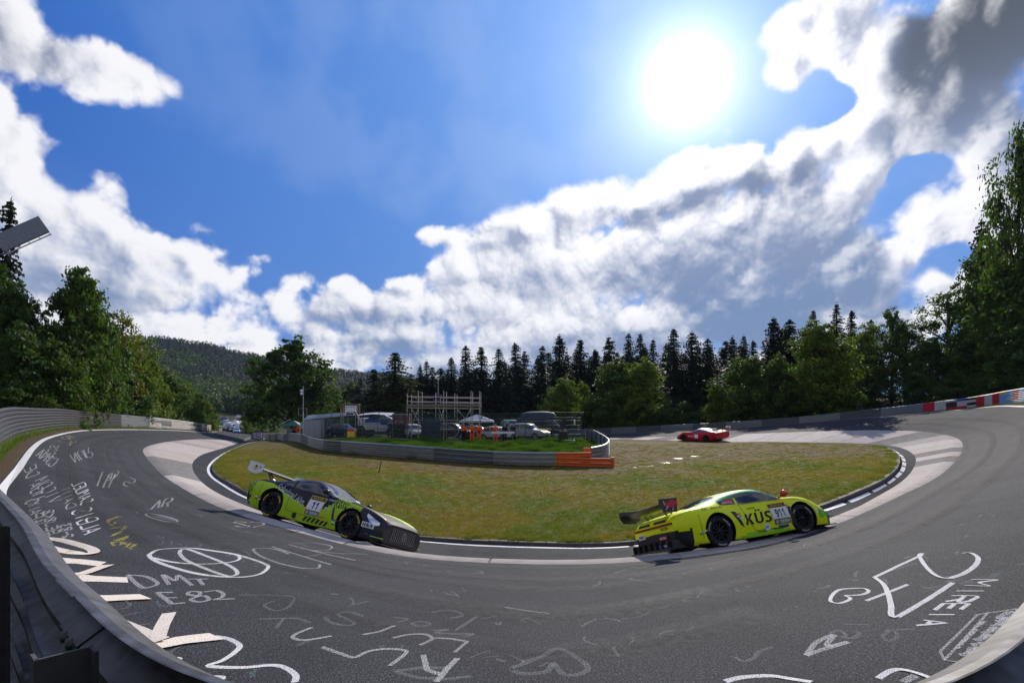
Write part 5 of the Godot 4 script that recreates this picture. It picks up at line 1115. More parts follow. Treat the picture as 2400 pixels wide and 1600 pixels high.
func build_infield(edge: PackedVector3Array) -> void:
	for i in CAMP_RAIL.size():
		camp_edge.append(Vector2(CAMP_RAIL[i].x, CAMP_RAIL[i].z))
	for p in [Vector3(4.62, -0.29, -120.00), Vector3(7.48, 1.18, -64.00), Vector3(7.41, 1.25, -56.00), Vector3(7.55, 1.46, -45.00), Vector3(7.13, 1.29, -41.00), Vector3(6.22, 1.03, -38.50), Vector3(4.84, 0.70, -37.00)]:
		camp_edge.append(Vector2(p.x, p.z))
	lawn_noise.frequency = 0.05
	lawn_noise.fractal_octaves = 3
	lawn_noise.seed = 17
	for p in edge:
		infield_edge.append(Vector2(p.x, p.z))
	infield_edge.append(Vector2(-6.0, -118.0))
	infield_edge.append(Vector2(-60.0, -152.0))
	var st := 0.7
	var nx := 160
	var nz := 196
	var x0 := -70.0
	var z0 := -15.0
	var inside := PackedByteArray()
	inside.resize(nx * nz)
	for j in nz:
		for i in nx:
			inside[j * nx + i] = 1 if Geometry2D.is_point_in_polygon(Vector2(x0 + i * st, z0 - j * st), infield_edge) else 0
	var v := PackedVector3Array()
	var col := PackedColorArray()
	v.resize(nx * nz)
	col.resize(nx * nz)
	for j in nz:
		for i in nx:
			var k := j * nx + i
			var p := Vector2(x0 + i * st, z0 - j * st)
			if not inside[k]:
				var touch := false
				for d in [-1, 0, 1]:
					for e in [-1, 0, 1]:
						if i + d >= 0 and i + d < nx and j + e >= 0 and j + e < nz and inside[(j + e) * nx + i + d]:
							touch = true
				if not touch:
					continue
				inside[k] = 2
				var best := 1e9
				var q := p
				for n in edge.size() - 1:
					var a := infield_edge[n]
					if absf(a.x - p.x) > 3.0 and absf(a.y - p.y) > 3.0:
						continue
					var w := Geometry2D.get_closest_point_to_segment(p, a, infield_edge[n + 1])
					if w.distance_squared_to(p) < best:
						best = w.distance_squared_to(p)
						q = w
				p = q
			v[k] = Vector3(p.x, infield_y(p.x, p.y) + 0.012 * sin(p.x * 3.1) * sin(p.y * 2.7), p.y)
			if inside[k] == 2:
				v[k].y = infield_y(p.x, p.y)
			col[k] = lawn_tone(p.x, p.y)
	var ix := PackedInt32Array()
	var nm := PackedVector3Array()
	nm.resize(nx * nz)
	for j in nz - 1:
		for i in nx - 1:
			var a := j * nx + i
			if inside[a] and inside[a + 1] and inside[a + nx] and inside[a + nx + 1]:
				ix.append_array([a, a + nx, a + nx + 1, a, a + nx + 1, a + 1])
				var m := (v[a + nx + 1] - v[a]).cross(v[a + nx] - v[a + 1])
				for q in [a, a + 1, a + nx, a + nx + 1]:
					nm[q] += m
	for i in nm.size():
		nm[i] = nm[i].normalized() if nm[i].length_squared() > 0 else Vector3.UP
	# keep only the vertices in use
	var at := {}
	var mm := Mesher.new()
	for q in ix:
		if not at.has(q):
			at[q] = mm.v.size()
			mm.v.append(v[q])
			mm.n.append(nm[q])
			mm.c.append(col[q])
			mm.uv.append(Vector2(v[q].x, v[q].z))
		mm.ix.append(at[q])
	structure("infield", mm, M.lawn)

# ---------------------------------------------------------------- guard rails
const W_BEAM := [Vector2(0.0, -0.155), Vector2(0.022, -0.15), Vector2(0.08, -0.108), Vector2(0.08, -0.055), Vector2(0.012, -0.012), Vector2(0.012, 0.012), Vector2(0.08, 0.055), Vector2(0.08, 0.108), Vector2(0.022, 0.15), Vector2(0.0, 0.155)]

func beam(pts: PackedVector3Array, out: PackedVector3Array, k: float) -> Mesher:
	var m := Mesher.new()
	var rows := []
	var prof := []
	for p in W_BEAM:
		prof.append(p * Vector2(1.0, k))
	for i in range(W_BEAM.size() - 1, -1, -1):
		prof.append(W_BEAM[i] * Vector2(1.0, k) + Vector2(-0.005, 0.0))
	prof.append(prof[0])
	for p in prof:
		var row := PackedVector3Array()
		for i in pts.size():
			row.append(pts[i] + out[i] * p.x + Vector3.UP * p.y)
		rows.append(row)
	for j in rows.size() - 1:      # pressed steel: sharp folds
		m.grid([rows[j], rows[j + 1]])
	return m

# path: foot of the rail with the traffic on the side of OUT; height(i) of the top; tiers beams
func rail(t: Node3D, path: PackedVector3Array, out: PackedVector3Array, heights: PackedFloat32Array, tiers: int, panel: float, post_every: float, pick: Callable, post_far := 1e9) -> void:
	var from := 0
	var run := 0.0
	var n := 0
	for i in range(1, path.size()):
		run += path[i].distance_to(path[i - 1])
		var want := panel
		if pick.call(n, 0) is Array:
			want = pick.call(n, 0)[1]
		if run >= want or i == path.size() - 1:
			for k in tiers:
				var pts := PackedVector3Array()
				for j in range(from, i + 1):
					var sp := heights[j] / tiers
					pts.append(path[j] + Vector3.UP * (heights[j] - sp * (k + 0.5)))
				var q = pick.call(n, k)
				var m: Material = q[0] if q is Array else q
				var bm := part("beam", beam(pts, out.slice(from, i + 1), heights[from] / tiers / 0.318), m, t)
				if m == M.rail_shaded_dirty:      # near enough to see the splice: a lapped end plate with its bolts
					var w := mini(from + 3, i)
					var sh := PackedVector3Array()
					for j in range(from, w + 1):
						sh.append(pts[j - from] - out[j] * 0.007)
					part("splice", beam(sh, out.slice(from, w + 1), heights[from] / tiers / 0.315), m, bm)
					for e in 6:
						var c := sh[mini(1 + e / 3, sh.size() - 1)] - out[from] * 0.004
						var b := Mesher.new()
						b.lathe([Vector2(0.02, -0.014), Vector2(0.017, 0.0), Vector2(0.001, 0.003)], c + Vector3.UP * (0.08 - 0.08 * (e % 3)) + out[from] * (0.07 if e % 3 != 1 else 0.0), Basis(out[from].cross(Vector3.UP), Vector3.UP, -out[from]), 8)
						part("bolt", b, M.post_steel, bm)
			from = i
			run = 0.0
			n += 1
	run = post_every
	for i in range(1, path.size()):
		run += path[i].distance_to(path[i - 1])
		if run >= post_every and path[i].length() < post_far:
			run = 0.0
			var o := out[i]
			var b := Basis(o, Vector3.UP, o.cross(Vector3.UP)).orthonormalized()
			var m := Mesher.new()
			var h := heights[i] - 0.05
			var c := path[i] - o * 0.075 + Vector3.UP * (h * 0.5 - 0.1)
			m.box(c, Vector3(0.11, h + 0.2, 0.008), b)
			for e in [-0.05, 0.05]:
				m.box(c + b * Vector3(e, 0, 0.024 * signf(e)), Vector3(0.008, h + 0.2, 0.05), b)
			part("post", m, M.post_steel, t)

func build_rails() -> void:
	for side in 2:
		var path := PackedVector3Array()
		var out := PackedVector3Array()
		var hs := PackedFloat32Array()
		var a := 0.0 if side == 0 else 46.0
		var b := 46.0 if side == 0 else 80.0
		var s := a
		var keys := [[0.0, 1.0], [8.0, 1.15], [19.0, 1.28], [30.0, 1.26], [66.0, 1.26], [68.4, 1.24], [69.4, 1.1], [70.3, 1.02], [71.0, 0.9], [72.6, 0.82], [75.8, 0.9], [80.0, 0.95]]
		while s <= b:
			var p := at_station(cr, s)
			var l := at_station(cl, s)
			var d := at_station(cr, minf(s + 0.1, 80.0)) - at_station(cr, maxf(s - 0.1, 0.0))
			var o := Vector3(d.z, 0, -d.x).normalized()
			if o.dot(l - p) < 0:
				o = -o
			path.append(p)
			out.append(o)
			for i in keys.size() - 1:
				if s >= keys[i][0] and s <= keys[i + 1][0]:
					hs.append(lerpf(keys[i][1], keys[i + 1][1], (s - keys[i][0]) / (keys[i + 1][0] - keys[i][0])))
					break
			s += 0.125 if s < 30 or s > 50 and s < 66 or s > 72 else 0.0625
		if side == 0:
			var t := thing("guard_rail", "long outer guard rail of weathered steel sweeping from the valley round to the camera's feet", "guard rail")
			var rng := RandomNumberGenerator.new()
			rng.seed = 5
			var kinds := []
			for i in 80:
				kinds.append(["galvanised", "galvanised_dull", "rail_white", "galvanised", "rail_cream", "galvanised"][rng.randi() % 6])
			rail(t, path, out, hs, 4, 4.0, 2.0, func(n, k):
				if n > 27: return M.rail_shaded_dirty
				if n < 13: return M["galvanised" if n % 3 else "galvanised_dull"]
				if n in [16, 17, 19, 22, 23]: return M[["rail_white", "rail_cream", "rail_white", "rail_cream"][(n + k) % 4]]
				return M[kinds[(n * 4 + (k if n < 26 else 0)) % 80]] if n < 30 else M.galvanised, 75.0)
		else:
			var t := thing("guard_rail", "outer guard rail at the top of the banking with national flags painted on it", "guard rail")
			var g := "galvanised_dull"
			var flags := [["red", "red", "red", "red"], ["white", "white", "white", "white"], ["white", "black", "black", "red"], ["blue", "white", "white", "red"], ["black", "white", "black", "white"], ["red", "red", "red", "red"], ["white", "white", "white", "white"], ["red", "red", "red", "red"], ["yellow", "sky", "sky", "sky"], ["sky", "sky", "white", "sky"], ["red", "red", "red", "white"], ["sky", "white", "white", "sky"], ["blue", "white", "white", "blue"], ["green", "yellow", "yellow", "green"], ["white", "green", "green", "white"], ["black", "black", "green", "green"], ["red", "yellow", "yellow", "red"], ["red", "yellow", "yellow", "red"], ["black", "black", "white", "white"], ["blue", "white", "red", "white"], ["white", "red", "red", "white"], ["blue", "blue", "white", "red"], ["red", "white", "red", "red"], ["green", "white", "red", "yellow"]]
			var first := 11
			rail(t, path, out, hs, 4, 4.0, 4.0, func(n, k):
				if n < first or n >= first + flags.size(): return M.galvanised if n % 2 else M.galvanised_dull
				return [M["rail_" + flags[flags.size() - 1 - (n - first)][k]], 0.8], 70.0)
	# the rail round the camp
	var path := PackedVector3Array()
	var out := PackedVector3Array()
	var hs := PackedFloat32Array()
	var c := PackedVector3Array(CAMP_RAIL)
	var s := 0.0
	while s <= c.size() - 1:
		var p := at_station(c, s)
		p.y = infield_y(p.x, p.z) if p.z > -110 else p.y
		var d := at_station(c, minf(s + 0.1, c.size() - 1.0)) - at_station(c, maxf(s - 0.1, 0.0))
		path.append(p)
		out.append(Vector3(-d.z, 0, d.x).normalized())
		if out[-1].dot(Vector3(0.3, 0, 1)) < 0:
			out[-1] = -out[-1]
		hs.append(0.9)
		s += 0.0625
	var t := thing("guard_rail", "dark steel guard rail in front of the marshals' grass bank", "guard rail")
	rail(t, path, out, hs, 3, 4.0, 4.0, func(n, k): return M.galvanised_dull if n % 3 == 1 else M.galvanised)
	# orange end: two long low beams that run past the corner, a third above, a short step
	t = thing("barrier_end", "orange painted end of the guard rail at the corner of the camp", "guard rail")
	var y := infield_y(4.5, -36.2)
	var a := Vector3(2.86, infield_y(2.86, -36.5), -36.5)
	for k in 3:
		var e := 6.45 if k > 0 else 5.2
		var pts := PackedVector3Array()
		var o := PackedVector3Array()
		for i in 5:
			var x := lerpf(2.9, e, i / 4.0)
			var z := -36.5 + (x - 2.86) * (0.22 if k > 0 else 0.1)
			pts.append(Vector3(x, infield_y(x, z) + 0.9 - 0.3 * (k + 0.5) - (0.06 if k > 0 else 0.0) * (x - 2.86) / 3.6, z))
			o.append(Vector3(-0.1, 0, 1).normalized())
		part("beam", beam(pts, o, 0.95), M.rail_orange, t)
	for x in [3.4, 5.1, 6.42]:
		var m := Mesher.new()
		var z: float = -36.6 + (x - 2.86) * 0.22
		m.box(Vector3(x, infield_y(x, z) + 0.3, z), Vector3(0.1, 0.62, 0.12))
		part("post", m, M.rail_orange, t)
	var blk := Mesher.new()
	blk.box(Vector3(6.5, infield_y(6.45, -35.7) + 0.3, -35.68), Vector3(0.16, 0.6, 0.2))
	part("end_cap", blk, M.rail_orange, t)
	# the curved return
	path = PackedVector3Array()
	out = PackedVector3Array()
	hs = PackedFloat32Array()
	c = PackedVector3Array([Vector3(5.32, 0.72, -37.40), Vector3(6.24, 0.82, -38.60), Vector3(6.98, 1.00, -40.50), Vector3(7.48, 1.08, -43.00), Vector3(7.68, 1.14, -46.00), Vector3(7.69, 1.13, -50.00), Vector3(7.41, 1.12, -56.00)])
	s = 0.0
	while s <= c.size() - 1:
		var p := at_station(c, s)
		p.y = infield_y(p.x, p.z)
		var d := at_station(c, minf(s + 0.1, c.size() - 1.0)) - at_station(c, maxf(s - 0.1, 0.0))
		path.append(p)
		out.append(Vector3(-d.z, 0, d.x).normalized())
		if out[-1].dot(Vector3(1, 0, 0.4)) < 0:
			out[-1] = -out[-1]
		hs.append(1.1)
		s += 0.125
	t = thing("guard_rail", "curved end of the steel guard rail turning back behind the orange end", "guard rail")
	rail(t, path, out, hs, 4, 4.0, 2.0, func(n, k): return M.galvanised)
	var m := Mesher.new()
	m.box(path[0] + Vector3(-0.25, 0.82, 0.05), Vector3(0.5, 0.5, 0.1))
	part("end_plate", m, M.rail_orange, t)

# ---------------------------------------------------------------- trees: kind, x, z, height of the top above the lane, spread, tint
const TREES := [[3,-43.0,-46.0,22.3,5.3,0], [0,-48.7,-48.0,19.1,9.6,0], [0,-39.6,-44.0,15.5,6.4,0], [2,-39.1,-46.0,13.8,4.6,0], [0,-38.4,-48.0,17.0,7.4,1], [0,-40.3,-53.7,15.6,7.0,0], [0,-36.0,-41.0,10.5,6.0,0], [0,-34.3,-41.9,9.4,6.1,1], [0,-39.7,-52.5,10.9,7.7,0], [1,-42.5,-60.4,15.6,7.0,3], [1,-44.3,-65.9,14.0,7.6,2], [0,-41.9,-58.6,9.5,7.7,0], [0,-45.3,-68.8,11.3,7.4,2], [0,-46.8,-74.7,10.3,6.9,0], [0,-49.5,-83.0,9.5,6.7,2], [0,-53.7,-94.0,8.2,6.5,0], [0,-60.2,-108.9,7.3,5.9,2], [5,-48.2,-79.4,7.1,7.3,0], [5,-45.5,-70.1,6.4,7.0,0], [5,-42.8,-61.8,5.8,6.7,0], [5,-35.7,-44.6,6.3,5.8,0], [5,-33.9,-38.0,5.7,5.3,0], [0,-39.7,-40.0,10.3,7.1,0], [5,-33.4,-39.5,5.2,4.3,2], [5,-40.3,-54.3,5.7,5.8,0], [5,-62.9,-112.0,5.7,5.2,2], [5,-55.2,-95.0,6.0,5.8,2], [5,-70.8,-131.4,5.4,4.7,2], [6,-40.0,-100.0,18.2,16.5,0], [1,-34.5,-97.0,10.9,8.2,0], [5,-36.0,-96.0,7.5,6.6,2], [4,-22.8,-108.0,16.9,14.1,0], [3,-27.6,-112.0,14.0,9.5,0], [3,-19.2,-116.0,15.3,5.7,0], [3,-17.9,-118.0,16.4,6.7,0], [3,-13.0,-122.0,17.5,8.4,0], [3,-15.5,-124.0,15.1,6.7,0], [3,-9.6,-118.0,19.6,8.7,0], [3,-6.2,-120.0,19.9,9.2,0], [3,-3.0,-122.0,19.6,8.4,0], [3,1.3,-120.0,20.4,9.2,0], [3,3.4,-124.0,19.5,7.6,0], [3,5.7,-120.0,19.9,7.9,0], [3,9.9,-116.0,21.6,10.7,0], [3,14.5,-116.0,20.7,10.7,0], [3,18.5,-120.0,19.1,7.4,0], [3,20.2,-112.0,20.7,9.5,0], [3,23.3,-110.0,20.9,6.8,0], [3,25.8,-112.0,21.4,6.9,0], [3,27.5,-108.0,19.5,6.6,0], [3,30.6,-104.0,20.8,8.8,0], [3,33.1,-102.0,20.0,8.6,0], [3,35.2,-100.0,18.3,7.7,0], [3,38.7,-98.0,18.4,6.5,0], [3,40.7,-97.0,18.4,6.4,0], [3,41.7,-96.0,17.4,5.2,0], [3,45.1,-96.0,21.5,8.9,0], [3,47.6,-95.0,20.9,8.8,0], [3,50.1,-92.0,22.0,5.7,0], [3,53.7,-92.0,22.9,6.4,0], [3,54.7,-90.0,21.5,5.5,0], [3,62.7,-74.0,30.7,7.4,0], [3,56.9,-88.0,19.6,4.7,0], [0,8.7,-98.0,10.9,9.0,2], [5,12.3,-96.0,10.2,6.6,2], [0,17.7,-92.6,13.2,12.1,1], [0,21.1,-88.7,13.2,10.9,2], [5,14.6,-95.0,7.8,8.0,0], [0,30.0,-80.6,8.4,5.6,2], [0,33.4,-78.9,12.3,10.9,1], [0,36.7,-76.2,12.5,7.6,1], [0,41.3,-73.8,16.3,11.9,2], [1,38.5,-74.7,11.2,6.3,1], [1,49.8,-78.0,17.4,8.4,2], [2,52.1,-76.0,18.9,6.4,1], [1,53.4,-75.0,17.1,8.7,1], [0,52.8,-70.0,13.4,8.1,1], [1,56.1,-71.0,20.5,11.5,1], [2,58.9,-69.0,26.6,10.1,1], [2,56.4,-62.0,37.3,8.1,1], [0,56.6,-64.0,21.9,7.9,2], [0,54.3,-66.0,12.8,7.6,0], [5,49.7,-68.0,8.4,7.8,0], [5,47.1,-72.0,8.1,8.3,0], [5,43.1,-71.8,7.8,8.3,1], [5,25.8,-83.7,6.3,6.4,0], [5,23.1,-85.7,6.0,7.3,0], [5,33.6,-78.1,7.0,7.2,0], [5,37.7,-75.4,7.5,7.5,0], [5,50.4,-63.0,8.7,7.3,1], [5,52.2,-60.0,9.6,6.9,1], [0,57.2,-60.0,23.0,12.0,1], [0,52.6,-57.0,13.3,7.9,0], [5,7.7,-100.0,5.7,8.5,0], [5,2.7,-118.0,5.2,10.0,0], [5,-4.6,-120.0,5.7,8.3,0], [5,9.9,-99.0,7.6,6.9,2], [0,-93.8,-200.0,8.8,7.7,2], [0,-97.2,-215.0,13.3,9.9,0], [5,-91.3,-190.0,6.3,5.8,2], [0,-99.1,-230.0,17.6,12.4,0], [0,-49.6,-150.0,13.2,10.4,2], [0,-46.8,-160.0,14.5,11.1,1], [3,-41.0,-150.0,15.5,6.9,0], [0,-38.5,-125.0,8.2,7.7,2], [5,-31.8,-118.0,6.6,8.2,0], [5,-21.2,-115.0,6.9,9.7,0], [3,61.2,-126.8,22.0,8.9,0], [3,-14.8,-124.9,14.8,7.9,0], [3,-15.8,-129.1,12.3,8.9,0], [3,24.8,-133.3,18.4,11.7,0], [3,19.7,-129.5,19.9,8.2,0], [3,37.6,-133.0,22.0,8.4,0], [3,46.5,-121.9,19.4,10.9,0], [3,69.7,-130.0,26.5,8.0,0], [3,29.3,-121.5,19.5,8.7,0], [3,58.3,-120.5,23.1,10.0,0], [3,24.1,-122.0,17.9,8.7,0], [3,60.6,-126.6,23.2,8.7,0], [3,-17.9,-119.5,11.3,10.5,0], [3,16.6,-124.8,17.3,11.3,0], [3,37.0,-130.6,21.8,10.7,0], [3,47.0,-121.8,21.1,9.9,0], [3,-9.8,-128.8,14.8,9.4,0], [3,59.5,-124.6,24.3,10.7,0], [3,18.3,-128.4,18.8,11.6,0], [3,83.2,-131.8,24.4,8.7,0], [3,51.0,-124.8,20.4,9.8,0], [3,27.4,-123.4,17.5,9.1,0], [3,-20.7,-128.7,13.9,11.6,0], [3,77.8,-134.8,26.2,9.1,0], [3,62.1,-124.9,24.6,8.0,0], [3,63.2,-120.4,21.3,9.4,0], [3,-37.4,-134.8,12.2,9.8,0], [3,-32.5,-132.2,13.3,9.4,0], [3,-31.0,-129.5,13.5,12.7,0], [3,-27.0,-132.4,13.7,11.9,0], [3,-25.8,-140.8,15.3,11.5,0], [3,-22.2,-133.5,13.9,12.1,0], [3,-17.6,-122.0,15.5,9.0,0], [3,-16.0,-122.2,15.2,9.3,0], [3,-13.4,-129.7,14.4,10.4,0], [3,-12.0,-140.6,16.4,13.8,0], [3,-8.5,-129.5,15.7,12.3,0], [3,-6.3,-133.6,16.0,12.2,0], [3,-2.8,-133.4,18.2,9.4,0], [3,-1.1,-132.9,17.7,12.6,0], [3,1.7,-133.3,18.1,11.7,0], [3,6.1,-135.1,19.1,11.4,0], [3,8.7,-134.8,20.3,12.1,0], [3,10.9,-139.7,18.8,13.8,0], [3,12.9,-127.5,19.1,9.0,0], [3,16.7,-142.5,21.7,10.6,0], [3,18.4,-122.6,19.2,9.2,0], [3,23.0,-134.7,20.1,11.2,0], [3,26.6,-144.1,21.3,10.9,0], [3,26.8,-125.8,19.8,10.0,0], [3,29.1,-130.1,18.4,9.7,0], [3,30.7,-126.4,20.5,10.4,0], [3,39.3,-143.3,19.9,11.0,0], [3,36.5,-123.5,17.8,11.8,0], [3,40.3,-129.1,19.0,11.4,0], [3,47.0,-140.0,22.7,13.2,0], [3,51.5,-144.7,22.7,11.7,0], [3,50.0,-130.3,20.9,10.5,0], [3,49.5,-126.7,20.9,9.0,0], [3,51.1,-121.6,20.0,9.0,0], [1,-20.2,7.7,12.9,7.7,0], [0,-13.5,8.6,14.0,8.6,1], [0,-11.7,9.8,12.7,8.9,1], [1,-11.5,11.9,14.3,7.5,1], [0,-12.1,15.5,16.2,7.1,1], [0,-6.6,13.7,14.0,8.5,1], [1,-5.1,16.8,13.2,7.7,0], [0,-1.5,15.6,15.1,8.6,0], [0,1.5,15.4,14.2,7.1,1], [1,5.6,17.9,14.4,8.1,0], [0,8.0,15.5,14.7,8.6,1], [0,9.6,13.3,15.9,8.0,0], [1,15.3,14.2,13.0,8.6,1], [0,14.5,11.0,15.9,7.3,0], [0,16.3,9.3,13.4,7.7,0], [1,16.4,7.2,15.5,7.0,1], [0,-44.0,-26.0,20.4,9.0,0], [0,-34.0,-14.0,19.4,9.0,0], [0,-26.0,-4.0,18.4,8.0,0], [0,56.0,-34.0,19.4,9.0,0], [0,46.0,-18.0,19.4,9.0,0], [0,32.0,-4.0,18.4,9.0,0], [0,-58.0,-40.0,21.4,10.0,0], [0,66.0,-50.0,21.4,10.0,0]]
const KIND_NAME := ["broadleaf_tree", "broadleaf_tree", "tall_tree", "spruce_tree", "larch_tree", "shrub", "oak_tree"]

func leaf_material(called: String, back: Color) -> StandardMaterial3D:
	var m := mat(called, Color.WHITE, 0.6, 0.0, 0.35)
	m.vertex_color_use_as_albedo = true
	m.backlight_enabled = true
	m.backlight = back
	m.cull_mode = BaseMaterial3D.CULL_DISABLED
	return m

func leaves(m: Mesher, rng: RandomNumberGenerator, at: Vector3, r: float, count: int, size: float, col: Color, out: Vector3) -> void:
	for i in count:
		var p := at + Vector3(rng.randfn(), rng.randfn() * 0.75, rng.randfn()) * r * 0.5
		var nrm := (Vector3(rng.randf_range(-1, 1), rng.randf_range(-0.2, 1.2), rng.randf_range(-1, 1)) + out * 0.5).normalized()
		var a := nrm.cross(Vector3(rng.randf_range(-1, 1), rng.randf_range(-1, 1), rng.randf_range(-1, 1))).normalized()
		var b := nrm.cross(a)
		var s := size * rng.randf_range(0.6, 1.25)
		var c := Color(col.r * rng.randf_range(0.75, 1.3), col.g * rng.randf_range(0.8, 1.2), col.b * rng.randf_range(0.7, 1.3))
		var k := m.v.size()
		m.v.append_array([p - a * s, p + b * s * 0.55, p + a * s, p - b * s * 0.55])
		m.n.append_array([nrm, nrm, nrm, nrm])
		m.c.append_array([c, c, c, c])
		m.uv.append_array([Vector2.ZERO, Vector2.ZERO, Vector2.ZERO, Vector2.ZERO])
		m.ix.append_array([k, k + 1, k + 2, k, k + 2, k + 3])

# unit trees are 10 m high with a spread of 7 m
func broad(sd: int, kind: int) -> Array:
	var rng := RandomNumberGenerator.new()
	rng.seed = sd
	var crown := Mesher.new()
	var wood := Mesher.new()
	var low: float = {0: 0.6, 1: 1.4, 2: 1.0, 5: 0.2, 6: 1.3}[kind]
	var lobes := []
	var n: int = {0: 15, 1: 13, 2: 15, 5: 9, 6: 17}[kind]
	for i in n:
		var f := (i + rng.randf()) / n
		var y := lerpf(low + 1.0, 8.6, f)
		var wide := 2.5 * pow(sin(PI * clampf((y - low + 1.2) / (10.6 - low), 0.05, 1.0)), 0.75)
		if kind == 6:
			wide = 2.9 * pow(sin(PI * clampf((y - low + 1.6) / (11.0 - low), 0.05, 1.0)), 0.6)
		var a := i * 2.4 + rng.randf_range(-0.5, 0.5)
		var r := rng.randf_range(0.75, 1.7) * (0.8 if f > 0.8 else 1.0)
		lobes.append([Vector3(cos(a) * wide * rng.randf_range(0.5, 0.95), y, sin(a) * wide * rng.randf_range(0.5, 0.95)), r])
	lobes.append([Vector3(0.2, 9.0, 0.1), 0.9])
	wood.tube(Vector3(0, -0.6, 0), Vector3(0.1, 3.0, 0.05), 0.3, 0.22, 8)
	wood.tube(Vector3(0.1, 3.0, 0.05), Vector3(0.1, 8.6, 0), 0.22, 0.05, 7)
	var size: float = {0: 0.14, 1: 0.12, 2: 0.12, 5: 0.13, 6: 0.17}[kind]
	var clumps: int = {0: 30, 1: 20, 2: 24, 5: 28, 6: 24}[kind]
	for l in lobes:
		var c: Vector3 = l[0]
		var r: float = l[1]
		var base := Vector3(0.08, clampf(c.y - 1.6, 0.8, 8.0), 0.02)
		wood.tube(base, base.lerp(c, 0.6) + Vector3.UP * 0.15, 0.09, 0.05, 5)
		wood.tube(base.lerp(c, 0.6) + Vector3.UP * 0.15, c, 0.05, 0.02, 4)
		for i in clumps:
			var d := Vector3(rng.randfn(), rng.randfn() * 0.8 + 0.1, rng.randfn()).normalized()
			var p := c + d * r * (rng.randf_range(0.66, 1.12) if i % 4 else rng.randf_range(0.2, 0.7)) * (1.35 if i % 9 == 0 else 1.0)
			if i % 5 == 0:
				wood.tube(c, p, 0.025, 0.01, 3)
			var tone := rng.randf_range(0.75, 1.25)
			leaves(crown, rng, p, r * rng.randf_range(0.22, 0.46), 36 if kind != 1 else 26, size, Color(0.115 * tone, 0.175 * tone, 0.03 * tone), d)
	return [wood.mesh(), crown.mesh()]

# unit spruce: 10 m high, spread 3.4 m
func spruce(sd: int, larch := false) -> Array:
	var rng := RandomNumberGenerator.new()
	rng.seed = sd
	var crown := Mesher.new()
	var wood := Mesher.new()
	wood.tube(Vector3(0, -0.6, 0), Vector3(0, 9.7, 0), 0.17, 0.015, 7)
	var y := 0.9 if not larch else 0.8
	var base := Color(0.022, 0.038, 0.018) if not larch else Color(0.075, 0.1, 0.022)
	while y < 9.85:
		var f := y / 10.0
		var reach := 1.95 * pow(1.0 - f, 0.88) * rng.randf_range(0.75, 1.15) + 0.03
		var n := 8 if f < 0.75 else 6
		var turn := rng.randf() * TAU
		for i in n:
			if rng.randf() < (0.14 if not larch else 0.2):
				continue
			var a := turn + TAU * (i + rng.randf_range(-0.25, 0.25)) / n
			var len := reach * rng.randf_range(0.6, 1.15) * (1.0 + 0.22 * sin(a + sd) + 0.15 * sin(2.0 * a + sd * 2.0 + f * 5.0))
			var d := Vector3(cos(a), 0, sin(a))
			var side := Vector3(-d.z, 0, d.x)
			var lift := 0.25 if f > 0.8 else -0.12
			wood.tube(Vector3(0, y, 0), Vector3(0, y, 0) + d * len * 0.8 + Vector3.UP * len * (lift - 0.15), 0.022, 0.006, 3, Color.WHITE, false)
			var steps := maxi(3, int(len / 0.13))
			for k in steps:
				var q := (k + 0.6) / steps
				var p := Vector3(0, y, 0) + d * len * q + Vector3.UP * (len * lift * q - 0.5 * len * q * q + 0.22 * len * maxf(q - 0.7, 0.0))
				var w := (0.34 * (1.0 - q * 0.72) * minf(len, 1.2) + 0.05)
				var tone := rng.randf_range(0.65, 1.35)
				var c := Color(base.r * tone, base.g * tone, base.b * tone)
				for e in [-1.0, 1.0]:
					for g in (2 if not larch else 3):
						var dir: Vector3 = (side * e * rng.randf_range(0.6, 1.1) + d * rng.randf_range(0.25, 0.9) + Vector3.DOWN * rng.randf_range(0.1, 0.75)).normalized()
						var tip := p + dir * w * rng.randf_range(0.7, 1.2)
						var across := dir.cross(Vector3(rng.randf_range(-1, 1), 1.0, rng.randf_range(-1, 1))).normalized() * (0.045 if not larch else 0.03)
						crown.tri(p - across, tip, p + across, c)
						crown.tri(p.lerp(tip, 0.35) - across * 1.2 + Vector3.DOWN * 0.02, tip.lerp(p, 0.1) + Vector3.DOWN * 0.09, p.lerp(tip, 0.45) + across, c)
		y += lerpf(0.36, 0.17, f) * rng.randf_range(0.8, 1.2)
	for i in 14:
		var c := Color(base.r, base.g, base.b)
		var a := rng.randf() * TAU
		var p := Vector3(0, rng.randf_range(9.3, 9.9), 0)
		crown.tri(p + Vector3(0.02, 0, 0), p + Vector3(cos(a) * 0.12, 0.16, sin(a) * 0.12), p - Vector3(0.02, 0, 0), c)
	return [wood.mesh(), crown.mesh()]

const ORDINAL := ["first", "second", "third", "fourth", "fifth", "sixth", "seventh", "eighth", "ninth", "tenth", "eleventh", "twelfth", "thirteenth", "fourteenth", "fifteenth", "sixteenth", "seventeenth", "eighteenth", "nineteenth", "twentieth", "twenty-first", "twenty-second", "twenty-third", "twenty-fourth", "twenty-fifth", "twenty-sixth", "twenty-seventh", "twenty-eighth", "twenty-ninth", "thirtieth"]

func tree_spot(e: Array) -> String:
	return "at the valley's edge" if e[2] < -130.0 else ("behind the left guard rail" if e[1] < -24.0 else ("behind the camp" if e[1] < 8.0 and e[2] < -90.0 else ("behind the near rail" if e[2] > -6.0 else ("in the back row above the banking" if e[2] < -116.5 else "above the banking"))))

func label_key(e: Array) -> String:
	return "%d %d %s" % [e[0], 0 if e[0] in [3, 4, 6] else e[5], tree_spot(e)]

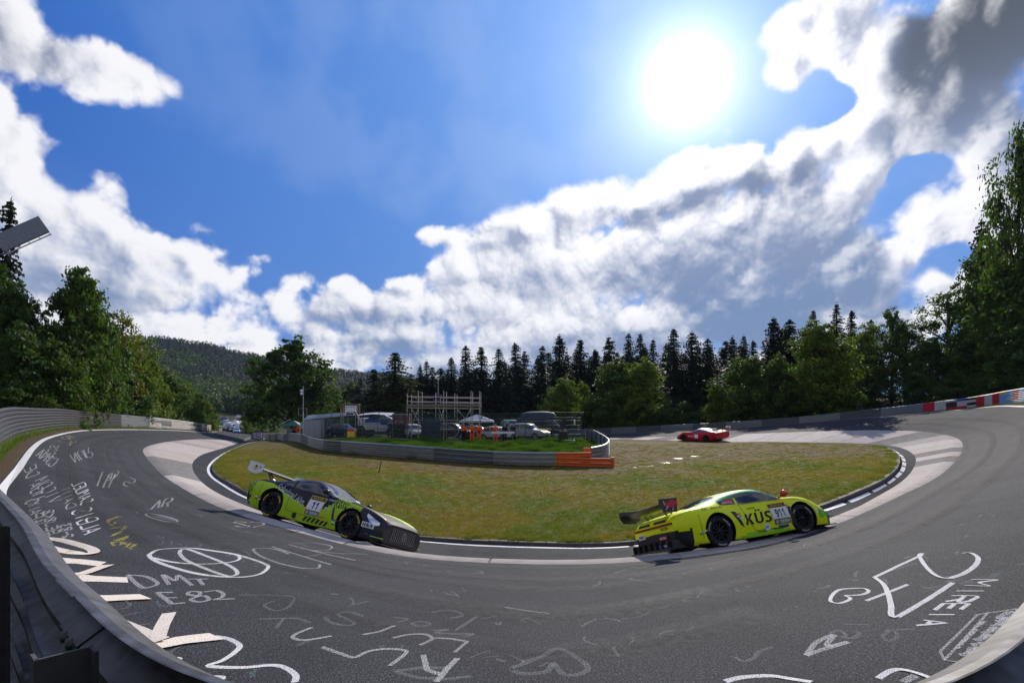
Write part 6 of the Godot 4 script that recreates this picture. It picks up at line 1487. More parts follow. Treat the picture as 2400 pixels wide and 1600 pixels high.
func build_trees() -> void:
	leaf_material("leaf_dark", Color(0.75, 0.85, 0.4).linear_to_srgb())
	for i in 4:
		var q: Color = [Color(0.45, 0.58, 0.6), Color(0.6, 0.68, 0.6), Color(1.0, 0.98, 0.6), Color(1.25, 0.85, 0.65)][i]
		var m := leaf_material("leaf_%d" % i, Color(0.85, 0.95, 0.45).linear_to_srgb())
		m.albedo_color = Color(minf(q.r, 1.6), q.g, q.b).linear_to_srgb()
	leaf_material("needle", Color(0.25, 0.3, 0.15).linear_to_srgb())
	leaf_material("larch_needle", Color(0.6, 0.75, 0.3).linear_to_srgb())
	textured(mat("bark", Color(1, 1, 1), 0.95, 0.0, 0.2), noise_tex(0.08, 4, [[0.0, Color(0.02, 0.016, 0.012)], [1.0, Color(0.1, 0.085, 0.07)]], 256, 81), 0.8)
	var shapes := {0: [broad(1, 0), broad(2, 0), broad(3, 0), broad(4, 0)], 1: [broad(5, 1), broad(6, 1)], 2: [broad(7, 2), broad(8, 2)], 3: [spruce(11), spruce(12), spruce(13), spruce(16), spruce(17)], 4: [spruce(14, true)], 5: [broad(9, 5), broad(10, 5)], 6: [broad(15, 6)]}
	var rng := RandomNumberGenerator.new()
	rng.seed = 77
	var n := 0
	# where look-alikes stand in a row, each is named by its place counted from the valley or from the oak
	var total := {}
	var count := {}
	var rank := []
	for e in TREES:
		total[label_key(e)] = total.get(label_key(e), 0) + 1
	for e in TREES:
		var r := 0
		for o in TREES:
			if label_key(o) == label_key(e) and absf(o[1] / o[2] - 0.4) < absf(e[1] / e[2] - 0.4):
				r += 1
		rank.append(r)
	for e in TREES:
		var kind: int = e[0]
		var x: float = e[1]
		var z: float = e[2]
		var y := terrain_y(x, z)
		if Geometry2D.is_point_in_polygon(Vector2(x, z), infield_edge) and z > -118.0:
			y = infield_y(x, z)
		var h: float = e[3] - y
		var spread: float = e[4]
		var tint: int = e[5]
		var left: bool = x < -24.0 and z > -130.0
		var spot := tree_spot(e)
		var look: String = ["rounded leafy tree", "loose airy leafy tree", "tall narrow leafy tree", "dark pointed spruce", "feathery green larch", "low leafy shrub", "big spreading oak"][kind]
		var shade: String = ["deep green", "mid green", "fresh yellow-green", "brownish young-leaved"][tint]
		var label: String = look + " " + spot if kind in [3, 4, 6] else shade + " " + look + " " + spot
		count[label] = count.get(label, 0) + 1
		if total[label_key(e)] > 1:
			label += ", %s from the %s" % [ORDINAL[mini(rank[n], 29)], "valley" if left or z < -130.0 else "big oak"]
		var t := thing(KIND_NAME[kind], label, "shrub" if kind == 5 else "tree", Vector3(x, y, z), ("shrubs " if kind == 5 else ("spruces " if kind == 3 else "leafy trees ")) + spot)
		var s: Array = shapes[kind][n % shapes[kind].size()]
		n += 1
		var unit := 7.0 if kind not in [3, 4] else 2.25
		var tr := part("trunk", s[0], M.bark, t)
		var cw := part("crown", s[1], M["needle" if kind == 3 else ("larch_needle" if kind == 4 else "leaf_%d" % tint)], t)
		var b := Basis(Vector3(rng.randf_range(-1, 1), 0, rng.randf_range(-1, 1)).normalized(), rng.randf_range(0.0, 0.05)) * Basis(Vector3.UP, rng.randf() * TAU) * Basis.from_scale(Vector3(spread / unit, h / 10.0, spread / unit))
		tr.basis = b
		cw.basis = b
	# the far wooded hills: a mass of crowns
	for q in 2:
		var c := Mesher.new()
		var r2 := RandomNumberGenerator.new()
		r2.seed = 90 + q
		if q == 0:
			for i in 240:
				var d := Vector3(r2.randfn(), absf(r2.randfn()) * 0.9, r2.randfn()).normalized()
				var tone := r2.randf_range(0.7, 1.3)
				leaves(c, r2, Vector3(0, 3.5, 0) + d * Vector3(3.6, 4.4, 3.6) * r2.randf_range(0.8, 1.08), 0.9, 3, 0.75, Color(0.08 * tone, 0.125 * tone, 0.03 * tone), d)
		else:
			for i in 260:
				var f := sqrt(r2.randf())
				var a := r2.randf() * TAU
				var rr := 2.4 * f
				var p := Vector3(cos(a) * rr, 12.0 * (1.0 - f), sin(a) * rr)
				var tone := r2.randf_range(0.6, 1.4)
				c.tri(p - Vector3(-sin(a), 0, cos(a)) * 0.4, p + Vector3(cos(a), -0.8, sin(a)) * 1.1, p + Vector3(-sin(a), 0, cos(a)) * 0.4, Color(0.03 * tone, 0.05 * tone, 0.025 * tone))
		var mm := MultiMesh.new()
		mm.transform_format = MultiMesh.TRANSFORM_3D
		mm.mesh = c.mesh()
		var spots := []
		for i in 26000:
			var d := sqrt(r2.randf()) * 760.0 + 270.0
			if d > 980.0:
				continue
			var u := r2.randf_range(-0.95, 0.15)
			var x := u * d
			var mixed := sin(x * 0.011 + d * 0.006) + sin(x * 0.023 - d * 0.013) * 0.6 + (d - 640.0) * 0.006
			if (mixed > 0.35) != (q == 1):
				continue
			if absf(u + 0.5) < 0.07 and d < 330.0:
				continue
			spots.append(Transform3D(Basis(Vector3.UP, r2.randf() * TAU) * Basis.from_scale(Vector3.ONE * r2.randf_range(0.85, 1.6)), Vector3(x, hill_y(x, -d) - 1.0, -d)))
		mm.instance_count = spots.size()
		for i in spots.size():
			mm.set_instance_transform(i, spots[i])
		var o := MultiMeshInstance3D.new()
		o.name = numbered("hill_wood")
		o.multimesh = mm
		o.material_override = M.leaf_1 if q == 0 else M.needle
		o.set_meta("kind", "stuff")
		tag(o, "distant leafy wood covering the hillside beyond the valley" if q == 0 else "distant dark conifer wood along the top of the hill", "wood")
		add_child(o)

# ---------------------------------------------------------------- cars: a skin lofted through cross-sections, with wheel openings
# a row: x, underside, sill height, sill half width, bulge half width, bulge height, shoulder half width, shoulder height, roof half width, roof height
class CarSkin:
	var keys: Array
	var arches: Array           # wheel openings: x, y, radius
	var rows_at := [0.0, 0.9, 1.0, 1.5, 2.0, 2.5, 3.0, 3.12, 3.4, 3.7, 4.0, 4.08, 4.4, 4.75, 5.0]
	func value(x: float, k: int) -> float:
		var n := keys.size()
		if x <= keys[0][0]:
			return keys[0][k]
		for i in n - 1:
			if x <= keys[i + 1][0]:
				var a: Array = keys[maxi(i - 1, 0)]
				var b: Array = keys[i]
				var c: Array = keys[i + 1]
				var d: Array = keys[mini(i + 2, n - 1)]
				var h: float = c[0] - b[0]
				var m0: float = (c[k] - a[k]) / (c[0] - a[0])
				var m1: float = (d[k] - b[k]) / (d[0] - b[0]) if d[0] > b[0] else 0.0
				var t: float = (x - b[0]) / h
				return (2 * t * t * t - 3 * t * t + 1) * b[k] + (t * t * t - 2 * t * t + t) * h * m0 + (-2 * t * t * t + 3 * t * t) * c[k] + (t * t * t - t * t) * h * m1
		return keys[n - 1][k]
	func section(x: float) -> Array:    # half-section: Vector2(z, y)
		var v := []
		for k in range(1, 10):
			v.append(value(x, k))
		var rim: float = minf(0.075, (v[8] - v[6]) * 0.3) if v[8] > v[6] + 0.06 else 0.01
		return [Vector2(0, v[0]), Vector2(v[2] * 0.93, v[0]), Vector2(v[2], v[1]), Vector2(v[3], v[4]), Vector2(v[5], v[6]), Vector2(v[7], v[8] - rim), Vector2(0, v[8])]
	func point(x: float, a: float) -> Vector3:   # a: 0 bottom middle .. 6 roof middle, here 0..5 with the bottom as 0..1
		var p := section(x)
		var i := mini(int(a), 5)
		var f := a - i
		# round between sill and roof, sharp at the sill
		var q: Vector2
		if i <= 1:
			q = p[i].lerp(p[i + 1], f)
		else:
			var p0: Vector2 = p[i - 1] if i > 2 else p[i] - (p[i + 1] - p[i])
			var p3: Vector2 = p[i + 2] if i < 5 else Vector2(-p[5].x, p[5].y)
			q = p[i].cubic_interpolate(p[i + 1], p0, p3, f)
		return Vector3(x, q.y, q.x)
	func side(x: float, y: float) -> float:     # half width at a height of the flank
		var best := 1.0
		var lo := 2.0
		for i in 25:
			var a := 2.0 + i * 2.9 / 24.0
			var p := point(x, a)
			if p.y >= y:
				var o := point(x, lo)
				return lerpf(o.z, p.z, clampf((y - o.y) / maxf(p.y - o.y, 0.001), 0.0, 1.0))
			best = p.z
			lo = a
		return best

# builds the skin as parts; which(x, a, p) names the part of a face, paint(x, a, p, side) its colour
func skin_parts(sk: CarSkin, nx: int, which: Callable, paint: Callable) -> Dictionary:
	var out := {}
	var as_ := [0.0, 0.9, 1.0, 1.5, 2.0, 2.15, 2.3, 2.45, 2.6, 2.75, 2.9, 3.0, 3.1, 3.25, 3.4, 3.55, 3.7, 3.85, 4.0, 4.08, 4.2, 4.35, 4.5, 4.65, 4.8, 4.92, 5.0, 5.12, 5.3, 5.5, 5.75, 6.0]
	var x0: float = sk.keys[0][0]
	var x1: float = sk.keys[-1][0]
	var na := as_.size()
	for sgn: float in [-1.0, 1.0]:
		var g := []
		var inside := []
		for i in nx + 1:
			var col := PackedVector3Array()
			var ins := PackedByteArray()
			var x := lerpf(x0, x1, float(i) / nx)
			for a in as_:
				var p := sk.point(x, a)
				p.z *= sgn
				var hit := 0
				if a >= 0.9 and a < 3.98 and absf(p.z) > 0.45:
					for w in sk.arches:
						if Vector2(p.x - w[0], p.y - w[1]).length() < w[2]:
							hit = 1
				col.append(p)
				ins.append(hit)
			g.append(col)
			inside.append(ins)
		# pull the inside points next to an opening onto its rim
		for i in nx + 1:
			for j in na:
				if inside[i][j] == 1:
					var border := false
					for d in [[-1, 0], [1, 0], [0, -1], [0, 1], [-1, -1], [1, 1], [-1, 1], [1, -1]]:
						var ii: int = i + d[0]
						var jj: int = j + d[1]
						if ii >= 0 and ii <= nx and jj >= 0 and jj < na and inside[ii][jj] == 0:
							border = true
					if border:
						var p: Vector3 = g[i][j]
						for w in sk.arches:
							var o := Vector2(p.x - w[0], p.y - w[1])
							if o.length() < w[2]:
								o = o.normalized() * w[2]
								p.x = w[0] + o.x
								p.y = w[1] + o.y
						g[i][j] = p
		var nm := []
		for i in nx + 1:
			var col := PackedVector3Array()
			for j in na:
				var du: Vector3 = g[mini(i + 1, nx)][j] - g[maxi(i - 1, 0)][j]
				var dv: Vector3 = g[i][mini(j + 1, na - 1)] - g[i][maxi(j - 1, 0)]
				if j == na - 1:
					dv = Vector3(0, 0, -sgn)
				var m: Vector3 = du.cross(dv) * sgn
				col.append(m.normalized() if m.length_squared() > 1e-12 else Vector3.UP)
			nm.append(col)
		for i in nx:
			for j in na - 1:
				if inside[i][j] and inside[i + 1][j] and inside[i][j + 1] and inside[i + 1][j + 1]:
					continue
				var p: Vector3 = (g[i][j] + g[i + 1][j] + g[i][j + 1] + g[i + 1][j + 1]) * 0.25
				var a: float = (as_[j] + as_[j + 1]) * 0.5
				var key: String = which.call(p.x, a, p)
				if key == "":
					continue
				if key.contains("side_window") or key.contains("quarter"):     # one pane on each side, split at the pillars
					key += "#%d%s" % [int(floor((p.x - 0.5) / 1.05)) if nx < 60 else 0, "r" if sgn > 0 else "l"]
				if not out.has(key):
					out[key] = Mesher.new()
				var m: Mesher = out[key]
				var c: Color = paint.call(p.x, a, p, sgn)
				var k := m.v.size()
				for q in [[i, j], [i + 1, j], [i + 1, j + 1], [i, j + 1]]:
					m.v.append(g[q[0]][q[1]])
					m.n.append(nm[q[0]][q[1]])
					m.c.append(c)
					m.uv.append(Vector2.ZERO)
				if sgn > 0:
					m.ix.append_array([k, k + 2, k + 1, k, k + 3, k + 2])
				else:
					m.ix.append_array([k, k + 1, k + 2, k, k + 2, k + 3])
		for e in [0, nx]:     # nose and tail
			var x := x0 if e == 0 else x1
			var mid := sk.point(x, 0.0).lerp(sk.point(x, 6.0), 0.5)
			for j in na - 1:
				var p: Vector3 = (g[e][j] + g[e][j + 1]) * 0.5
				var key: String = which.call(x + (0.01 if e else -0.01), (as_[j] + as_[j + 1]) * 0.5, p)
				if key == "":
					continue
				if not out.has(key):
					out[key] = Mesher.new()
				var q: Mesher = out[key]
				var c: Color = paint.call(x, (as_[j] + as_[j + 1]) * 0.5, p, sgn)
				if (e == 0) == (sgn > 0):
					q.tri(mid, g[e][j], g[e][j + 1], c)
				else:
					q.tri(mid, g[e][j + 1], g[e][j], c)
	return out

func patch(sk: CarSkin, corners: Array, sgn: float, lift: float, m: Mesher = null, col := Color.WHITE) -> Mesher:   # a four-cornered patch (x, y) laid on the flank
	if m == null:
		m = Mesher.new()
	var rows := []
	for j in 4:
		var row := PackedVector3Array()
		for i in 7:
			var p: Vector2 = corners[0].lerp(corners[1], i / 6.0).lerp(corners[3].lerp(corners[2], i / 6.0), j / 3.0)
			row.append(Vector3(p.x, p.y, (sk.side(p.x, p.y) + lift) * sgn))
		rows.append(row)
	var cols := []
	for j in 4:
		var q := PackedColorArray()
		for i in 7:
			q.append(col)
		cols.append(q)
	m.grid(rows, [], cols, sgn < 0)
	return m

func rect(x: float, y: float, w: float, h: float, lean := 0.0, slope := 0.0) -> Array:
	return [Vector2(x - w / 2 - lean * h / 2, y - h / 2 - slope * w / 2), Vector2(x + w / 2 - lean * h / 2, y - h / 2 + slope * w / 2), Vector2(x + w / 2 + lean * h / 2, y + h / 2 + slope * w / 2), Vector2(x - w / 2 + lean * h / 2, y + h / 2 - slope * w / 2)]

var fonts := {}
func lettering(text: String, font := "Droid Sans", bold := true, italic := false) -> Array:   # [vertices, indices] scaled to a height of 1, from x = 0
	var key := font + str(bold) + str(italic)
	if not fonts.has(key):
		var f := SystemFont.new()
		f.font_names = PackedStringArray([font])
		f.font_weight = 700 if bold else 400
		f.font_italic = italic
		fonts[key] = f
	var t := TextMesh.new()
	t.font = fonts[key]
	t.font_size = 64
	t.pixel_size = 0.01
	t.depth = 0.0
	t.curve_step = 2.0
	t.text = text
	var a := t.get_mesh_arrays()
	var v: PackedVector3Array = a[Mesh.ARRAY_VERTEX]
	var ix: PackedInt32Array = a[Mesh.ARRAY_INDEX] if a[Mesh.ARRAY_INDEX] != null else PackedInt32Array(range(v.size()))
	var lo := Vector2(1e9, 1e9)
	var hi := Vector2(-1e9, -1e9)
	for p in v:
		lo = lo.min(Vector2(p.x, p.y))
		hi = hi.max(Vector2(p.x, p.y))
	var q := PackedVector2Array()
	for p in v:
		q.append((Vector2(p.x, p.y) - lo) / (hi.y - lo.y))
	return [q, ix, (hi.x - lo.x) / (hi.y - lo.y)]

# letters laid on the flank, in a box of w by h round (x, y)
func flank_text(sk: CarSkin, text: String, x: float, y: float, w: float, h: float, sgn: float, lift := 0.008, lean := 0.0, slope := 0.0, font := "Droid Sans", bold := true) -> Mesher:
	var l := lettering(text, font, bold)
	var m := Mesher.new()
	for p in l[0]:
		var fx: float = p.x / l[2] - 0.5
		var fy: float = p.y - 0.5
		var px := x + (fx * w + lean * fy * h) * sgn
		var py := y + fy * h + slope * fx * w
		m.v.append(Vector3(px, py, (sk.side(px, py) + lift) * sgn))
		m.n.append(Vector3(0, 0, sgn))
		m.c.append(Color.WHITE)
		m.uv.append(Vector2.ZERO)
	m.ix = l[1]
	return m

func flat_text(text: String, at: Vector3, right: Vector3, up: Vector3, w: float, h: float, font := "Droid Sans", bold := true, lean := 0.0) -> Mesher:
	var l := lettering(text, font, bold)
	var m := Mesher.new()
	for p in l[0]:
		var fx: float = p.x / l[2] - 0.5
		var fy: float = p.y - 0.5
		m.v.append(at + right * (fx * w + lean * fy * h) + up * fy * h)
		m.n.append(right.cross(up).normalized())
		m.c.append(Color.WHITE)
		m.uv.append(Vector2.ZERO)
	m.ix = l[1]
	return m

func wheel(t: Node3D, at: Vector3, r: float, w: float, sgn: float, rim: Material, mark: Material, spokes := 10) -> void:
	var tyre := Mesher.new()
	var b := Basis(Vector3.RIGHT, Vector3.UP, Vector3(0, 0, 1)) if sgn > 0 else Basis(Vector3.LEFT, Vector3.UP, Vector3(0, 0, -1))
	var ir := r * 0.68
	tyre.lathe([Vector2(ir * 0.98, -w / 2), Vector2(ir, -w / 2), Vector2(r * 0.93, -w / 2), Vector2(r, -w / 2 + 0.035), Vector2(r, w / 2 - 0.035), Vector2(r * 0.93, w / 2), Vector2(ir, w / 2), Vector2(ir * 0.97, w / 2 - 0.02), Vector2(ir * 0.97, -w / 2)], at, b, 28)
	var o := part("wheel", tyre, M.tyre, t)
	var d := Mesher.new()
	d.lathe([Vector2(ir * 0.98, w / 2 - 0.03), Vector2(ir * 0.9, w / 2 - 0.02), Vector2(ir * 0.88, w / 2 - 0.09)], at, b, 28)
	d.lathe([Vector2(ir * 0.9, w / 2 - 0.12), Vector2(0.02, w / 2 - 0.12)], at, b, 20)
	for i in spokes:
		var a := TAU * i / spokes
		var dir := b * Vector3(cos(a), sin(a), 0)
		var tan_ := b * Vector3(-sin(a), cos(a), 0)
		var z := b * Vector3(0, 0, 1)
		d.box(at + dir * ir * 0.52 + z * (w / 2 - 0.055), Vector3(ir * 0.85, 0.026, 0.035), Basis(dir, tan_, dir.cross(tan_)))
	d.lathe([Vector2(0.06, w / 2 - 0.07), Vector2(0.055, w / 2 - 0.02), Vector2(0.01, w / 2 - 0.02)], at, b, 12)
	part("rim", d, rim, o)
	var marks := Mesher.new()
	for s in [0.3, 0.3 + PI * 0.62, 0.3 + PI * 1.25]:     # printing on the side wall
		for i in 9:
			var a: float = s + i * 0.085
			var e := a + 0.06
			var z := w / 2 + 0.004
			marks.quad(at + b * Vector3(cos(a) * r * 0.9, sin(a) * r * 0.9, z), at + b * Vector3(cos(e) * r * 0.9, sin(e) * r * 0.9, z), at + b * Vector3(cos(e) * r * 0.8, sin(e) * r * 0.8, z), at + b * Vector3(cos(a) * r * 0.8, sin(a) * r * 0.8, z))
	if mark:
		part("tyre_print", marks, mark, o)

func wheel_well(sk: CarSkin, t: Node3D) -> void:
	for w in sk.arches:
		for sgn: float in [-1.0, 1.0]:
			var m := Mesher.new()
			var z0 := 0.42 * sgn
			var a := PackedVector3Array()
			var b := PackedVector3Array()
			for i in 15:
				var q := -0.35 + (PI + 0.7) * i / 14.0
				var zz: float = (sk.side(w[0] + cos(q) * w[2], maxf(w[1] + sin(q) * w[2], 0.14)) - 0.002) * sgn
				a.append(Vector3(w[0] + cos(q) * w[2], w[1] + sin(q) * w[2], zz))
				b.append(Vector3(w[0] + cos(q) * w[2], w[1] + sin(q) * w[2], z0))
			m.grid([a, b], [], [], sgn < 0)
			for i in 14:
				m.tri(Vector3(w[0], w[1], z0), b[i], b[i + 1])
			part("wheel_well", m, M.car_black, t)

func place(t: Node3D, at: Vector3, fwd: Vector3, up: Vector3, k := 1.0) -> void:
	fwd = fwd.normalized()
	var z := fwd.cross(up).normalized()
	t.transform = Transform3D(Basis(fwd, z.cross(fwd).normalized(), z) * Basis.from_scale(Vector3.ONE * k), at)

func car_materials() -> void:
	var p := mat("car_paint", Color.WHITE, 0.5, 0.0, 0.25)
	p.vertex_color_use_as_albedo = true
	p.clearcoat_enabled = true
	p.clearcoat = 0.22
	p.clearcoat_roughness = 0.08
	mat("car_glass", Color(0.03, 0.035, 0.045), 0.08, 0.0, 0.6)
	mat("car_black", Color(0.012, 0.012, 0.013), 0.6)
	mat("carbon", Color(0.02, 0.02, 0.022), 0.35)
	mat("tyre", Color(0.014, 0.014, 0.015), 0.85)
	mat("rim_dark", Color(0.03, 0.03, 0.032), 0.4, 0.6)
	mat("rim_silver", Color(0.4, 0.4, 0.42), 0.35, 0.8)
	mat("print_white", Color(0.78, 0.78, 0.78), 0.5)
	mat("print_grey", Color(0.4, 0.42, 0.45), 0.5)
	mat("print_black", Color(0.012, 0.012, 0.014), 0.5)
	mat("print_yellow", Color(0.75, 0.5, 0.02), 0.5)
	mat("print_red", Color(0.6, 0.02, 0.03), 0.5)
	mat("print_green", Color(0.02, 0.13, 0.06), 0.5)
	mat("print_lime", Color(0.42, 0.62, 0.02), 0.5)
	mat("print_blue", Color(0.03, 0.07, 0.28), 0.5)
	mat("mirror_orange", Color(0.8, 0.08, 0.03), 0.35)
	mat("lamp_clear", Color(0.6, 0.62, 0.65), 0.12, 0.6)
	mat("tail_red", Color(0.25, 0.005, 0.01), 0.2)

# start number board on a door: yellow edge, dark strip, white field, green strip
func number_board(sk: CarSkin, t: Node3D, number: String, x: float, y: float, sgn: float, slope := 0.0) -> void:
	var b := part("number_board", patch(sk, rect(x, y, 0.52, 0.52, 0, slope), sgn, 0.005), M.print_yellow, t)
	part("board_strip", patch(sk, rect(x, y + 0.2, 0.47, 0.085, 0, slope), sgn, 0.009), M.print_black, b)
	part("board_field", patch(sk, rect(x, y + 0.015, 0.47, 0.26, 0, slope), sgn, 0.009), M.print_white, b)
	part("board_strip", patch(sk, rect(x, y - 0.19, 0.47, 0.12, 0, slope), sgn, 0.009), M.print_green, b)
	part("number", flank_text(sk, number, x, y + 0.015, 0.26 if number.length() > 2 else 0.2, 0.19, sgn, 0.013, 0, slope), M.print_black, b)
	part("sponsor_name", flank_text(sk, "DEKRA", x + 0.07 * sgn, y - 0.19, 0.28, 0.075, sgn, 0.013, 0, slope), M.print_white, b)
	part("sponsor_mark", patch(sk, rect(x - 0.16 * sgn, y - 0.19, 0.08, 0.07, 0.3, slope), sgn, 0.013), M.print_grey, b)
	part("sponsor_name", flank_text(sk, "RAVENOL", x, y + 0.2, 0.36, 0.05, sgn, 0.013, 0, slope), M.print_yellow, b)

func bar(m: Mesher, a: Vector3, b: Vector3, w: float, h: float, up := Vector3.UP) -> void:
	var d := (b - a).normalized()
	var s := d.cross(up).normalized()
	m.box((a + b) / 2, Vector3(a.distance_to(b), h, w), Basis(d, s.cross(d), s))

func wing(t: Node3D, x: float, y: float, half: float, chord: float, under: Material) -> Node3D:
	var m := Mesher.new()
	var rows := []
	for p in [Vector2(-0.5, 0.04), Vector2(-0.3, 0.03), Vector2(0.0, 0.0), Vector2(0.3, -0.012), Vector2(0.5, -0.005), Vector2(0.5, -0.02), Vector2(0.2, -0.045), Vector2(-0.1, -0.03), Vector2(-0.4, 0.012), Vector2(-0.5, 0.03), Vector2(-0.5, 0.04)]:
		var row := PackedVector3Array()
		for i in 5:
			row.append(Vector3(x + p.x * chord, y + p.y * 1.6, lerpf(-half, half, i / 4.0)))
		rows.append(row)
	m.grid(rows)
	return part("rear_wing", m, under, t)

func racer_yellow() -> Node3D:
	var t := thing("race_car", "bright yellow and green race car number 911 with orange mirror driving up the concrete banking", "race car")
	var sk := CarSkin.new()
	sk.keys = [[-2.32, 0.3, 0.34, 0.80, 0.88, 0.58, 0.80, 0.76, 0.55, 0.80], [-2.2, 0.2, 0.3, 0.90, 0.96, 0.60, 0.87, 0.84, 0.60, 0.89], [-1.95, 0.13, 0.22, 0.97, 1.01, 0.62, 0.92, 0.90, 0.63, 0.96], [-1.6, 0.12, 0.17, 0.99, 1.03, 0.64, 0.93, 0.93, 0.60, 1.02], [-1.21, 0.12, 0.16, 1.00, 1.04, 0.64, 0.91, 0.94, 0.60, 1.13], [-0.8, 0.10, 0.12, 0.98, 1.01, 0.56, 0.87, 0.91, 0.63, 1.23], [-0.3, 0.1, 0.1, 0.96, 0.965, 0.5, 0.84, 0.88, 0.655, 1.29], [0.1, 0.10, 0.10, 0.96, 0.96, 0.5, 0.84, 0.875, 0.66, 1.3], [0.45, 0.10, 0.10, 0.96, 0.96, 0.5, 0.84, 0.87, 0.65, 1.25], [0.8, 0.10, 0.12, 0.97, 0.98, 0.54, 0.85, 0.87, 0.63, 1.09], [1.02, 0.10, 0.13, 0.99, 1.0, 0.57, 0.88, 0.885, 0.6, 0.91], [1.25, 0.10, 0.14, 1.0, 1.02, 0.60, 0.88, 0.89, 0.55, 0.82], [1.6, 0.10, 0.14, 0.99, 1.0, 0.54, 0.84, 0.82, 0.5, 0.75], [1.95, 0.10, 0.12, 0.94, 0.95, 0.44, 0.76, 0.67, 0.46, 0.64], [2.2, 0.1, 0.12, 0.82, 0.84, 0.38, 0.62, 0.52, 0.4, 0.52], [2.3, 0.12, 0.14, 0.7, 0.72, 0.34, 0.5, 0.45, 0.34, 0.46]]
	sk.arches = [[1.25, 0.36, 0.4], [-1.21, 0.37, 0.415]]
	var yel := Color(0.8, 0.9, 0.008)
	var grn := Color(0.02, 0.33, 0.07)
	var blk := Color(0.012, 0.012, 0.013)
	var which := func(x: float, a: float, p: Vector3) -> String:
		if a > 4.05 and a < 4.78 and x > -0.42 and x < 0.72 + (4.9 - a) * 0.2 and x < 0.86:
			return "side_window"
		if a > 4.05 and a < 4.5 and x > -0.98 and x < -0.48:
			return "quarter_panel_window"
		if a > 4.15 and x > 0.47 and x < 1.0 and p.y > 0.9 and absf(p.z) < 0.62:
			return "windscreen"
		if a > 5.0 and x < -0.75 and x > -1.6 and absf(p.z) < 0.52:
			return "rear_window"
		if x < -1.95 and p.y < 0.5 or x < -2.26 and p.y < 0.52:
			return "rear_diffuser"
		return "body"
	var paint := func(x: float, a: float, p: Vector3, sgn: float) -> Color:
		if a < 2.0 and p.y < 0.14: return blk
		if a > (4.5 if x > -0.9 else 4.5 + (-0.9 - x) * 0.6) and x > -1.7 and x < 1.02 and absf(p.z) > 0.4: return grn       # green along the edge of the roof
		if x > 2.05 and p.y < 0.42: return grn
		if x > 1.75 and p.y < 0.5 and p.y > 0.3: return Color(0.2, 0.65, 0.03)
		if a < 3.0 and p.y < 0.2 and x > -0.7 and x < 0.8: return Color(0.3, 0.7, 0.03)
		if a > 5.2 and x > 1.3 and x < 1.75 and absf(p.z) < 0.35: return blk          # vents in the bonnet
		return yel
	var parts := skin_parts(sk, 150, which, paint)
	var body: Node3D
	for k in parts:
		var o := part(k.get_slice("#", 0), parts[k], M.car_glass if k.contains("window") or k == "windscreen" else (M.car_black if k == "rear_diffuser" else M.car_paint), t)
		if k == "body":
			body = o
	wheel_well(sk, t)
	for x in [1.25, -1.21]:
		for s: float in [-1.0, 1.0]:
			wheel(t, Vector3(x, 0.345 if x > 0 else 0.355, 0.83 * s), 0.345 if x > 0 else 0.355, 0.31, s, M.rim_dark, M.print_grey)
	for s: float in [-1.0, 1.0]:
		number_board(sk, t, "911", 0.62 * 1.0, 0.55, s)
		part("lettering", flank_text(sk, "KÜS", -0.03, 0.56, 0.78, 0.34, s, 0.008, 0.22), M.print_black, t)
		var mq := Mesher.new()
		var q0 := []
		for c in [Vector2(-0.94, 0.945), Vector2(-0.52, 0.945), Vector2(-0.52, 1.075), Vector2(-0.62, 1.085)]:
			q0.append(c)
		part("quarter_sign", patch(sk, q0, s, 0.012), M.print_red, t)
		part("lettering", flank_text(sk, "MOTUL", -0.68, 0.985, 0.3, 0.06, s, 0.018), M.print_white, t)
		# air slots behind the front and before the rear wheel
		part("air_slot", patch(sk, rect(0.93, 0.45, 0.12, 0.46, -0.12), s, 0.006), M.print_black, t)
		part("air_slot", patch(sk, [Vector2(-0.62, 0.42), Vector2(-0.52, 0.36), Vector2(-0.62, 0.74), Vector2(-0.78, 0.76)], s, 0.006), M.print_black, t)
		part("lettering", flank_text(sk, "TR   ADOO", -1.25, 0.9, 0.62, 0.045, s, 0.01, 0.0), M.print_black, t)
		part("lettering", flank_text(sk, "PSZ NEUSPATH", 0.5, 0.215, 0.42, 0.05, s), M.print_black, t)
		part("lettering", flank_text(sk, "CENTRO", -0.05, 0.2, 0.25, 0.04, s), M.print_black, t)
		var mirror := Mesher.new()
		mirror.lathe([Vector2(0.001, -0.1), Vector2(0.06, -0.09), Vector2(0.085, -0.02), Vector2(0.08, 0.04), Vector2(0.001, 0.05)], Vector3(0.84, 1.0, 1.02 * s), Basis(Vector3(0, 0, 1), Vector3.UP, Vector3(-1, 0, 0)), 10)
		mirror.box(Vector3(0.84, 0.93, 0.93 * s), Vector3(0.05, 0.03, 0.2))
		part("mirror", mirror, M.mirror_orange, t)
		var lamp := Mesher.new()
		lamp.lathe([Vector2(0.13, -0.02), Vector2(0.11, 0.05), Vector2(0.05, 0.08), Vector2(0.001, 0.085)], Vector3(1.83, 0.66, 0.66 * s), Basis(Vector3(0, 0, 1), Vector3(-0.5, 0.86, 0).normalized(), Vector3(0.86, 0.5, 0)), 14)
		part("headlight", lamp, M.lamp_clear, t)
		var can := Mesher.new()
		for i in 2:
			can.box(Vector3(2.12 + 0.05 * i, 0.3 + 0.12 * i, 0.83 * s), Vector3(0.3 - 0.08 * i, 0.02, 0.16))
		part("canard", can, M.carbon, t)
	part("round_badge", disc(sk, 0.12, 0.28, 0.085, 1.0), M.print_white, t)
	part("lettering", flank_text(sk, "GT", 0.12, 0.28, 0.09, 0.05, 1.0, 0.02), M.print_black, t)
	part("sponsor_plate", patch(sk, rect(0.62, 0.245, 0.3, 0.06), 1.0, 0.006), M.print_blue, t)
	var hd := Mesher.new()
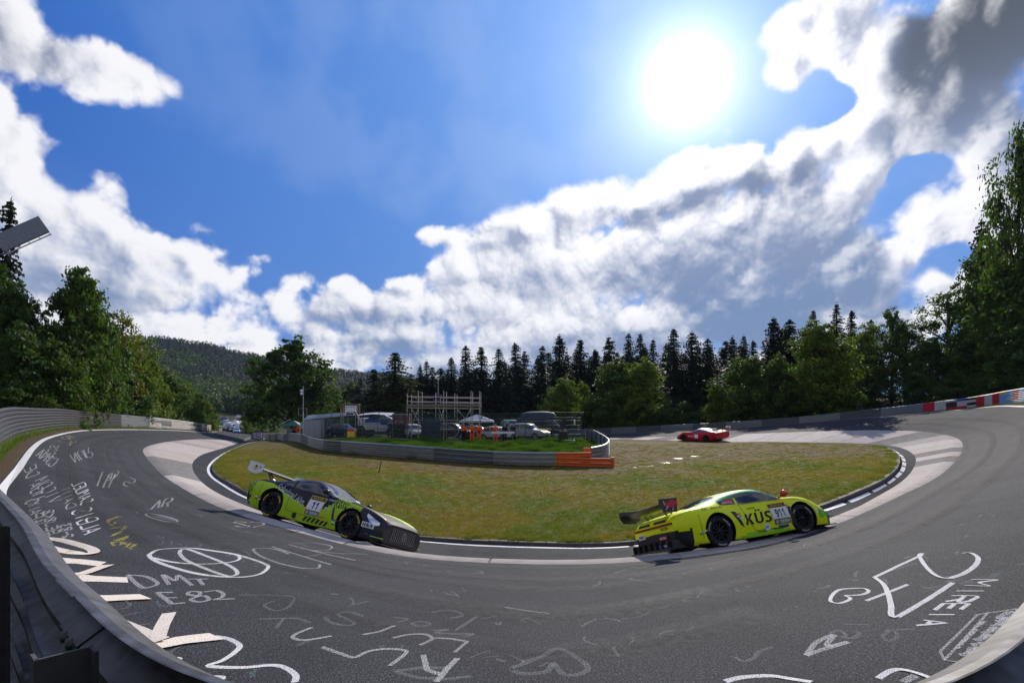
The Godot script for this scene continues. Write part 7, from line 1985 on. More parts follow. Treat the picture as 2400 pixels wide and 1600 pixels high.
	hd.box(Vector3(-0.12, 0.78, sk.side(-0.12, 0.78) + 0.012), Vector3(0.22, 0.03, 0.03))
	part("door_handle", hd, M.print_lime, t)
	# seams of the door, open grooves read as thin dark strips
	var seam := Mesher.new()
	for e in [[Vector2(-0.4, 0.88), Vector2(-0.36, 0.5)], [Vector2(-0.36, 0.5), Vector2(-0.22, 0.24)], [Vector2(-0.22, 0.24), Vector2(0.6, 0.22)]]:
		var d: Vector2 = (e[1] - e[0]).normalized() * 0.006
		patch(sk, [e[0] + Vector2(-d.y, d.x), e[1] + Vector2(-d.y, d.x), e[1] - Vector2(-d.y, d.x), e[0] - Vector2(-d.y, d.x)], 1.0, 0.003, seam)
	part("door_seam", seam, M.print_black, t)
	trim(sk, t, 1.25, [[0.86, 0.72, 0.1, 3], [-0.62, 0.68, 0.09, 6], [1.72, 0.5, 0.1, 4], [-1.75, 0.42, 0.13, 4]], [[Vector2(1.66, 0.2), Vector2(1.62, 0.78)], [Vector2(-1.7, 0.25), Vector2(-1.72, 0.9)], [Vector2(0.98, 0.88), Vector2(1.66, 0.72)], [Vector2(-0.44, 0.9), Vector2(0.75, 0.88)]])
	# tail
	var tl := Mesher.new()
	tl.box(Vector3(-2.28, 0.7, 0), Vector3(0.12, 0.045, 1.66))
	part("tail_light", tl, M.tail_red, t)
	var duck := Mesher.new()
	duck.box(Vector3(-2.2, 0.87, 0), Vector3(0.22, 0.06, 1.2), Basis(Vector3.BACK, 0.25), Color(0.66, 0.8, 0.008))
	part("tail_spoiler", duck, M.car_paint, t)
	var slot := Mesher.new()
	slot.box(Vector3(-2.3, 0.79, 0.35), Vector3(0.06, 0.05, 0.5))
	slot.box(Vector3(-2.3, 0.79, -0.35), Vector3(0.06, 0.05, 0.5))
	part("exhaust_slot", slot, M.car_black, t)
	part("lettering", flat_text("VELTINS", Vector3(-2.335, 0.62, 0.48), Vector3(0, 0, 1), Vector3.UP, 0.3, 0.06), M.print_black, t)
	var pl := Mesher.new()
	pl.box(Vector3(-2.33, 0.55, -0.55), Vector3(0.02, 0.12, 0.3))
	part("plate", pl, M.print_white, t)
	part("lettering", flat_text("H&R", Vector3(-2.345, 0.55, -0.55), Vector3(0, 0, 1), Vector3.UP, 0.22, 0.08), M.print_black, t)
	var df := Mesher.new()
	df.box(Vector3(-2.2, 0.24, 0), Vector3(0.5, 0.2, 1.7))
	df.box(Vector3(-2.42, 0.16, 0), Vector3(0.24, 0.04, 1.74))
	for i in 7:
		df.box(Vector3(-2.38, 0.25, -0.75 + 0.25 * i), Vector3(0.3, 0.2, 0.02))
	part("diffuser_fins", df, M.carbon, t)
	var sg := Mesher.new()
	sg.box(Vector3(-2.36, 0.42, 0.42), Vector3(0.02, 0.07, 0.3))
	part("sponsor_plate", sg, M.print_red, t)
	part("lettering", flat_text("MOTUL", Vector3(-2.375, 0.42, 0.42), Vector3(0, 0, 1), Vector3.UP, 0.26, 0.05), M.print_white, t)
	var sb := Mesher.new()
	sb.box(Vector3(-2.45, 0.24, 0.5), Vector3(0.02, 0.09, 0.42))
	part("sponsor_plate", sb, M.print_blue, t)
	part("lettering", flat_text("MICHELIN", Vector3(-2.463, 0.24, 0.54), Vector3(0, 0, 1), Vector3.UP, 0.3, 0.05), M.print_white, t)
	# rear wing on four swan-neck stays
	var w := wing(t, -2.3, 1.1, 0.93, 0.42, M.carbon)
	var rib := Mesher.new()
	for i in 9:
		rib.box(Vector3(-2.3, 1.135, -0.8 + 0.2 * i), Vector3(0.36, 0.012, 0.03))
	part("wing_rib", rib, M.print_yellow, w)
	for s: float in [-1.0, 1.0]:
		var e := Mesher.new()
		var sh := [Vector2(-0.3, 0.16), Vector2(0.26, 0.14), Vector2(0.26, -0.1), Vector2(0.1, -0.17), Vector2(-0.22, -0.14), Vector2(-0.3, -0.02)]
		for sd in [-1.0, 1.0]:
			for i in range(1, 5):
				var z: float = (0.94 + 0.008 * sd) * s
				e.tri(Vector3(-2.3 + sh[0].x, 1.1 + sh[0].y, z), Vector3(-2.3 + sh[i].x, 1.1 + sh[i].y, z), Vector3(-2.3 + sh[i + 1].x, 1.1 + sh[i + 1].y, z))
		for i in 6:
			var a: Vector2 = sh[i]
			var b: Vector2 = sh[(i + 1) % 6]
			e.quad(Vector3(-2.3 + a.x, 1.1 + a.y, 0.932 * s), Vector3(-2.3 + b.x, 1.1 + b.y, 0.932 * s), Vector3(-2.3 + b.x, 1.1 + b.y, 0.948 * s), Vector3(-2.3 + a.x, 1.1 + a.y, 0.948 * s))
		var ep := part("end_plate", e, M.carbon, w)
		var yp := Mesher.new()
		var z := 0.951 * s
		yp.quad(Vector3(-2.12, 1.235, z), Vector3(-2.04, 1.235, z), Vector3(-2.04, 1.0, z), Vector3(-2.18, 0.96, z))
		part("end_plate_panel", yp, M.print_yellow, ep)
		# charging animal in red
		var bull := Mesher.new()
		var pts := PackedVector2Array([Vector2(-0.2, 0.0), Vector2(-0.16, 0.05), Vector2(-0.1, 0.04), Vector2(-0.05, 0.08), Vector2(0.02, 0.09), Vector2(0.08, 0.06), Vector2(0.13, 0.02), Vector2(0.12, -0.05), Vector2(0.07, -0.02), Vector2(0.03, -0.04), Vector2(0.0, -0.09), Vector2(-0.03, -0.05), Vector2(-0.08, -0.03), Vector2(-0.12, -0.08), Vector2(-0.13, -0.03), Vector2(-0.18, -0.03)])
		var ix := Geometry2D.triangulate_polygon(pts)
		for p in pts:
			bull.v.append(Vector3(-2.27 + p.x * 1.05, 1.11 + p.y * 1.2, z + 0.002 * s))
			bull.n.append(Vector3(0, 0, s))
			bull.c.append(Color.WHITE)
			bull.uv.append(Vector2.ZERO)
		if s > 0:
			ix.reverse()
		bull.ix = ix
		part("emblem", bull, M.print_red, ep)
		var line := Mesher.new()
		for q in [[-0.2, 0.0, -0.22, 0.09], [-0.13, -0.03, -0.2, -0.11], [0.0, -0.09, -0.03, -0.13], [0.12, -0.05, 0.11, -0.12]]:
			bar(line, Vector3(-2.27 + q[0], 1.11 + q[1], z + 0.003 * s), Vector3(-2.27 + q[2], 1.11 + q[3], z + 0.003 * s), 0.002, 0.016, Vector3(0, 0, 1).cross(Vector3(q[2] - q[0], q[3] - q[1], 0)).normalized())
		part("emblem_line", line, M.print_white, ep)
		for k in 2:
			var st := Mesher.new()
			bar(st, Vector3(-2.22 + 0.16 * k, 1.07, 0.42 * s), Vector3(-2.05 + 0.16 * k, 0.8, 0.42 * s), 0.02, 0.045, Vector3(0, 0, 1))
			part("wing_stay", st, M.carbon, w)
	# aerials
	for e in [[-0.62, 0.25, 0.16], [-0.35, 0.1, 0.12], [-0.15, 0.0, 0.1], [-0.95, -0.05, 0.55]]:
		var m := Mesher.new()
		m.tube(Vector3(e[0], 1.15, e[1]), Vector3(e[0] - e[2] * 0.25, 1.2 + e[2], e[1]), 0.006, 0.003, 5)
		part("aerial", m, M.car_black, t)
	var sp := Mesher.new()
	sp.box(Vector3(2.2, 0.1, 0), Vector3(0.3, 0.025, 1.75))
	part("front_splitter", sp, M.carbon, t)
	return t

# small stickers and panel seams, alike on both racers
func trim(sk: CarSkin, t: Node3D, front: float, rows: Array, seams: Array) -> void:
	var rng := RandomNumberGenerator.new()
	rng.seed = int(front * 100)
	for s: float in [-1.0, 1.0]:
		for r in rows:
			for i in int(r[3]):
				var m: Material = [M.print_black, M.print_white, M.print_black, M.print_blue, M.print_red][rng.randi() % 5]
				part("sticker", patch(sk, rect(r[0] + r[2] * (i % 2), r[1] - 0.055 * (i / 2), rng.randf_range(0.05, 0.11), 0.028), s, 0.007), m, t)
		for e in seams:
			var d: Vector2 = (e[1] - e[0]).normalized() * 0.005
			var n := Vector2(-d.y, d.x)
			part("panel_seam", patch(sk, [e[0] + n, e[1] + n, e[1] - n, e[0] - n], s, 0.003), M.print_black, t)

func disc(sk: CarSkin, x: float, y: float, r: float, sgn: float) -> Mesher:
	var m := Mesher.new()
	var c := Vector3(x, y, (sk.side(x, y) + 0.012) * sgn)
	for i in 20:
		var a := TAU * i / 20
		var b := TAU * (i + 1) / 20
		var p := Vector3(x + cos(a) * r, y + sin(a) * r, 0)
		var q := Vector3(x + cos(b) * r, y + sin(b) * r, 0)
		p.z = (sk.side(p.x, p.y) + 0.012) * sgn
		q.z = (sk.side(q.x, q.y) + 0.012) * sgn
		m.tri(c, q, p)
	return m

func racer_lime() -> Node3D:
	var t := thing("race_car", "lime green and black race car number 11 with long bonnet driving down into the banking", "race car")
	var sk := CarSkin.new()
	sk.keys = [[-2.3, 0.34, 0.38, 0.82, 0.90, 0.62, 0.80, 0.80, 0.55, 0.84], [-2.15, 0.22, 0.32, 0.92, 0.98, 0.63, 0.86, 0.87, 0.6, 0.9], [-1.85, 0.14, 0.24, 0.98, 1.02, 0.64, 0.90, 0.92, 0.58, 0.97], [-1.5, 0.12, 0.18, 0.99, 1.03, 0.64, 0.88, 0.93, 0.57, 1.07], [-1.2, 0.12, 0.16, 1.0, 1.03, 0.64, 0.86, 0.93, 0.59, 1.16], [-0.85, 0.10, 0.12, 0.98, 1.0, 0.56, 0.83, 0.91, 0.62, 1.25], [-0.4, 0.1, 0.1, 0.955, 0.96, 0.5, 0.82, 0.895, 0.645, 1.3], [-0.05, 0.1, 0.1, 0.95, 0.955, 0.5, 0.82, 0.89, 0.645, 1.28], [0.3, 0.1, 0.1, 0.95, 0.96, 0.5, 0.82, 0.89, 0.63, 1.14], [0.62, 0.1, 0.12, 0.96, 0.97, 0.53, 0.84, 0.9, 0.6, 0.965], [0.95, 0.1, 0.13, 0.98, 1.0, 0.57, 0.86, 0.9, 0.48, 0.92], [1.42, 0.1, 0.14, 1.0, 1.02, 0.6, 0.88, 0.89, 0.48, 0.88], [1.8, 0.1, 0.14, 0.99, 1.0, 0.56, 0.87, 0.83, 0.52, 0.83], [2.1, 0.1, 0.12, 0.97, 0.98, 0.5, 0.86, 0.75, 0.56, 0.76], [2.3, 0.1, 0.12, 0.94, 0.95, 0.44, 0.83, 0.67, 0.58, 0.7], [2.42, 0.14, 0.16, 0.88, 0.9, 0.4, 0.76, 0.58, 0.55, 0.63]]
	sk.arches = [[1.42, 0.36, 0.405], [-1.22, 0.37, 0.415]]
	var lime := Color(0.4, 0.6, 0.012)
	var navy := Color(0.008, 0.009, 0.018)
	var dgrey := Color(0.035, 0.035, 0.04)
	var which := func(x: float, a: float, p: Vector3) -> String:
		if a > 4.05 and a < 4.9 and x > -0.78 and x < 0.3 + (4.9 - a) * 0.35 and x < 0.52:
			return "side_window"
		if a > 4.05 and a < 4.7 and x > -1.28 and x < -0.84 and a < 4.1 + (x + 1.28) * 1.4:
			return "rear_side_window"
		if a > 4.1 and x > -0.02 and x < 0.66 and p.y > 0.92 and absf(p.z) < 0.6:
			return "windscreen"
		if a > 5.0 and x < -0.85 and x > -1.75 and absf(p.z) < 0.48:
			return "rear_window"
		if x > 2.22 and p.y < 0.58 and p.y > 0.2 and absf(p.z) < 0.6:
			return "grille"
		if x < -2.05 and p.y < 0.45:
			return "rear_diffuser"
		return "body"
	var paint := func(x: float, a: float, p: Vector3, sgn: float) -> Color:
		if a < 2.0 and p.y < 0.14: return navy
		if x < -2.0: return lime if int((p.y + x * 0.6) * 26.0) % 2 else navy
		if x > 0.75 and x < 1.2 and p.y > 0.66 and a < 4.3: return navy if int((x + p.y * 0.5) * 26.0) % 2 else lime     # hatching above the front wheel
		if x > 1.62 or (x > 1.2 and a > 4.3):
			if a > 4.25 and a < 4.75 and x < 2.2: return lime
			return dgrey
		if x > 0.6 and a > 4.6: return dgrey if a > 5.3 else lime
		if a > 3.85: return navy
		var edge := 0.93 - 0.3 * maxf(x + 1.55, 0.0) if x < 0.25 else 0.4 + (x - 0.25) * 0.75
		return navy if p.y > edge and x > -1.6 and x < 0.85 else lime
	var parts := skin_parts(sk, 150, which, paint)
	for k in parts:
		part(k.get_slice("#", 0), parts[k], M.car_glass if k.contains("window") or k == "windscreen" else (M.car_black if k in ["rear_diffuser", "grille"] else M.car_paint), t)
	wheel_well(sk, t)
	for x in [1.42, -1.22]:
		for s: float in [-1.0, 1.0]:
			wheel(t, Vector3(x, 0.35, 0.83 * s), 0.35, 0.31, s, M.rim_dark, M.print_yellow)
	for s: float in [-1.0, 1.0]:
		number_board(sk, t, "11", 0.18, 0.58, s)
		part("lettering", flank_text(sk, "Schnitzel Alm", -0.72, 0.73, 1.05, 0.16, s, 0.008, 0.2, -0.26 * s, "Droid Serif", false), M.print_white, t)
		part("lettering", flank_text(sk, "TMG", 0.62, 0.83, 0.24, 0.055, s, 0.008, 0.3), M.print_white, t)
		part("lettering", flank_text(sk, "DSK", 0.62, 0.6, 0.2, 0.06, s, 0.01), M.print_white, t)
		part("lettering", flank_text(sk, "H&R", 1.98, 0.45, 0.3, 0.09, s, 0.012), M.print_black, t)
		part("sponsor_plate", patch(sk, rect(1.98, 0.45, 0.36, 0.13), s, 0.006), M.print_white, t)
		for i in 6:
			part("stripe", patch(sk, rect(0.02 + 0.14 * i, 0.215, 0.085, 0.12, 0.7 * s), s, 0.006), M.print_black, t)
		part("exhaust", disc(sk, -0.35, 0.22, 0.075, s), M.print_black, t)
		part("air_slot", patch(sk, rect(0.86, 0.5, 0.07, 0.3, -0.3), s, 0.006), M.print_black, t)
		var mirror := Mesher.new()
		mirror.lathe([Vector2(0.001, -0.09), Vector2(0.055, -0.08), Vector2(0.075, -0.02), Vector2(0.07, 0.04), Vector2(0.001, 0.05)], Vector3(0.4, 1.0, 0.98 * s), Basis(Vector3(0, 0, 1), Vector3.UP, Vector3(-1, 0, 0)), 10)
		mirror.box(Vector3(0.42, 0.94, 0.9 * s), Vector3(0.05, 0.03, 0.2))
		part("mirror", mirror, M.carbon, t)
		# head lamp: long slanted glass with a lit edge, round lamps low in the bumper
		var lamp := Mesher.new()
		var rows := []
		for j in 3:
			var row := PackedVector3Array()
			for i in 6:
				var x := lerpf(1.85, 2.26, i / 5.0)
				var y := lerpf(0.73, 0.57, i / 5.0) - 0.1 * j * (0.4 + 0.6 * sin(PI * i / 5.0)) * 0.8
				row.append(Vector3(x + 0.01, y, (sk.side(x, y) + 0.012) * s))
			rows.append(row)
		lamp.grid(rows, [], [], s > 0)
		part("headlight", lamp, M.lamp_clear, t)
		for i in 6:
			var l2 := Mesher.new()
			l2.lathe([Vector2(0.045, -0.01), Vector2(0.04, 0.03), Vector2(0.001, 0.04)], Vector3(2.36 - 0.02 * (i / 3), 0.42 - 0.085 * (i / 3), (0.63 + 0.075 * (i % 3)) * s), Basis(Vector3(0, 0, 1), Vector3.UP, Vector3(1, 0, 0.25 * s).normalized()), 10)
			part("fog_lamp", l2, M.lamp_clear, t)
		var can := Mesher.new()
		can.box(Vector3(2.28, 0.22, 0.93 * s), Vector3(0.3, 0.02, 0.14))
		part("canard", can, M.print_lime, t)
	trim(sk, t, 1.42, [[0.95, 0.36, 0.1, 6], [0.5, 0.35, 0.1, 2], [2.02, 0.3, 0.12, 4], [-1.75, 0.45, 0.13, 4], [1.75, 0.62, 0.1, 2]], [[Vector2(1.84, 0.2), Vector2(1.8, 0.78)], [Vector2(-1.7, 0.25), Vector2(-1.72, 0.9)], [Vector2(-0.72, 0.88), Vector2(-0.66, 0.3)], [Vector2(-0.66, 0.3), Vector2(0.5, 0.28)], [Vector2(0.98, 0.84), Vector2(1.84, 0.72)]])
	var gr := Mesher.new()
	for i in 13:
		gr.box(Vector3(2.425, 0.39, -0.54 + 0.09 * i), Vector3(0.03, 0.34, 0.014))
	part("grille_bars", gr, M.rim_silver, t)
	var em := Mesher.new()
	em.lathe([Vector2(0.095, -0.006), Vector2(0.1, 0.008), Vector2(0.085, 0.01), Vector2(0.083, -0.006)], Vector3(2.45, 0.4, 0), Basis(Vector3(0, 0, 1), Vector3.UP, Vector3(1, 0, 0)), 20)
	for i in 3:
		var a := PI / 2 + TAU * i / 3
		bar(em, Vector3(2.455, 0.4, 0), Vector3(2.455, 0.4 + sin(a) * 0.09, cos(a) * 0.09), 0.012, 0.018, Vector3.RIGHT)
	part("emblem", em, M.rim_silver, t)
	var sp := Mesher.new()
	sp.box(Vector3(2.34, 0.1, 0), Vector3(0.36, 0.03, 1.94))
	part("front_splitter", sp, M.carbon, t)
	part("windscreen_number", flat_text("11", Vector3(0.52, 1.02, -0.28), Vector3(0, 0, -1), Vector3(-0.7, 0.5, 0).normalized(), 0.16, 0.09), M.print_white, t)
	# wing on two stays with white end plates
	var w := wing(t, -2.25, 1.22, 0.92, 0.4, M.carbon)
	for s: float in [-1.0, 1.0]:
		var e := Mesher.new()
		var sh := [Vector2(-0.28, 0.15), Vector2(0.26, 0.11), Vector2(0.26, -0.1), Vector2(0.02, -0.19), Vector2(-0.28, -0.12)]
		for sd in [-1.0, 1.0]:
			for i in range(1, 4):
				var z: float = (0.93 + 0.008 * sd) * s
				e.tri(Vector3(-2.25 + sh[0].x, 1.22 + sh[0].y, z), Vector3(-2.25 + sh[i].x, 1.22 + sh[i].y, z), Vector3(-2.25 + sh[i + 1].x, 1.22 + sh[i + 1].y, z))
		for i in 5:
			var a: Vector2 = sh[i]
			var b: Vector2 = sh[(i + 1) % 5]
			e.quad(Vector3(-2.25 + a.x, 1.22 + a.y, 0.922 * s), Vector3(-2.25 + b.x, 1.22 + b.y, 0.922 * s), Vector3(-2.25 + b.x, 1.22 + b.y, 0.938 * s), Vector3(-2.25 + a.x, 1.22 + a.y, 0.938 * s))
		var ep := part("end_plate", e, M.print_white, w)
		var spot := Mesher.new()
		spot.lathe([Vector2(0.075, -0.001), Vector2(0.075, 0.002), Vector2(0.001, 0.002)], Vector3(-2.26, 1.21, 0.94 * s), Basis(Vector3.RIGHT, Vector3.UP, Vector3(0, 0, s)), 14)
		part("emblem", spot, M.print_yellow, ep)
		var dark := Mesher.new()
		dark.box(Vector3(-2.24, 1.25, 0.945 * s), Vector3(0.06, 0.05, 0.006))
		dark.box(Vector3(-2.1, 1.24, 0.942 * s), Vector3(0.025, 0.06, 0.006))
		part("emblem_dark", dark, M.print_black, ep)
		var st := Mesher.new()
		bar(st, Vector3(-2.2, 1.17, 0.4 * s), Vector3(-1.85, 0.92, 0.4 * s), 0.02, 0.05, Vector3(0, 0, 1))
		bar(st, Vector3(-2.28, 1.17, 0.4 * s), Vector3(-2.0, 0.9, 0.4 * s), 0.02, 0.04, Vector3(0, 0, 1))
		part("wing_stay", st, M.carbon, w)
	var ae := Mesher.new()
	ae.tube(Vector3(-0.7, 1.18, 0), Vector3(-0.76, 1.38, 0), 0.006, 0.003, 5)
	part("aerial", ae, M.car_black, t)
	return t

# plain road and race cars for further off: kind of outline by its keys
func far_car(called: String, label: String, category: String, style: String, col: Color, group := "") -> Node3D:
	var t := thing(called, label, category, Vector3.ZERO, group)
	var sk := CarSkin.new()
	var wheels := [1.3, -1.3]
	var r := 0.32
	match style:
		"racer":
			sk.keys = [[-2.25, 0.3, 0.35, 0.85, 0.92, 0.6, 0.82, 0.82, 0.6, 0.86], [-1.7, 0.12, 0.2, 0.98, 1.02, 0.62, 0.9, 0.92, 0.6, 0.97], [-1.0, 0.1, 0.12, 0.97, 1.0, 0.58, 0.85, 0.9, 0.52, 1.1], [-0.2, 0.1, 0.1, 0.95, 0.96, 0.5, 0.82, 0.86, 0.5, 1.17], [0.3, 0.1, 0.1, 0.95, 0.96, 0.5, 0.83, 0.84, 0.5, 1.08], [0.9, 0.1, 0.12, 0.97, 0.99, 0.55, 0.86, 0.84, 0.5, 0.83], [1.35, 0.1, 0.14, 1.0, 1.01, 0.58, 0.86, 0.83, 0.5, 0.72], [1.9, 0.1, 0.12, 0.93, 0.95, 0.44, 0.76, 0.6, 0.45, 0.56], [2.3, 0.12, 0.14, 0.75, 0.77, 0.34, 0.55, 0.42, 0.35, 0.43]]
		"suv":
			sk.keys = [[-2.2, 0.4, 0.45, 0.8, 0.84, 0.7, 0.78, 0.95, 0.6, 1.05], [-2.05, 0.28, 0.35, 0.86, 0.9, 0.7, 0.84, 1.05, 0.62, 1.5], [-1.6, 0.25, 0.3, 0.88, 0.92, 0.7, 0.86, 1.08, 0.64, 1.66], [0.0, 0.25, 0.28, 0.88, 0.92, 0.68, 0.86, 1.06, 0.66, 1.7], [0.5, 0.25, 0.28, 0.88, 0.92, 0.68, 0.86, 1.05, 0.64, 1.58], [1.15, 0.25, 0.3, 0.88, 0.92, 0.68, 0.84, 1.04, 0.6, 1.1], [1.8, 0.25, 0.32, 0.86, 0.9, 0.66, 0.78, 0.95, 0.55, 0.99], [2.2, 0.3, 0.36, 0.74, 0.78, 0.6, 0.66, 0.78, 0.45, 0.8]]
			r = 0.36
		"van":
			sk.keys = [[-2.5, 0.4, 0.45, 0.9, 0.94, 0.8, 0.93, 1.2, 0.8, 1.5], [-2.4, 0.3, 0.35, 0.94, 0.96, 0.8, 0.95, 1.25, 0.82, 2.0], [-1.0, 0.28, 0.3, 0.94, 0.97, 0.8, 0.95, 1.25, 0.84, 2.05], [1.2, 0.28, 0.3, 0.94, 0.97, 0.8, 0.94, 1.2, 0.82, 2.0], [1.7, 0.28, 0.3, 0.94, 0.96, 0.75, 0.92, 1.18, 0.75, 1.6], [2.1, 0.28, 0.32, 0.92, 0.94, 0.7, 0.86, 1.1, 0.65, 1.16], [2.5, 0.34, 0.4, 0.84, 0.86, 0.6, 0.74, 0.85, 0.5, 0.88]]
			wheels = [1.6, -1.5]
			r = 0.34
		_:
			sk.keys = [[-2.05, 0.4, 0.45, 0.76, 0.8, 0.65, 0.72, 0.85, 0.55, 0.95], [-1.9, 0.25, 0.33, 0.82, 0.86, 0.65, 0.8, 0.92, 0.58, 1.15], [-1.3, 0.2, 0.26, 0.84, 0.88, 0.64, 0.8, 0.93, 0.58, 1.4], [-0.2, 0.2, 0.24, 0.84, 0.88, 0.6, 0.8, 0.92, 0.6, 1.46], [0.4, 0.2, 0.24, 0.84, 0.88, 0.6, 0.8, 0.92, 0.58, 1.32], [1.05, 0.2, 0.26, 0.84, 0.88, 0.6, 0.78, 0.91, 0.52, 0.94], [1.7, 0.2, 0.28, 0.82, 0.86, 0.58, 0.72, 0.8, 0.5, 0.83], [2.05, 0.26, 0.32, 0.7, 0.74, 0.52, 0.58, 0.62, 0.4, 0.66]]
	for x in wheels:
		sk.arches.append([x, r, r * 1.14])
	var x_front: float = {"racer": 0.9, "suv": 1.2, "van": 2.0}.get(style, 1.1)
	var which := func(x: float, a: float, p: Vector3) -> String:
		if a > 4.06 and a < 4.92 and x > sk.keys[1][0] + 0.25 and x < x_front - 0.28 and absf(fposmod(x, 1.05) - 0.5) > 0.05 and not (style == "van" and x < 0.6):
			return "side_window"
		if a > 4.1 and x > x_front - 0.75 and x < x_front and p.y > sk.value(x_front, 9) and absf(p.z) < 0.7:
			return "windscreen"
		if style == "suv" and x < -2.02 and p.y > 1.08 and absf(p.z) < 0.62:
			return "rear_window"
		return "body"
	var paint := func(x: float, a: float, p: Vector3, sgn: float) -> Color:
		return Color(0.012, 0.012, 0.013) if a < 2.3 and style != "racer" or p.y < 0.14 else col
	var parts := skin_parts(sk, 44, which, paint)
	for k in parts:
		part(k.get_slice("#", 0), parts[k], M.car_glass if k.contains("window") or k == "windscreen" else M.car_paint, t)
	wheel_well(sk, t)
	for x in wheels:
		for s: float in [-1.0, 1.0]:
			wheel(t, Vector3(x, r, (sk.side(0, 0.5) - 0.13) * s), r, 0.22, s, M.rim_silver if style != "racer" else M.rim_dark, null, 5)
	for s: float in [-1.0, 1.0]:
		var l := Mesher.new()
		var xf: float = sk.keys[-2][0] + 0.1
		l.box(Vector3(xf + 0.06, sk.value(xf, 7) - 0.06, (sk.value(xf, 6) - 0.08) * s), Vector3(0.2, 0.1, 0.22), Basis(Vector3.BACK, -0.3))
		part("headlight", l, M.lamp_clear, t)
		var b := Mesher.new()
		b.box(Vector3(sk.keys[0][0] + 0.03, sk.keys[0][7] - 0.06, (sk.keys[0][6] - 0.08) * s), Vector3(0.12, 0.12, 0.2))
		part("tail_light", b, M.tail_red, t)
	if style == "racer":
		var w := wing(t, -2.15, 1.13, 0.9, 0.4, M.carbon)
		for s: float in [-1.0, 1.0]:
			var e := Mesher.new()
			e.box(Vector3(-2.15, 1.13, 0.91 * s), Vector3(0.5, 0.26, 0.02))
			part("end_plate", e, M.print_white, w)
			var st := Mesher.new()
			bar(st, Vector3(-2.12, 1.1, 0.35 * s), Vector3(-1.9, 0.88, 0.35 * s), 0.03, 0.06, Vector3(0, 0, 1))
			part("wing_stay", st, M.carbon, w)
			part("number_board", patch(sk, rect(-0.15, 0.5, 0.42, 0.32), s, 0.008), M.print_white, t)
			part("lettering", flank_text(sk, "RACING", 0.45, 0.5, 0.6, 0.12, s), M.print_white, t)
	return t

func build_cars() -> void:
	car_materials()
	place(racer_yellow(), Vector3(6.112, 0.064, -14.927), Vector3(0.9409, 0.0662, -0.3322), Vector3(-0.1645, 0.9466, -0.2773), 1.08)
	place(racer_lime(), Vector3(-5.511, 0.103, -16.302), Vector3(0.9075, -0.1339, 0.398), Vector3(0.2541, 0.9297, -0.2665), 1.08)
	var red := far_car("race_car", "red race car with a rear wing on the far side of the banking", "race car", "racer", Color(0.45, 0.008, 0.02))
	place(red, Vector3(19.553, 1.334, -56.938), Vector3(-0.5151, 0.0078, -0.8571), Vector3(-0.0777, 0.9954, 0.0557), 1.12)
	var blue := far_car("race_car", "small pale blue car coming up the straight far down in the valley", "race car", "hatch", Color(0.25, 0.4, 0.62))
	var p := road_at(1.2, 0.5)
	place(blue, p, (road_at(2.2, 0.55) - p).normalized(), Vector3.UP, 1.0)

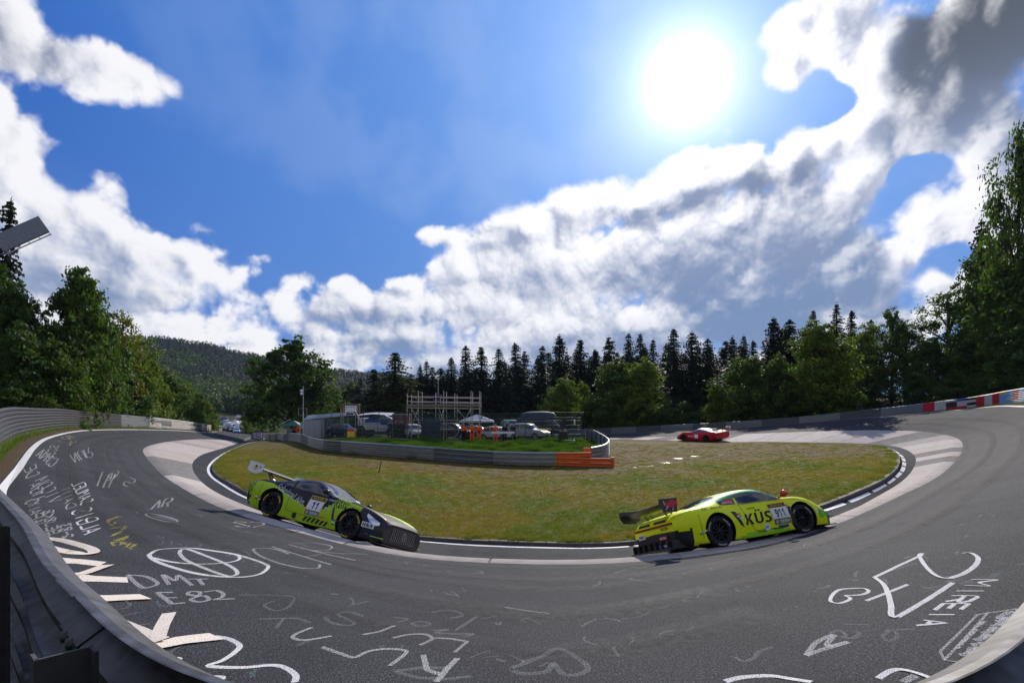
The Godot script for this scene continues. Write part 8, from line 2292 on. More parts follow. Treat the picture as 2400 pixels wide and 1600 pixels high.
# ---------------------------------------------------------------- people: one skin over a posed skeleton, meshed as surface nets
# bones: from, to, radius at each end, colour
func figure(bones: Array, cell := 0.034) -> ArrayMesh:
	var lo := Vector3(1e9, 1e9, 1e9)
	var hi := -lo
	for b in bones:
		for k in 2:
			lo = lo.min(b[k] - Vector3.ONE * (b[2 + k] + cell * 2))
			hi = hi.max(b[k] + Vector3.ONE * (b[2 + k] + cell * 2))
	var n := Vector3i(((hi - lo) / cell).ceil()) + Vector3i.ONE
	var f := PackedFloat32Array()
	f.resize(n.x * n.y * n.z)
	f.fill(1.0)
	var own := PackedByteArray()
	own.resize(f.size())
	for q in bones.size():
		var b: Array = bones[q]
		var a: Vector3 = b[0]
		var d: Vector3 = b[1] - a
		var dd := maxf(d.length_squared(), 1e-6)
		var r := maxf(b[2], b[3]) + cell * 2.5
		var s := Vector3i(((a.min(b[1]) - Vector3.ONE * r - lo) / cell).floor()).clamp(Vector3i.ZERO, n - Vector3i.ONE)
		var e := Vector3i(((a.max(b[1]) + Vector3.ONE * r - lo) / cell).ceil()).clamp(Vector3i.ZERO, n - Vector3i.ONE)
		for z in range(s.z, e.z + 1):
			for y in range(s.y, e.y + 1):
				for x in range(s.x, e.x + 1):
					var p := lo + Vector3(x, y, z) * cell
					var t := clampf((p - a).dot(d) / dd, 0.0, 1.0)
					var v: float = p.distance_to(a + d * t) - lerpf(b[2], b[3], t)
					var k := (z * n.y + y) * n.x + x
					var h := clampf(0.5 + 0.5 * (v - f[k]) / 0.04, 0.0, 1.0)
					if v < f[k]:
						own[k] = q
					f[k] = lerpf(v, f[k], h) - 0.04 * h * (1.0 - h)
	var m := Mesher.new()
	var at := {}
	var step := [1, n.x, n.x * n.y]
	for z in n.z - 1:
		for y in n.y - 1:
			for x in n.x - 1:
				var k := (z * n.y + y) * n.x + x
				var sum := Vector3.ZERO
				var cnt := 0
				var inner := -1
				for c in 8:
					var kc: int = k + (c & 1) + ((c >> 1) & 1) * n.x + ((c >> 2) & 1) * step[2]
					if f[kc] < 0 and inner < 0:
						inner = kc
					for ax in 3:
						if not (c >> ax) & 1:
							var ke: int = kc + step[ax]
							if (f[kc] < 0) != (f[ke] < 0):
								var p := Vector3(c & 1, (c >> 1) & 1, (c >> 2) & 1)
								p[ax] += f[kc] / (f[kc] - f[ke])
								sum += p
								cnt += 1
				if cnt:
					at[k] = m.v.size()
					m.v.append(lo + (Vector3(x, y, z) + sum / cnt) * cell)
					var g := Vector3(f[k + 1] - f[k], f[k + n.x] - f[k], f[k + step[2]] - f[k])
					m.n.append(g.normalized())
					m.c.append(bones[own[inner]][4])
					m.uv.append(Vector2.ZERO)
	for k in at:
		for ax in 3:
			var ke: int = k + step[ax]
			if ke < f.size() and (f[k] < 0) != (f[ke] < 0):
				var b1: int = step[(ax + 1) % 3]
				var b2: int = step[(ax + 2) % 3]
				if at.has(k - b1) and at.has(k - b2) and at.has(k - b1 - b2):
					if f[k] < 0:
						m.ix.append_array([at[k], at[k - b1 - b2], at[k - b1], at[k], at[k - b2], at[k - b1 - b2]])
					else:
						m.ix.append_array([at[k], at[k - b1], at[k - b1 - b2], at[k], at[k - b1 - b2], at[k - b2]])
	return m.mesh()

func body(top: Color, legs: Color, pose: int, band := Color(0, 0, 0)) -> ArrayMesh:
	var skin := Color(0.42, 0.24, 0.16)
	var hair := Color(0.04, 0.025, 0.015)
	var shoe := Color(0.02, 0.02, 0.02)
	var b := []
	var lean := 0.05 if pose == 1 else 0.0
	b.append([Vector3(0, 1.66, 0.02), Vector3(0, 1.6, 0.03), 0.1, 0.085, skin])
	b.append([Vector3(0, 1.7, -0.02), Vector3(0, 1.66, -0.04), 0.1, 0.09, hair])
	b.append([Vector3(0, 1.61, 0.12), Vector3(0, 1.58, 0.115), 0.018, 0.02, skin])
	b.append([Vector3(0, 1.52, 0), Vector3(0, 1.46, 0), 0.055, 0.065, skin])
	b.append([Vector3(-0.1, 1.36, 0), Vector3(0.1, 1.36, 0), 0.12, 0.12, top])
	b.append([Vector3(0, 1.3, 0.0), Vector3(0, 1.1, lean), 0.155, 0.145, top])
	b.append([Vector3(0, 1.08, 0), Vector3(0, 0.98, 0), 0.15, 0.15, top if band == Color(0, 0, 0) else band])
	for s in [-1.0, 1.0]:
		var sh := Vector3(0.2 * s, 1.4, 0)
		var el := Vector3(0.27 * s, 1.13, 0.02)
		var ha := Vector3(0.27 * s, 0.88, 0.1)
		if pose == 1:
			el = Vector3(0.3 * s, 1.15, 0.04)
			ha = Vector3(0.1 * s, 1.12, 0.24)
		elif pose == 2 and s > 0:
			el = Vector3(0.32, 1.3, 0.16)
			ha = Vector3(0.1, 1.5, 0.22)
		elif pose == 3:
			el = Vector3(0.33 * s, 1.16, -0.06)
			ha = Vector3(0.18 * s, 0.98, 0.06)
		b.append([sh, el, 0.07, 0.055, top])
		b.append([el, ha, 0.054, 0.042, top])
		var w: Vector3 = (ha - el).normalized()
		b.append([ha, ha + w * 0.09, 0.036, 0.03, skin])
		b.append([ha + w * 0.03, ha + w * 0.08 + Vector3(-0.04 * s, 0.01, 0.02), 0.014, 0.011, skin])
		var hip := Vector3(0.1 * s, 0.92, 0)
		var kn := Vector3(0.12 * s, 0.5, 0.03)
		var an := Vector3(0.13 * s, 0.1, -0.01 + (0.05 * s if pose == 2 else 0.0))
		b.append([hip, kn, 0.105, 0.075, legs])
		b.append([kn, an, 0.072, 0.05, legs])
		b.append([an + Vector3(0, -0.04, 0), an + Vector3(0.02 * s, -0.055, 0.15), 0.05, 0.04, shoe])
	return figure(b)

func person(label: String, m: ArrayMesh, at: Vector3, turn: float, group := "") -> Node3D:
	var o := part(numbered("person"), m, M.cloth, self, at)
	o.rotation.y = turn
	tag(o, label, "person", group)
	return o

func stand(p: Vector3) -> Vector3:      # put a point of the camp on its ground
	return Vector3(p.x, infield_y(p.x, p.z) - 0.01, p.z)

func posts_and_canopy(t: Node3D, w: float, d: float, h: float, rise: float, cloth: Material, frame: Material, valance := 0.2) -> void:
	for x: float in [-w / 2, w / 2]:
		for z: float in [-d / 2, d / 2]:
			var m := Mesher.new()
			m.tube(Vector3(x, -0.1, z), Vector3(x, h, z), 0.025, 0.025, 6)
			part("pole", m, frame, t)
	var c := Mesher.new()
	var top := Vector3(0, h + rise, 0)
	var k := [Vector3(-w / 2, h, -d / 2), Vector3(w / 2, h, -d / 2), Vector3(w / 2, h, d / 2), Vector3(-w / 2, h, d / 2)]
	for i in 4:
		var a: Vector3 = k[i]
		var b: Vector3 = k[(i + 1) % 4]
		var sag := (a + b + top) / 3 + Vector3.DOWN * rise * 0.1
		c.tri(a, sag, b)
		c.tri(b, sag, top)
		c.tri(top, sag, a)
		c.quad(a, b, b + Vector3.DOWN * valance, a + Vector3.DOWN * valance)
	part("canopy", c, cloth, t)

func wall_cloth(w: float, h: float, folds: float, sd: int) -> Mesher:
	var m := Mesher.new()
	var rows := []
	for j in 5:
		var row := PackedVector3Array()
		for i in 33:
			var x := lerpf(-w / 2, w / 2, i / 32.0)
			row.append(Vector3(x, h * j / 4.0, folds * sin(x * 9.0 + sd) * (1.2 - j / 4.0) + folds * 0.5 * sin(x * 23.0 + sd * 2)))
		rows.append(row)
	m.grid(rows, [], [], true)
	return m

func build_camp() -> void:
	var cl := mat("cloth", Color.WHITE, 0.85, 0.0, 0.3)
	cl.vertex_color_use_as_albedo = true
	for e in [["tarp_green", Color(0.015, 0.11, 0.07)], ["tarp_white", Color(0.62, 0.63, 0.65)], ["tarp_blue", Color(0.03, 0.1, 0.36)], ["tarp_slate", Color(0.06, 0.1, 0.14)], ["tarp_navy", Color(0.014, 0.022, 0.05)], ["maroon", Color(0.09, 0.012, 0.02)], ["tarp_grey", Color(0.3, 0.32, 0.34)], ["tarp_sky", Color(0.08, 0.3, 0.55)]]:
		mat(e[0], e[1], 0.6)
	mat("tube_steel", Color(0.5, 0.48, 0.46), 0.5, 0.1)
	textured(mat("plank", Color.WHITE, 0.85), noise_tex(0.05, 3, [[0.0, Color(0.12, 0.08, 0.05)], [1.0, Color(0.34, 0.26, 0.18)]], 256, 120), 1.1)
	mat("pole_grey", Color(0.4, 0.41, 0.42), 0.5, 0.3)
	mat("fence_post", Color(0.05, 0.07, 0.075), 0.6)
	var net := textured(mat("fence_net", Color.WHITE, 0.7), noise_tex(0.3, 2, [[0.0, Color(0.04, 0.07, 0.07, 0.15)], [0.5, Color(0.04, 0.07, 0.07, 0.33)], [1.0, Color(0.07, 0.1, 0.1, 0.5)]], 256, 121), 0.6)
	net.transparency = BaseMaterial3D.TRANSPARENCY_ALPHA
	# scaffold tower with a railed deck
	var t := thing("scaffold_tower", "tall tubular scaffold tower with a railed deck in the marshals' camp", "scaffold", stand(Vector3(-6.81, 1.33, -56.00)))
	var xs := [-3.55, -2.45, -0.72, 0.05, 1.15, 2.75, 3.6]
	for z: float in [-1.2, 1.2]:
		for x in xs:
			var m := Mesher.new()
			m.tube(Vector3(x, -0.1, z), Vector3(x, 4.55 + (0.35 if int(x * 10) % 3 == 0 else 0.1), z), 0.036, 0.036, 6)
			part("upright", m, M.tube_steel, t)
		for y in [1.1, 2.0, 3.22, 3.85, 4.35]:
			var m := Mesher.new()
			m.tube(Vector3(-3.6, y, z + 0.05), Vector3(3.65, y - 0.12 * (y / 4.0), z + 0.05), 0.034, 0.034, 6)
			part("rail", m, M.tube_steel, t)
	for k in [[-3.55, -2.45], [1.15, 2.75], [-0.72, 0.05]]:
		var m := Mesher.new()
		m.tube(Vector3(k[0], 0.2, 1.25), Vector3(k[1], 3.1, 1.25), 0.035, 0.035, 6)
		part("brace", m, M.tube_steel, t)
		m = Mesher.new()
		m.tube(Vector3(k[1], 1.2, -1.25), Vector3(k[0], 3.1, -1.25), 0.035, 0.035, 6)
		part("brace", m, M.tube_steel, t)
	for i in 5:
		var m := Mesher.new()
		m.box(Vector3(0.02, 3.42 - 0.05, -1.0 + 0.5 * i), Vector3(7.3, 0.05, 0.46))
		part("plank", m, M.plank, t)
	for z: float in [-1.26, 1.26]:
		var m := Mesher.new()
		m.box(Vector3(0.02, 3.46, z), Vector3(7.3, 0.2, 0.03))
		part("toe_board", m, M.plank, t)
	for i in 6:
		var m := Mesher.new()
		m.box(Vector3(-1.6 + 0.33 * i, 0.5 + 0.5 * i, 0.3), Vector3(0.3, 0.04, 0.7))
		part("step", m, M.tube_steel, t)
	t = thing("camera_box", "dark covered box standing on the deck of the scaffold", "box", stand(Vector3(-6.81, 1.33, -56.00)) + Vector3(-0.75, 3.4, 0))
	var bx := Mesher.new()
	bx.box(Vector3(0, 0.55, 0), Vector3(0.7, 1.1, 0.7))
	bx.box(Vector3(0, 1.13, 0), Vector3(0.8, 0.06, 0.8))
	part("case", bx, M.tarp_navy, t)
	var mast := Mesher.new()
	mast.tube(Vector3(0.1, 1.1, 0), Vector3(0.1, 2.9, 0), 0.03, 0.02, 6)
	mast.tube(Vector3(0.1, 2.6, 0), Vector3(-0.45, 3.3, 0), 0.02, 0.015, 5)
	mast.tube(Vector3(0.1, 2.6, 0), Vector3(0.65, 3.25, 0), 0.02, 0.015, 5)
	part("aerial", mast, M.tube_steel, t)
	# wrapped tank below the deck
	t = thing("wrapped_tank", "bulky tank wrapped in dark blue tarpaulin under the scaffold", "tank", stand(Vector3(-7.97, 1.51, -54.50)))
	var tk := Mesher.new()
	tk.lathe([Vector2(0.95, 0.0), Vector2(1.02, 0.3), Vector2(0.97, 0.9), Vector2(1.0, 1.6), Vector2(0.9, 2.0), Vector2(0.5, 2.12), Vector2(0.01, 2.15)], Vector3.ZERO, Basis(Vector3(1, 0, 0), Vector3(0, 0, 1), Vector3(0, 1, 0)), 18)
	part("cover", tk, M.tarp_navy, t)
	# debris fence: posts with a leaning head, wires and net
	t = thing("debris_fence", "high debris fence of dark posts and wire net along the camp", "fence")
	var path := [Vector3(-23.25, 1.62, -66.00), Vector3(-20.27, 1.64, -62.00), Vector3(-17.61, 1.68, -59.00), Vector3(-15.48, 1.63, -57.50), Vector3(-13.69, 1.57, -56.50), Vector3(-11.95, 1.52, -55.50), Vector3(-10.27, 1.51, -54.50), Vector3(-8.01, 1.39, -53.40), Vector3(-5.46, 1.36, -53.00), Vector3(-2.98, 1.28, -53.00), Vector3(-0.82, 1.28, -53.00), Vector3(1.30, 1.32, -53.00), Vector3(3.95, 1.38, -53.50), Vector3(6.18, 1.50, -55.00), Vector3(6.98, 1.42, -56.00)]
	for i in path.size():
		var p := stand(path[i])
		var m := Mesher.new()
		m.tube(p + Vector3.DOWN * 0.2, p + Vector3.UP * 2.25, 0.036, 0.036, 6)
		m.tube(p + Vector3.UP * 2.25, p + Vector3(0.25, 2.75, 0.3), 0.04, 0.035, 6)
		part("post", m, M.fence_post, t)
		if i + 1 < path.size():
			var q := stand(path[i + 1])
			for y: float in [0.15, 0.6, 1.05, 1.5, 1.95, 2.25, 2.75]:
				var w := Mesher.new()
				var o := Vector3(0.25, 0, 0.3) * (1.0 if y > 2.5 else 0.0)
				var mid: Vector3 = (p + q) / 2 + Vector3.UP * (y - 0.05) + o
				w.tube(p + Vector3.UP * y + o, mid, 0.014, 0.014, 4, Color.WHITE, false)
				w.tube(mid, q + Vector3.UP * y + o, 0.014, 0.014, 4, Color.WHITE, false)
				part("wire", w, M.fence_post, t)
			var g := Mesher.new()
			g.grid([PackedVector3Array([p + Vector3.UP * 0.05, q + Vector3.UP * 0.05]), PackedVector3Array([p + Vector3.UP * 2.25, q + Vector3.UP * 2.25]), PackedVector3Array([p + Vector3(0.25, 2.75, 0.3), q + Vector3(0.25, 2.75, 0.3)])])
			part("net", g, M.fence_net, t)
	# people
	var orange := Color(0.75, 0.1, 0.012)
	var dark := Color(0.015, 0.016, 0.02)
	var ob := body(orange, dark, 1, dark)
	var oo := body(orange, orange, 3, Color(0.03, 0.03, 0.06))
	var dd := body(dark, dark, 0)
	var da := body(Color(0.03, 0.035, 0.05), dark, 2)
	var bb := body(Color(0.25, 0.45, 0.6), dark, 0)
	person("marshal in orange jacket and black trousers standing at the fence under the scaffold", ob, stand(Vector3(-4.57, 1.30, -52.60)), -0.3)
	person("marshal in orange overalls with dark belt, between two colleagues at the fence", oo, stand(Vector3(-3.79, 1.26, -52.40)), 0.2)
	person("marshal in full orange overalls right by the scaffold's last pole", oo, stand(Vector3(-3.12, 1.30, -52.60)), -0.2)
	person("marshal in orange overalls behind the white board", oo, stand(Vector3(-1.57, 1.26, -52.40)), 0.1)
	person("person in dark clothes standing at the middle of the white board", dd, stand(Vector3(-0.69, 1.30, -52.50)), 0.3)
	person("person in dark clothes with one hand raised at the end of the white board", da, stand(Vector3(0.16, 1.30, -52.50)), -0.3)
	person("marshal in orange overalls below the green awning, bending forward", ob, stand(Vector3(-29.87, 1.35, -76.00)), 0.4)
	person("marshal in orange overalls standing upright beside the mast", oo, stand(Vector3(-28.90, 1.44, -75.00)), 0.0)
	person("person in pale blue jacket beside the marshals at the green awning", bb, stand(Vector3(-30.98, 1.15, -77.00)), 0.2)
	person("person in black by the foot of the mast", dd, stand(Vector3(-26.38, 1.49, -71.00)), -0.4)
	for e in [[914, 58.5, 0.3], [921, 59.5, -0.5], [928, 58.2, 0.1], [936, 59, 0.7], [943, 58.6, -0.2]]:
		var x: float = (e[0] - 1200.0) / 1300.0 * e[1]
		person("spectator in dark clothes in the group before the maroon cabins", dd if int(e[0]) % 2 else da, stand(Vector3(x, 0, -e[1])), e[2], "spectators before the maroon cabins")
	# white board on trestles
	t = thing("white_board", "long white board on trestles in front of the marshals", "board", stand(Vector3(-0.83, 1.38, -51.60)))
	var m := Mesher.new()
	m.box(Vector3(0, 0.98, 0), Vector3(2.15, 0.2, 0.04))
	part("board", m, M.tarp_white, t)
	for x: float in [-0.9, 0.9]:
		m = Mesher.new()
		m.box(Vector3(x, 0.45, -0.05), Vector3(0.06, 1.0, 0.06))
		part("leg", m, M.plank, t)
	# vehicles in the camp
	var turn := func(o: Node3D, at: Vector3, deg: float, k := 1.0) -> void:
		o.transform = Transform3D(Basis(Vector3.UP, deg_to_rad(deg)) * Basis.from_scale(Vector3.ONE * k), at)
	turn.call(far_car("parked_car", "dark estate car parked under the scaffold behind the fence", "car", "suv", Color(0.02, 0.022, 0.026)), stand(Vector3(-6.16, 1.39, -58.00)), -20.0)
	turn.call(far_car("parked_car", "white hatchback parked behind the white board", "car", "hatch", Color(0.55, 0.56, 0.58)), stand(Vector3(-1.40, 1.34, -57.00)), -40.0)
	turn.call(far_car("parked_car", "silver off-road car parked facing the marshals by the fence", "car", "suv", Color(0.3, 0.31, 0.33)), stand(Vector3(1.65, 1.40, -56.50)), -32.0)
	turn.call(far_car("parked_van", "small teal camper van behind the silver car", "van", "van", Color(0.03, 0.17, 0.17)), stand(Vector3(0.15, 1.36, -63.00)), -75.0)
	var big := far_car("parked_van", "large dark blue van with a rounded roof box and an orange and yellow stripe", "van", "van", Color(0.012, 0.02, 0.05))
	turn.call(big, stand(Vector3(3.19, 1.38, -61.00)), -8.0, 1.08)
	m = Mesher.new()
	m.lathe([Vector2(0.01, -1.9), Vector2(0.5, -1.8), Vector2(0.72, -0.9), Vector2(0.75, 0.6), Vector2(0.6, 1.5), Vector2(0.01, 1.75)], Vector3(-0.2, 2.2, 0), Basis(Vector3(0, 0, 1), Vector3(0, 0.75, 0), Vector3(1, 0, 0)), 14)
	part("roof_box", m, M.tarp_navy, big)
	for e in [["print_yellow", 1.0], ["rail_orange", 0.86]]:
		m = Mesher.new()
		for sgn: float in [1.0]:
			m.box(Vector3(-0.6, e[1], 0.985 * sgn), Vector3(3.4, 0.13, 0.02))
		part("stripe", m, M[e[0]], big)
	turn.call(far_car("parked_car", "dark blue hatchback parked before the green tarpaulin", "car", "hatch", Color(0.015, 0.03, 0.05)), stand(Vector3(-18.84, 1.64, -62.00)), -35.0)
	turn.call(far_car("parked_car", "white car parked between the maroon cabins and the wrapped tank", "car", "hatch", Color(0.55, 0.55, 0.56)), stand(Vector3(-10.44, 1.49, -59.00)), -60.0)
	turn.call(far_car("parked_car", "grey car parked behind the white gazebo", "car", "hatch", Color(0.14, 0.15, 0.17)), stand(Vector3(-3.75, 1.34, -61.00)), -30.0)
	turn.call(far_car("parked_van", "white camper van beside the blue tent", "van", "van", Color(0.55, 0.56, 0.58)), stand(Vector3(-15.74, 1.52, -66.00)), -15.0)
	# gazebos, tents, tarpaulins
	t = thing("gazebo", "white peaked gazebo behind the marshals", "gazebo", stand(Vector3(-4.10, 1.30, -65.00)))
	posts_and_canopy(t, 3.9, 3.0, 2.0, 0.75, M.tarp_white, M.pole_grey)
	t = thing("awning", "green marshals' awning on posts beside the mast", "awning", stand(Vector3(-29.93, 1.47, -76.00)))
	posts_and_canopy(t, 2.5, 2.2, 1.75, 0.7, M.tarp_green, M.pole_grey, 0.12)
	m = Mesher.new()
	m.tube(Vector3(-1.5, 1.85, 1.15), Vector3(-0.1, 2.5, 1.15), 0.05, 0.05, 6)
	part("boom", m, M.pole_grey, t)
	t = thing("gazebo", "blue and white peaked tent before the white camper van", "tent", stand(Vector3(-14.76, 1.52, -62.50)))
	posts_and_canopy(t, 3.0, 2.4, 1.85, 0.75, M.tarp_blue, M.pole_grey, 0.35)
	m = Mesher.new()
	m.tri(Vector3(0.1, 2.5, 0.3), Vector3(1.55, 1.9, 1.24), Vector3(0.0, 1.9, 1.24))
	part("roof_panel", m, M.tarp_white, t)
	t = thing("awning", "flat white awning stretched out in front of the camper van", "awning", stand(Vector3(-15.58, 1.62, -61.00)))
	m = Mesher.new()
	m.grid([PackedVector3Array([Vector3(-1.6, 2.25, 0.6), Vector3(0.4, 2.45, 0.6), Vector3(2.4, 2.3, 0.6)]), PackedVector3Array([Vector3(-1.0, 2.55, -1.4), Vector3(0.4, 2.65, -1.4), Vector3(2.4, 2.6, -1.4)])])
	part("canopy", m, M.tarp_white, t)
	for x: float in [-1.5, 2.3]:
		m = Mesher.new()
		m.tube(Vector3(x, -0.1, 0.55), Vector3(x, 2.27, 0.55), 0.025, 0.025, 6)
		part("pole", m, M.pole_grey, t)
	t = thing("marquee", "long slate blue marquee with grey side walls behind the debris fence", "tent", stand(Vector3(-21.93, 1.57, -66.00)))
	m = Mesher.new()
	m.grid([PackedVector3Array([Vector3(-2.4, 2.0, 1.3), Vector3(2.8, 2.5, 1.3)]), PackedVector3Array([Vector3(-2.4, 2.55, 0), Vector3(2.8, 2.95, 0)]), PackedVector3Array([Vector3(-2.4, 2.0, -1.3), Vector3(2.8, 2.5, -1.3)])])
	part("roof", m, M.tarp_slate, t)
	for e in [[-1.4, "tarp_grey", 1.9], [0.5, "tarp_slate", 1.2], [1.9, "tarp_green", 1.2]]:
		var wc := part("side_wall", wall_cloth(e[2], 2.0, 0.04, int(e[0] * 7)), M[e[1]], t)
		wc.position = Vector3(e[0], 0, 1.2)
	for x: float in [-2.4, 0.0, 2.8]:
		m = Mesher.new()
		m.tube(Vector3(x, -0.1, 1.3), Vector3(x, 2.2, 1.3), 0.03, 0.03, 6)
		part("pole", m, M.pole_grey, t)
	t = thing("tarpaulin", "pale grey tarpaulin hung from poles beside the mast", "tarpaulin", stand(Vector3(-24.68, 1.60, -69.00)))
	part("cloth", wall_cloth(2.4, 2.3, 0.07, 5), M.tarp_grey, t)
	for x: float in [-1.2, 1.2]:
		m = Mesher.new()
		m.tube(Vector3(x, -0.1, 0), Vector3(x, 2.4, 0), 0.03, 0.03, 6)
		part("pole", m, M.pole_grey, t)
	t = thing("tarpaulin", "bright sky blue sheet hanging beside the mast's box", "tarpaulin", stand(Vector3(-26.75, 1.68, -72.00)))
	part("cloth", wall_cloth(0.5, 0.75, 0.03, 2), M.tarp_sky, t).position = Vector3(0, 1.35, 0)
	m = Mesher.new()
	m.tube(Vector3(0.27, -0.1, 0), Vector3(0.27, 2.15, 0), 0.02, 0.02, 6)
	part("pole", m, M.pole_grey, t)
	for k in 2:
		t = thing("portable_cabin", "maroon portable cabin " + ["next to the blue tent", "next to the scaffold"][k], "cabin", stand(Vector3(-12.00, 1.51, -60.00)) + Vector3(-0.42 + 0.92 * k, 0, 0))
		m = Mesher.new()
		m.box(Vector3(0, 1.2, 0), Vector3(0.86, 2.4, 0.9))
		part("wall", m, M.maroon, t)
		m = Mesher.new()
		m.box(Vector3(0, 2.46, 0), Vector3(0.94, 0.1, 0.98))
		part("roof", m, M.tarp_grey, t)
		m = Mesher.new()
		m.box(Vector3(0.02, 1.12, 0.46), Vector3(0.7, 2.0, 0.03))
		part("door", m, M.maroon, t)
		m = Mesher.new()
		m.box(Vector3(-0.42, 1.2, 0.47), Vector3(0.05, 2.4, 0.05))
		part("corner_post", m, M.tarp_grey, t)
	t = thing("bin", "yellow container with a red lid by the debris fence", "container", stand(Vector3(-16.92, 1.73, -58.50)))
	m = Mesher.new()
	m.box(Vector3(0, 0.36, 0), Vector3(0.78, 0.6, 0.6))
	part("tub", m, M.print_yellow, t)
	m = Mesher.new()
	m.box(Vector3(-0.12, 0.78, 0), Vector3(0.5, 0.26, 0.5))
	part("lid", m, M.print_red, t)
	# sign on its stage
	t = thing("sign_board", "white sign board with black lettering hung from a wooden stage", "sign", stand(Vector3(-18.22, 1.70, -63.00)))
	m = Mesher.new()
	m.box(Vector3(0, 2.9, 0.4), Vector3(1.28, 1.1, 0.04))
	part("board", m, M.print_white, t)
	part("lettering", flat_text("KLO-SACK", Vector3(0, 3.3, 0.425), Vector3.RIGHT, Vector3.UP, 1.08, 0.18), M.print_black, t)
	for e in [[3.08, 0.3], [2.94, 0.5], [2.78, 0.7]]:      # lines of print too small to read
		m = Mesher.new()
		m.box(Vector3(0, e[0], 0.424), Vector3(e[1], 0.04, 0.006))
		part("print", m, M.print_grey, t)
	for x: float in [-0.45, 0.45]:
		m = Mesher.new()
		m.lathe([Vector2(0.07, -0.002), Vector2(0.07, 0.004), Vector2(0.001, 0.004)], Vector3(x, 3.08, 0.424), Basis.IDENTITY, 10)
		part("print", m, M.print_red if x > 0 else M.print_blue, t)
	m = Mesher.new()
	m.box(Vector3(-0.08, 2.52, 0.425), Vector3(0.8, 0.18, 0.01))
	part("print", m, M.print_black, t)
	t = thing("stage", "rough wooden spectator stage above the sign board", "platform", stand(Vector3(-18.51, 1.70, -63.00)) + Vector3(0, 0, -0.4))
	m = Mesher.new()
	m.box(Vector3(0, 3.62, 0), Vector3(2.1, 0.08, 0.9))
	part("deck", m, M.plank, t)
	for x: float in [-0.95, 0.95]:
		for z: float in [-0.4, 0.4]:
			m = Mesher.new()
			m.box(Vector3(x, 1.75, z), Vector3(0.09, 3.7, 0.09))
			part("leg", m, M.plank, t)
	person("spectator in dark clothes up on the wooden stage", dd, stand(Vector3(-19.09, 1.70, -63.00)) + Vector3(0, 3.66, -0.4), 0.4)
	# lifting boom
	t = thing("lifting_boom", "slanting white and black boom raised above the dark machine", "boom", stand(Vector3(-16.06, 1.69, -60.00)))
	m = Mesher.new()
	bar(m, Vector3(0.35, 0.7, 0), Vector3(-0.65, 2.2, 0), 0.12, 0.12, Vector3(0, 0, 1))
	part("arm", m, M.tarp_white, t)
	m = Mesher.new()
	bar(m, Vector3(-0.65, 2.2, 0), Vector3(-1.0, 2.75, 0), 0.14, 0.16, Vector3(0, 0, 1))
	part("head", m, M.car_black, t)
	m = Mesher.new()
	m.box(Vector3(0.2, 0.42, 0), Vector3(1.7, 0.65, 0.9))
	m.box(Vector3(-0.3, 0.95, 0), Vector3(0.7, 0.5, 0.8))
	part("machine", m, M.car_black, t)
	for x: float in [-0.5, 0.8]:
		m = Mesher.new()
		m.lathe([Vector2(0.05, -0.12), Vector2(0.3, -0.12), Vector2(0.3, 0.12), Vector2(0.05, 0.12)], Vector3(x, 0.3, 0.5), Basis.IDENTITY, 16)
		part("wheel", m, M.tyre, t)
	# camera mast
	t = thing("camera_mast", "slim grey mast with surveillance cameras and a control box", "mast", stand(Vector3(-26.38, 1.62, -70.00)))
	m = Mesher.new()
	m.tube(Vector3(0, -0.1, 0), Vector3(0, 3.2, 0), 0.09, 0.075, 10)
	m.tube(Vector3(0, 3.2, 0), Vector3(0.03, 6.45, 0), 0.06, 0.045, 8)
	part("pole", m, M.pole_grey, t)
	for y: float in [5.55, 5.95]:
		m = Mesher.new()
		m.box(Vector3(-0.2, y, 0.1), Vector3(0.3, 0.16, 0.16), Basis(Vector3.BACK, 0.2))
		m.lathe([Vector2(0.12, -0.1), Vector2(0.12, 0.1), Vector2(0.02, 0.13)], Vector3(-0.18, y - 0.12, 0.1), Basis.IDENTITY, 10)
		part("camera", m, M.tarp_white, t)
	m = Mesher.new()
	m.box(Vector3(-0.05, 1.45, 0.15), Vector3(0.5, 0.75, 0.3))
	part("control_box", m, M.tarp_grey, t)
	for e in [[Vector3(-0.55, 2.75, 0.1), Vector3(0.5, 2.75, 0.1)], [Vector3(-0.55, 3.65, 0.1), Vector3(0.5, 3.65, 0.1)], [Vector3(-0.55, 2.75, 0.1), Vector3(-0.55, 3.65, 0.1)], [Vector3(0.5, 2.75, 0.1), Vector3(0.5, 3.65, 0.1)]]:
		m = Mesher.new()
		m.tube(e[0], e[1], 0.02, 0.02, 5)
		part("sign_frame", m, M.pole_grey, t)
	# camera rig by the end of the fence
	t = thing("camera_rig", "black television camera rig on a lattice stand at the end of the fence", "camera", stand(Vector3(4.85, 1.46, -52.50)))
	for a in 3:
		m = Mesher.new()
		m.tube(Vector3(0, 1.2, 0), Vector3(cos(a * 2.1) * 0.6, 0, sin(a * 2.1) * 0.6), 0.04, 0.04, 6)
		part("leg", m, M.car_black, t)
	m = Mesher.new()
	m.box(Vector3(0, 0.5, 0), Vector3(0.75, 0.8, 0.6))
	m.box(Vector3(-0.05, 1.4, 0), Vector3(0.5, 0.6, 0.5))
	m.box(Vector3(0.1, 1.95, 0.1), Vector3(0.3, 0.35, 0.6))
	part("camera", m, M.car_black, t)
	m = Mesher.new()
	m.tube(Vector3(-0.1, 1.6, 0), Vector3(0.05, 2.6, 0), 0.05, 0.03, 6)
	part("mast", m, M.car_black, t)
	t = thing("sand_bag", "pale bags heaped on the grass beside the camera rig", "bag", stand(Vector3(5.30, 1.40, -51.00)))
	m = Mesher.new()
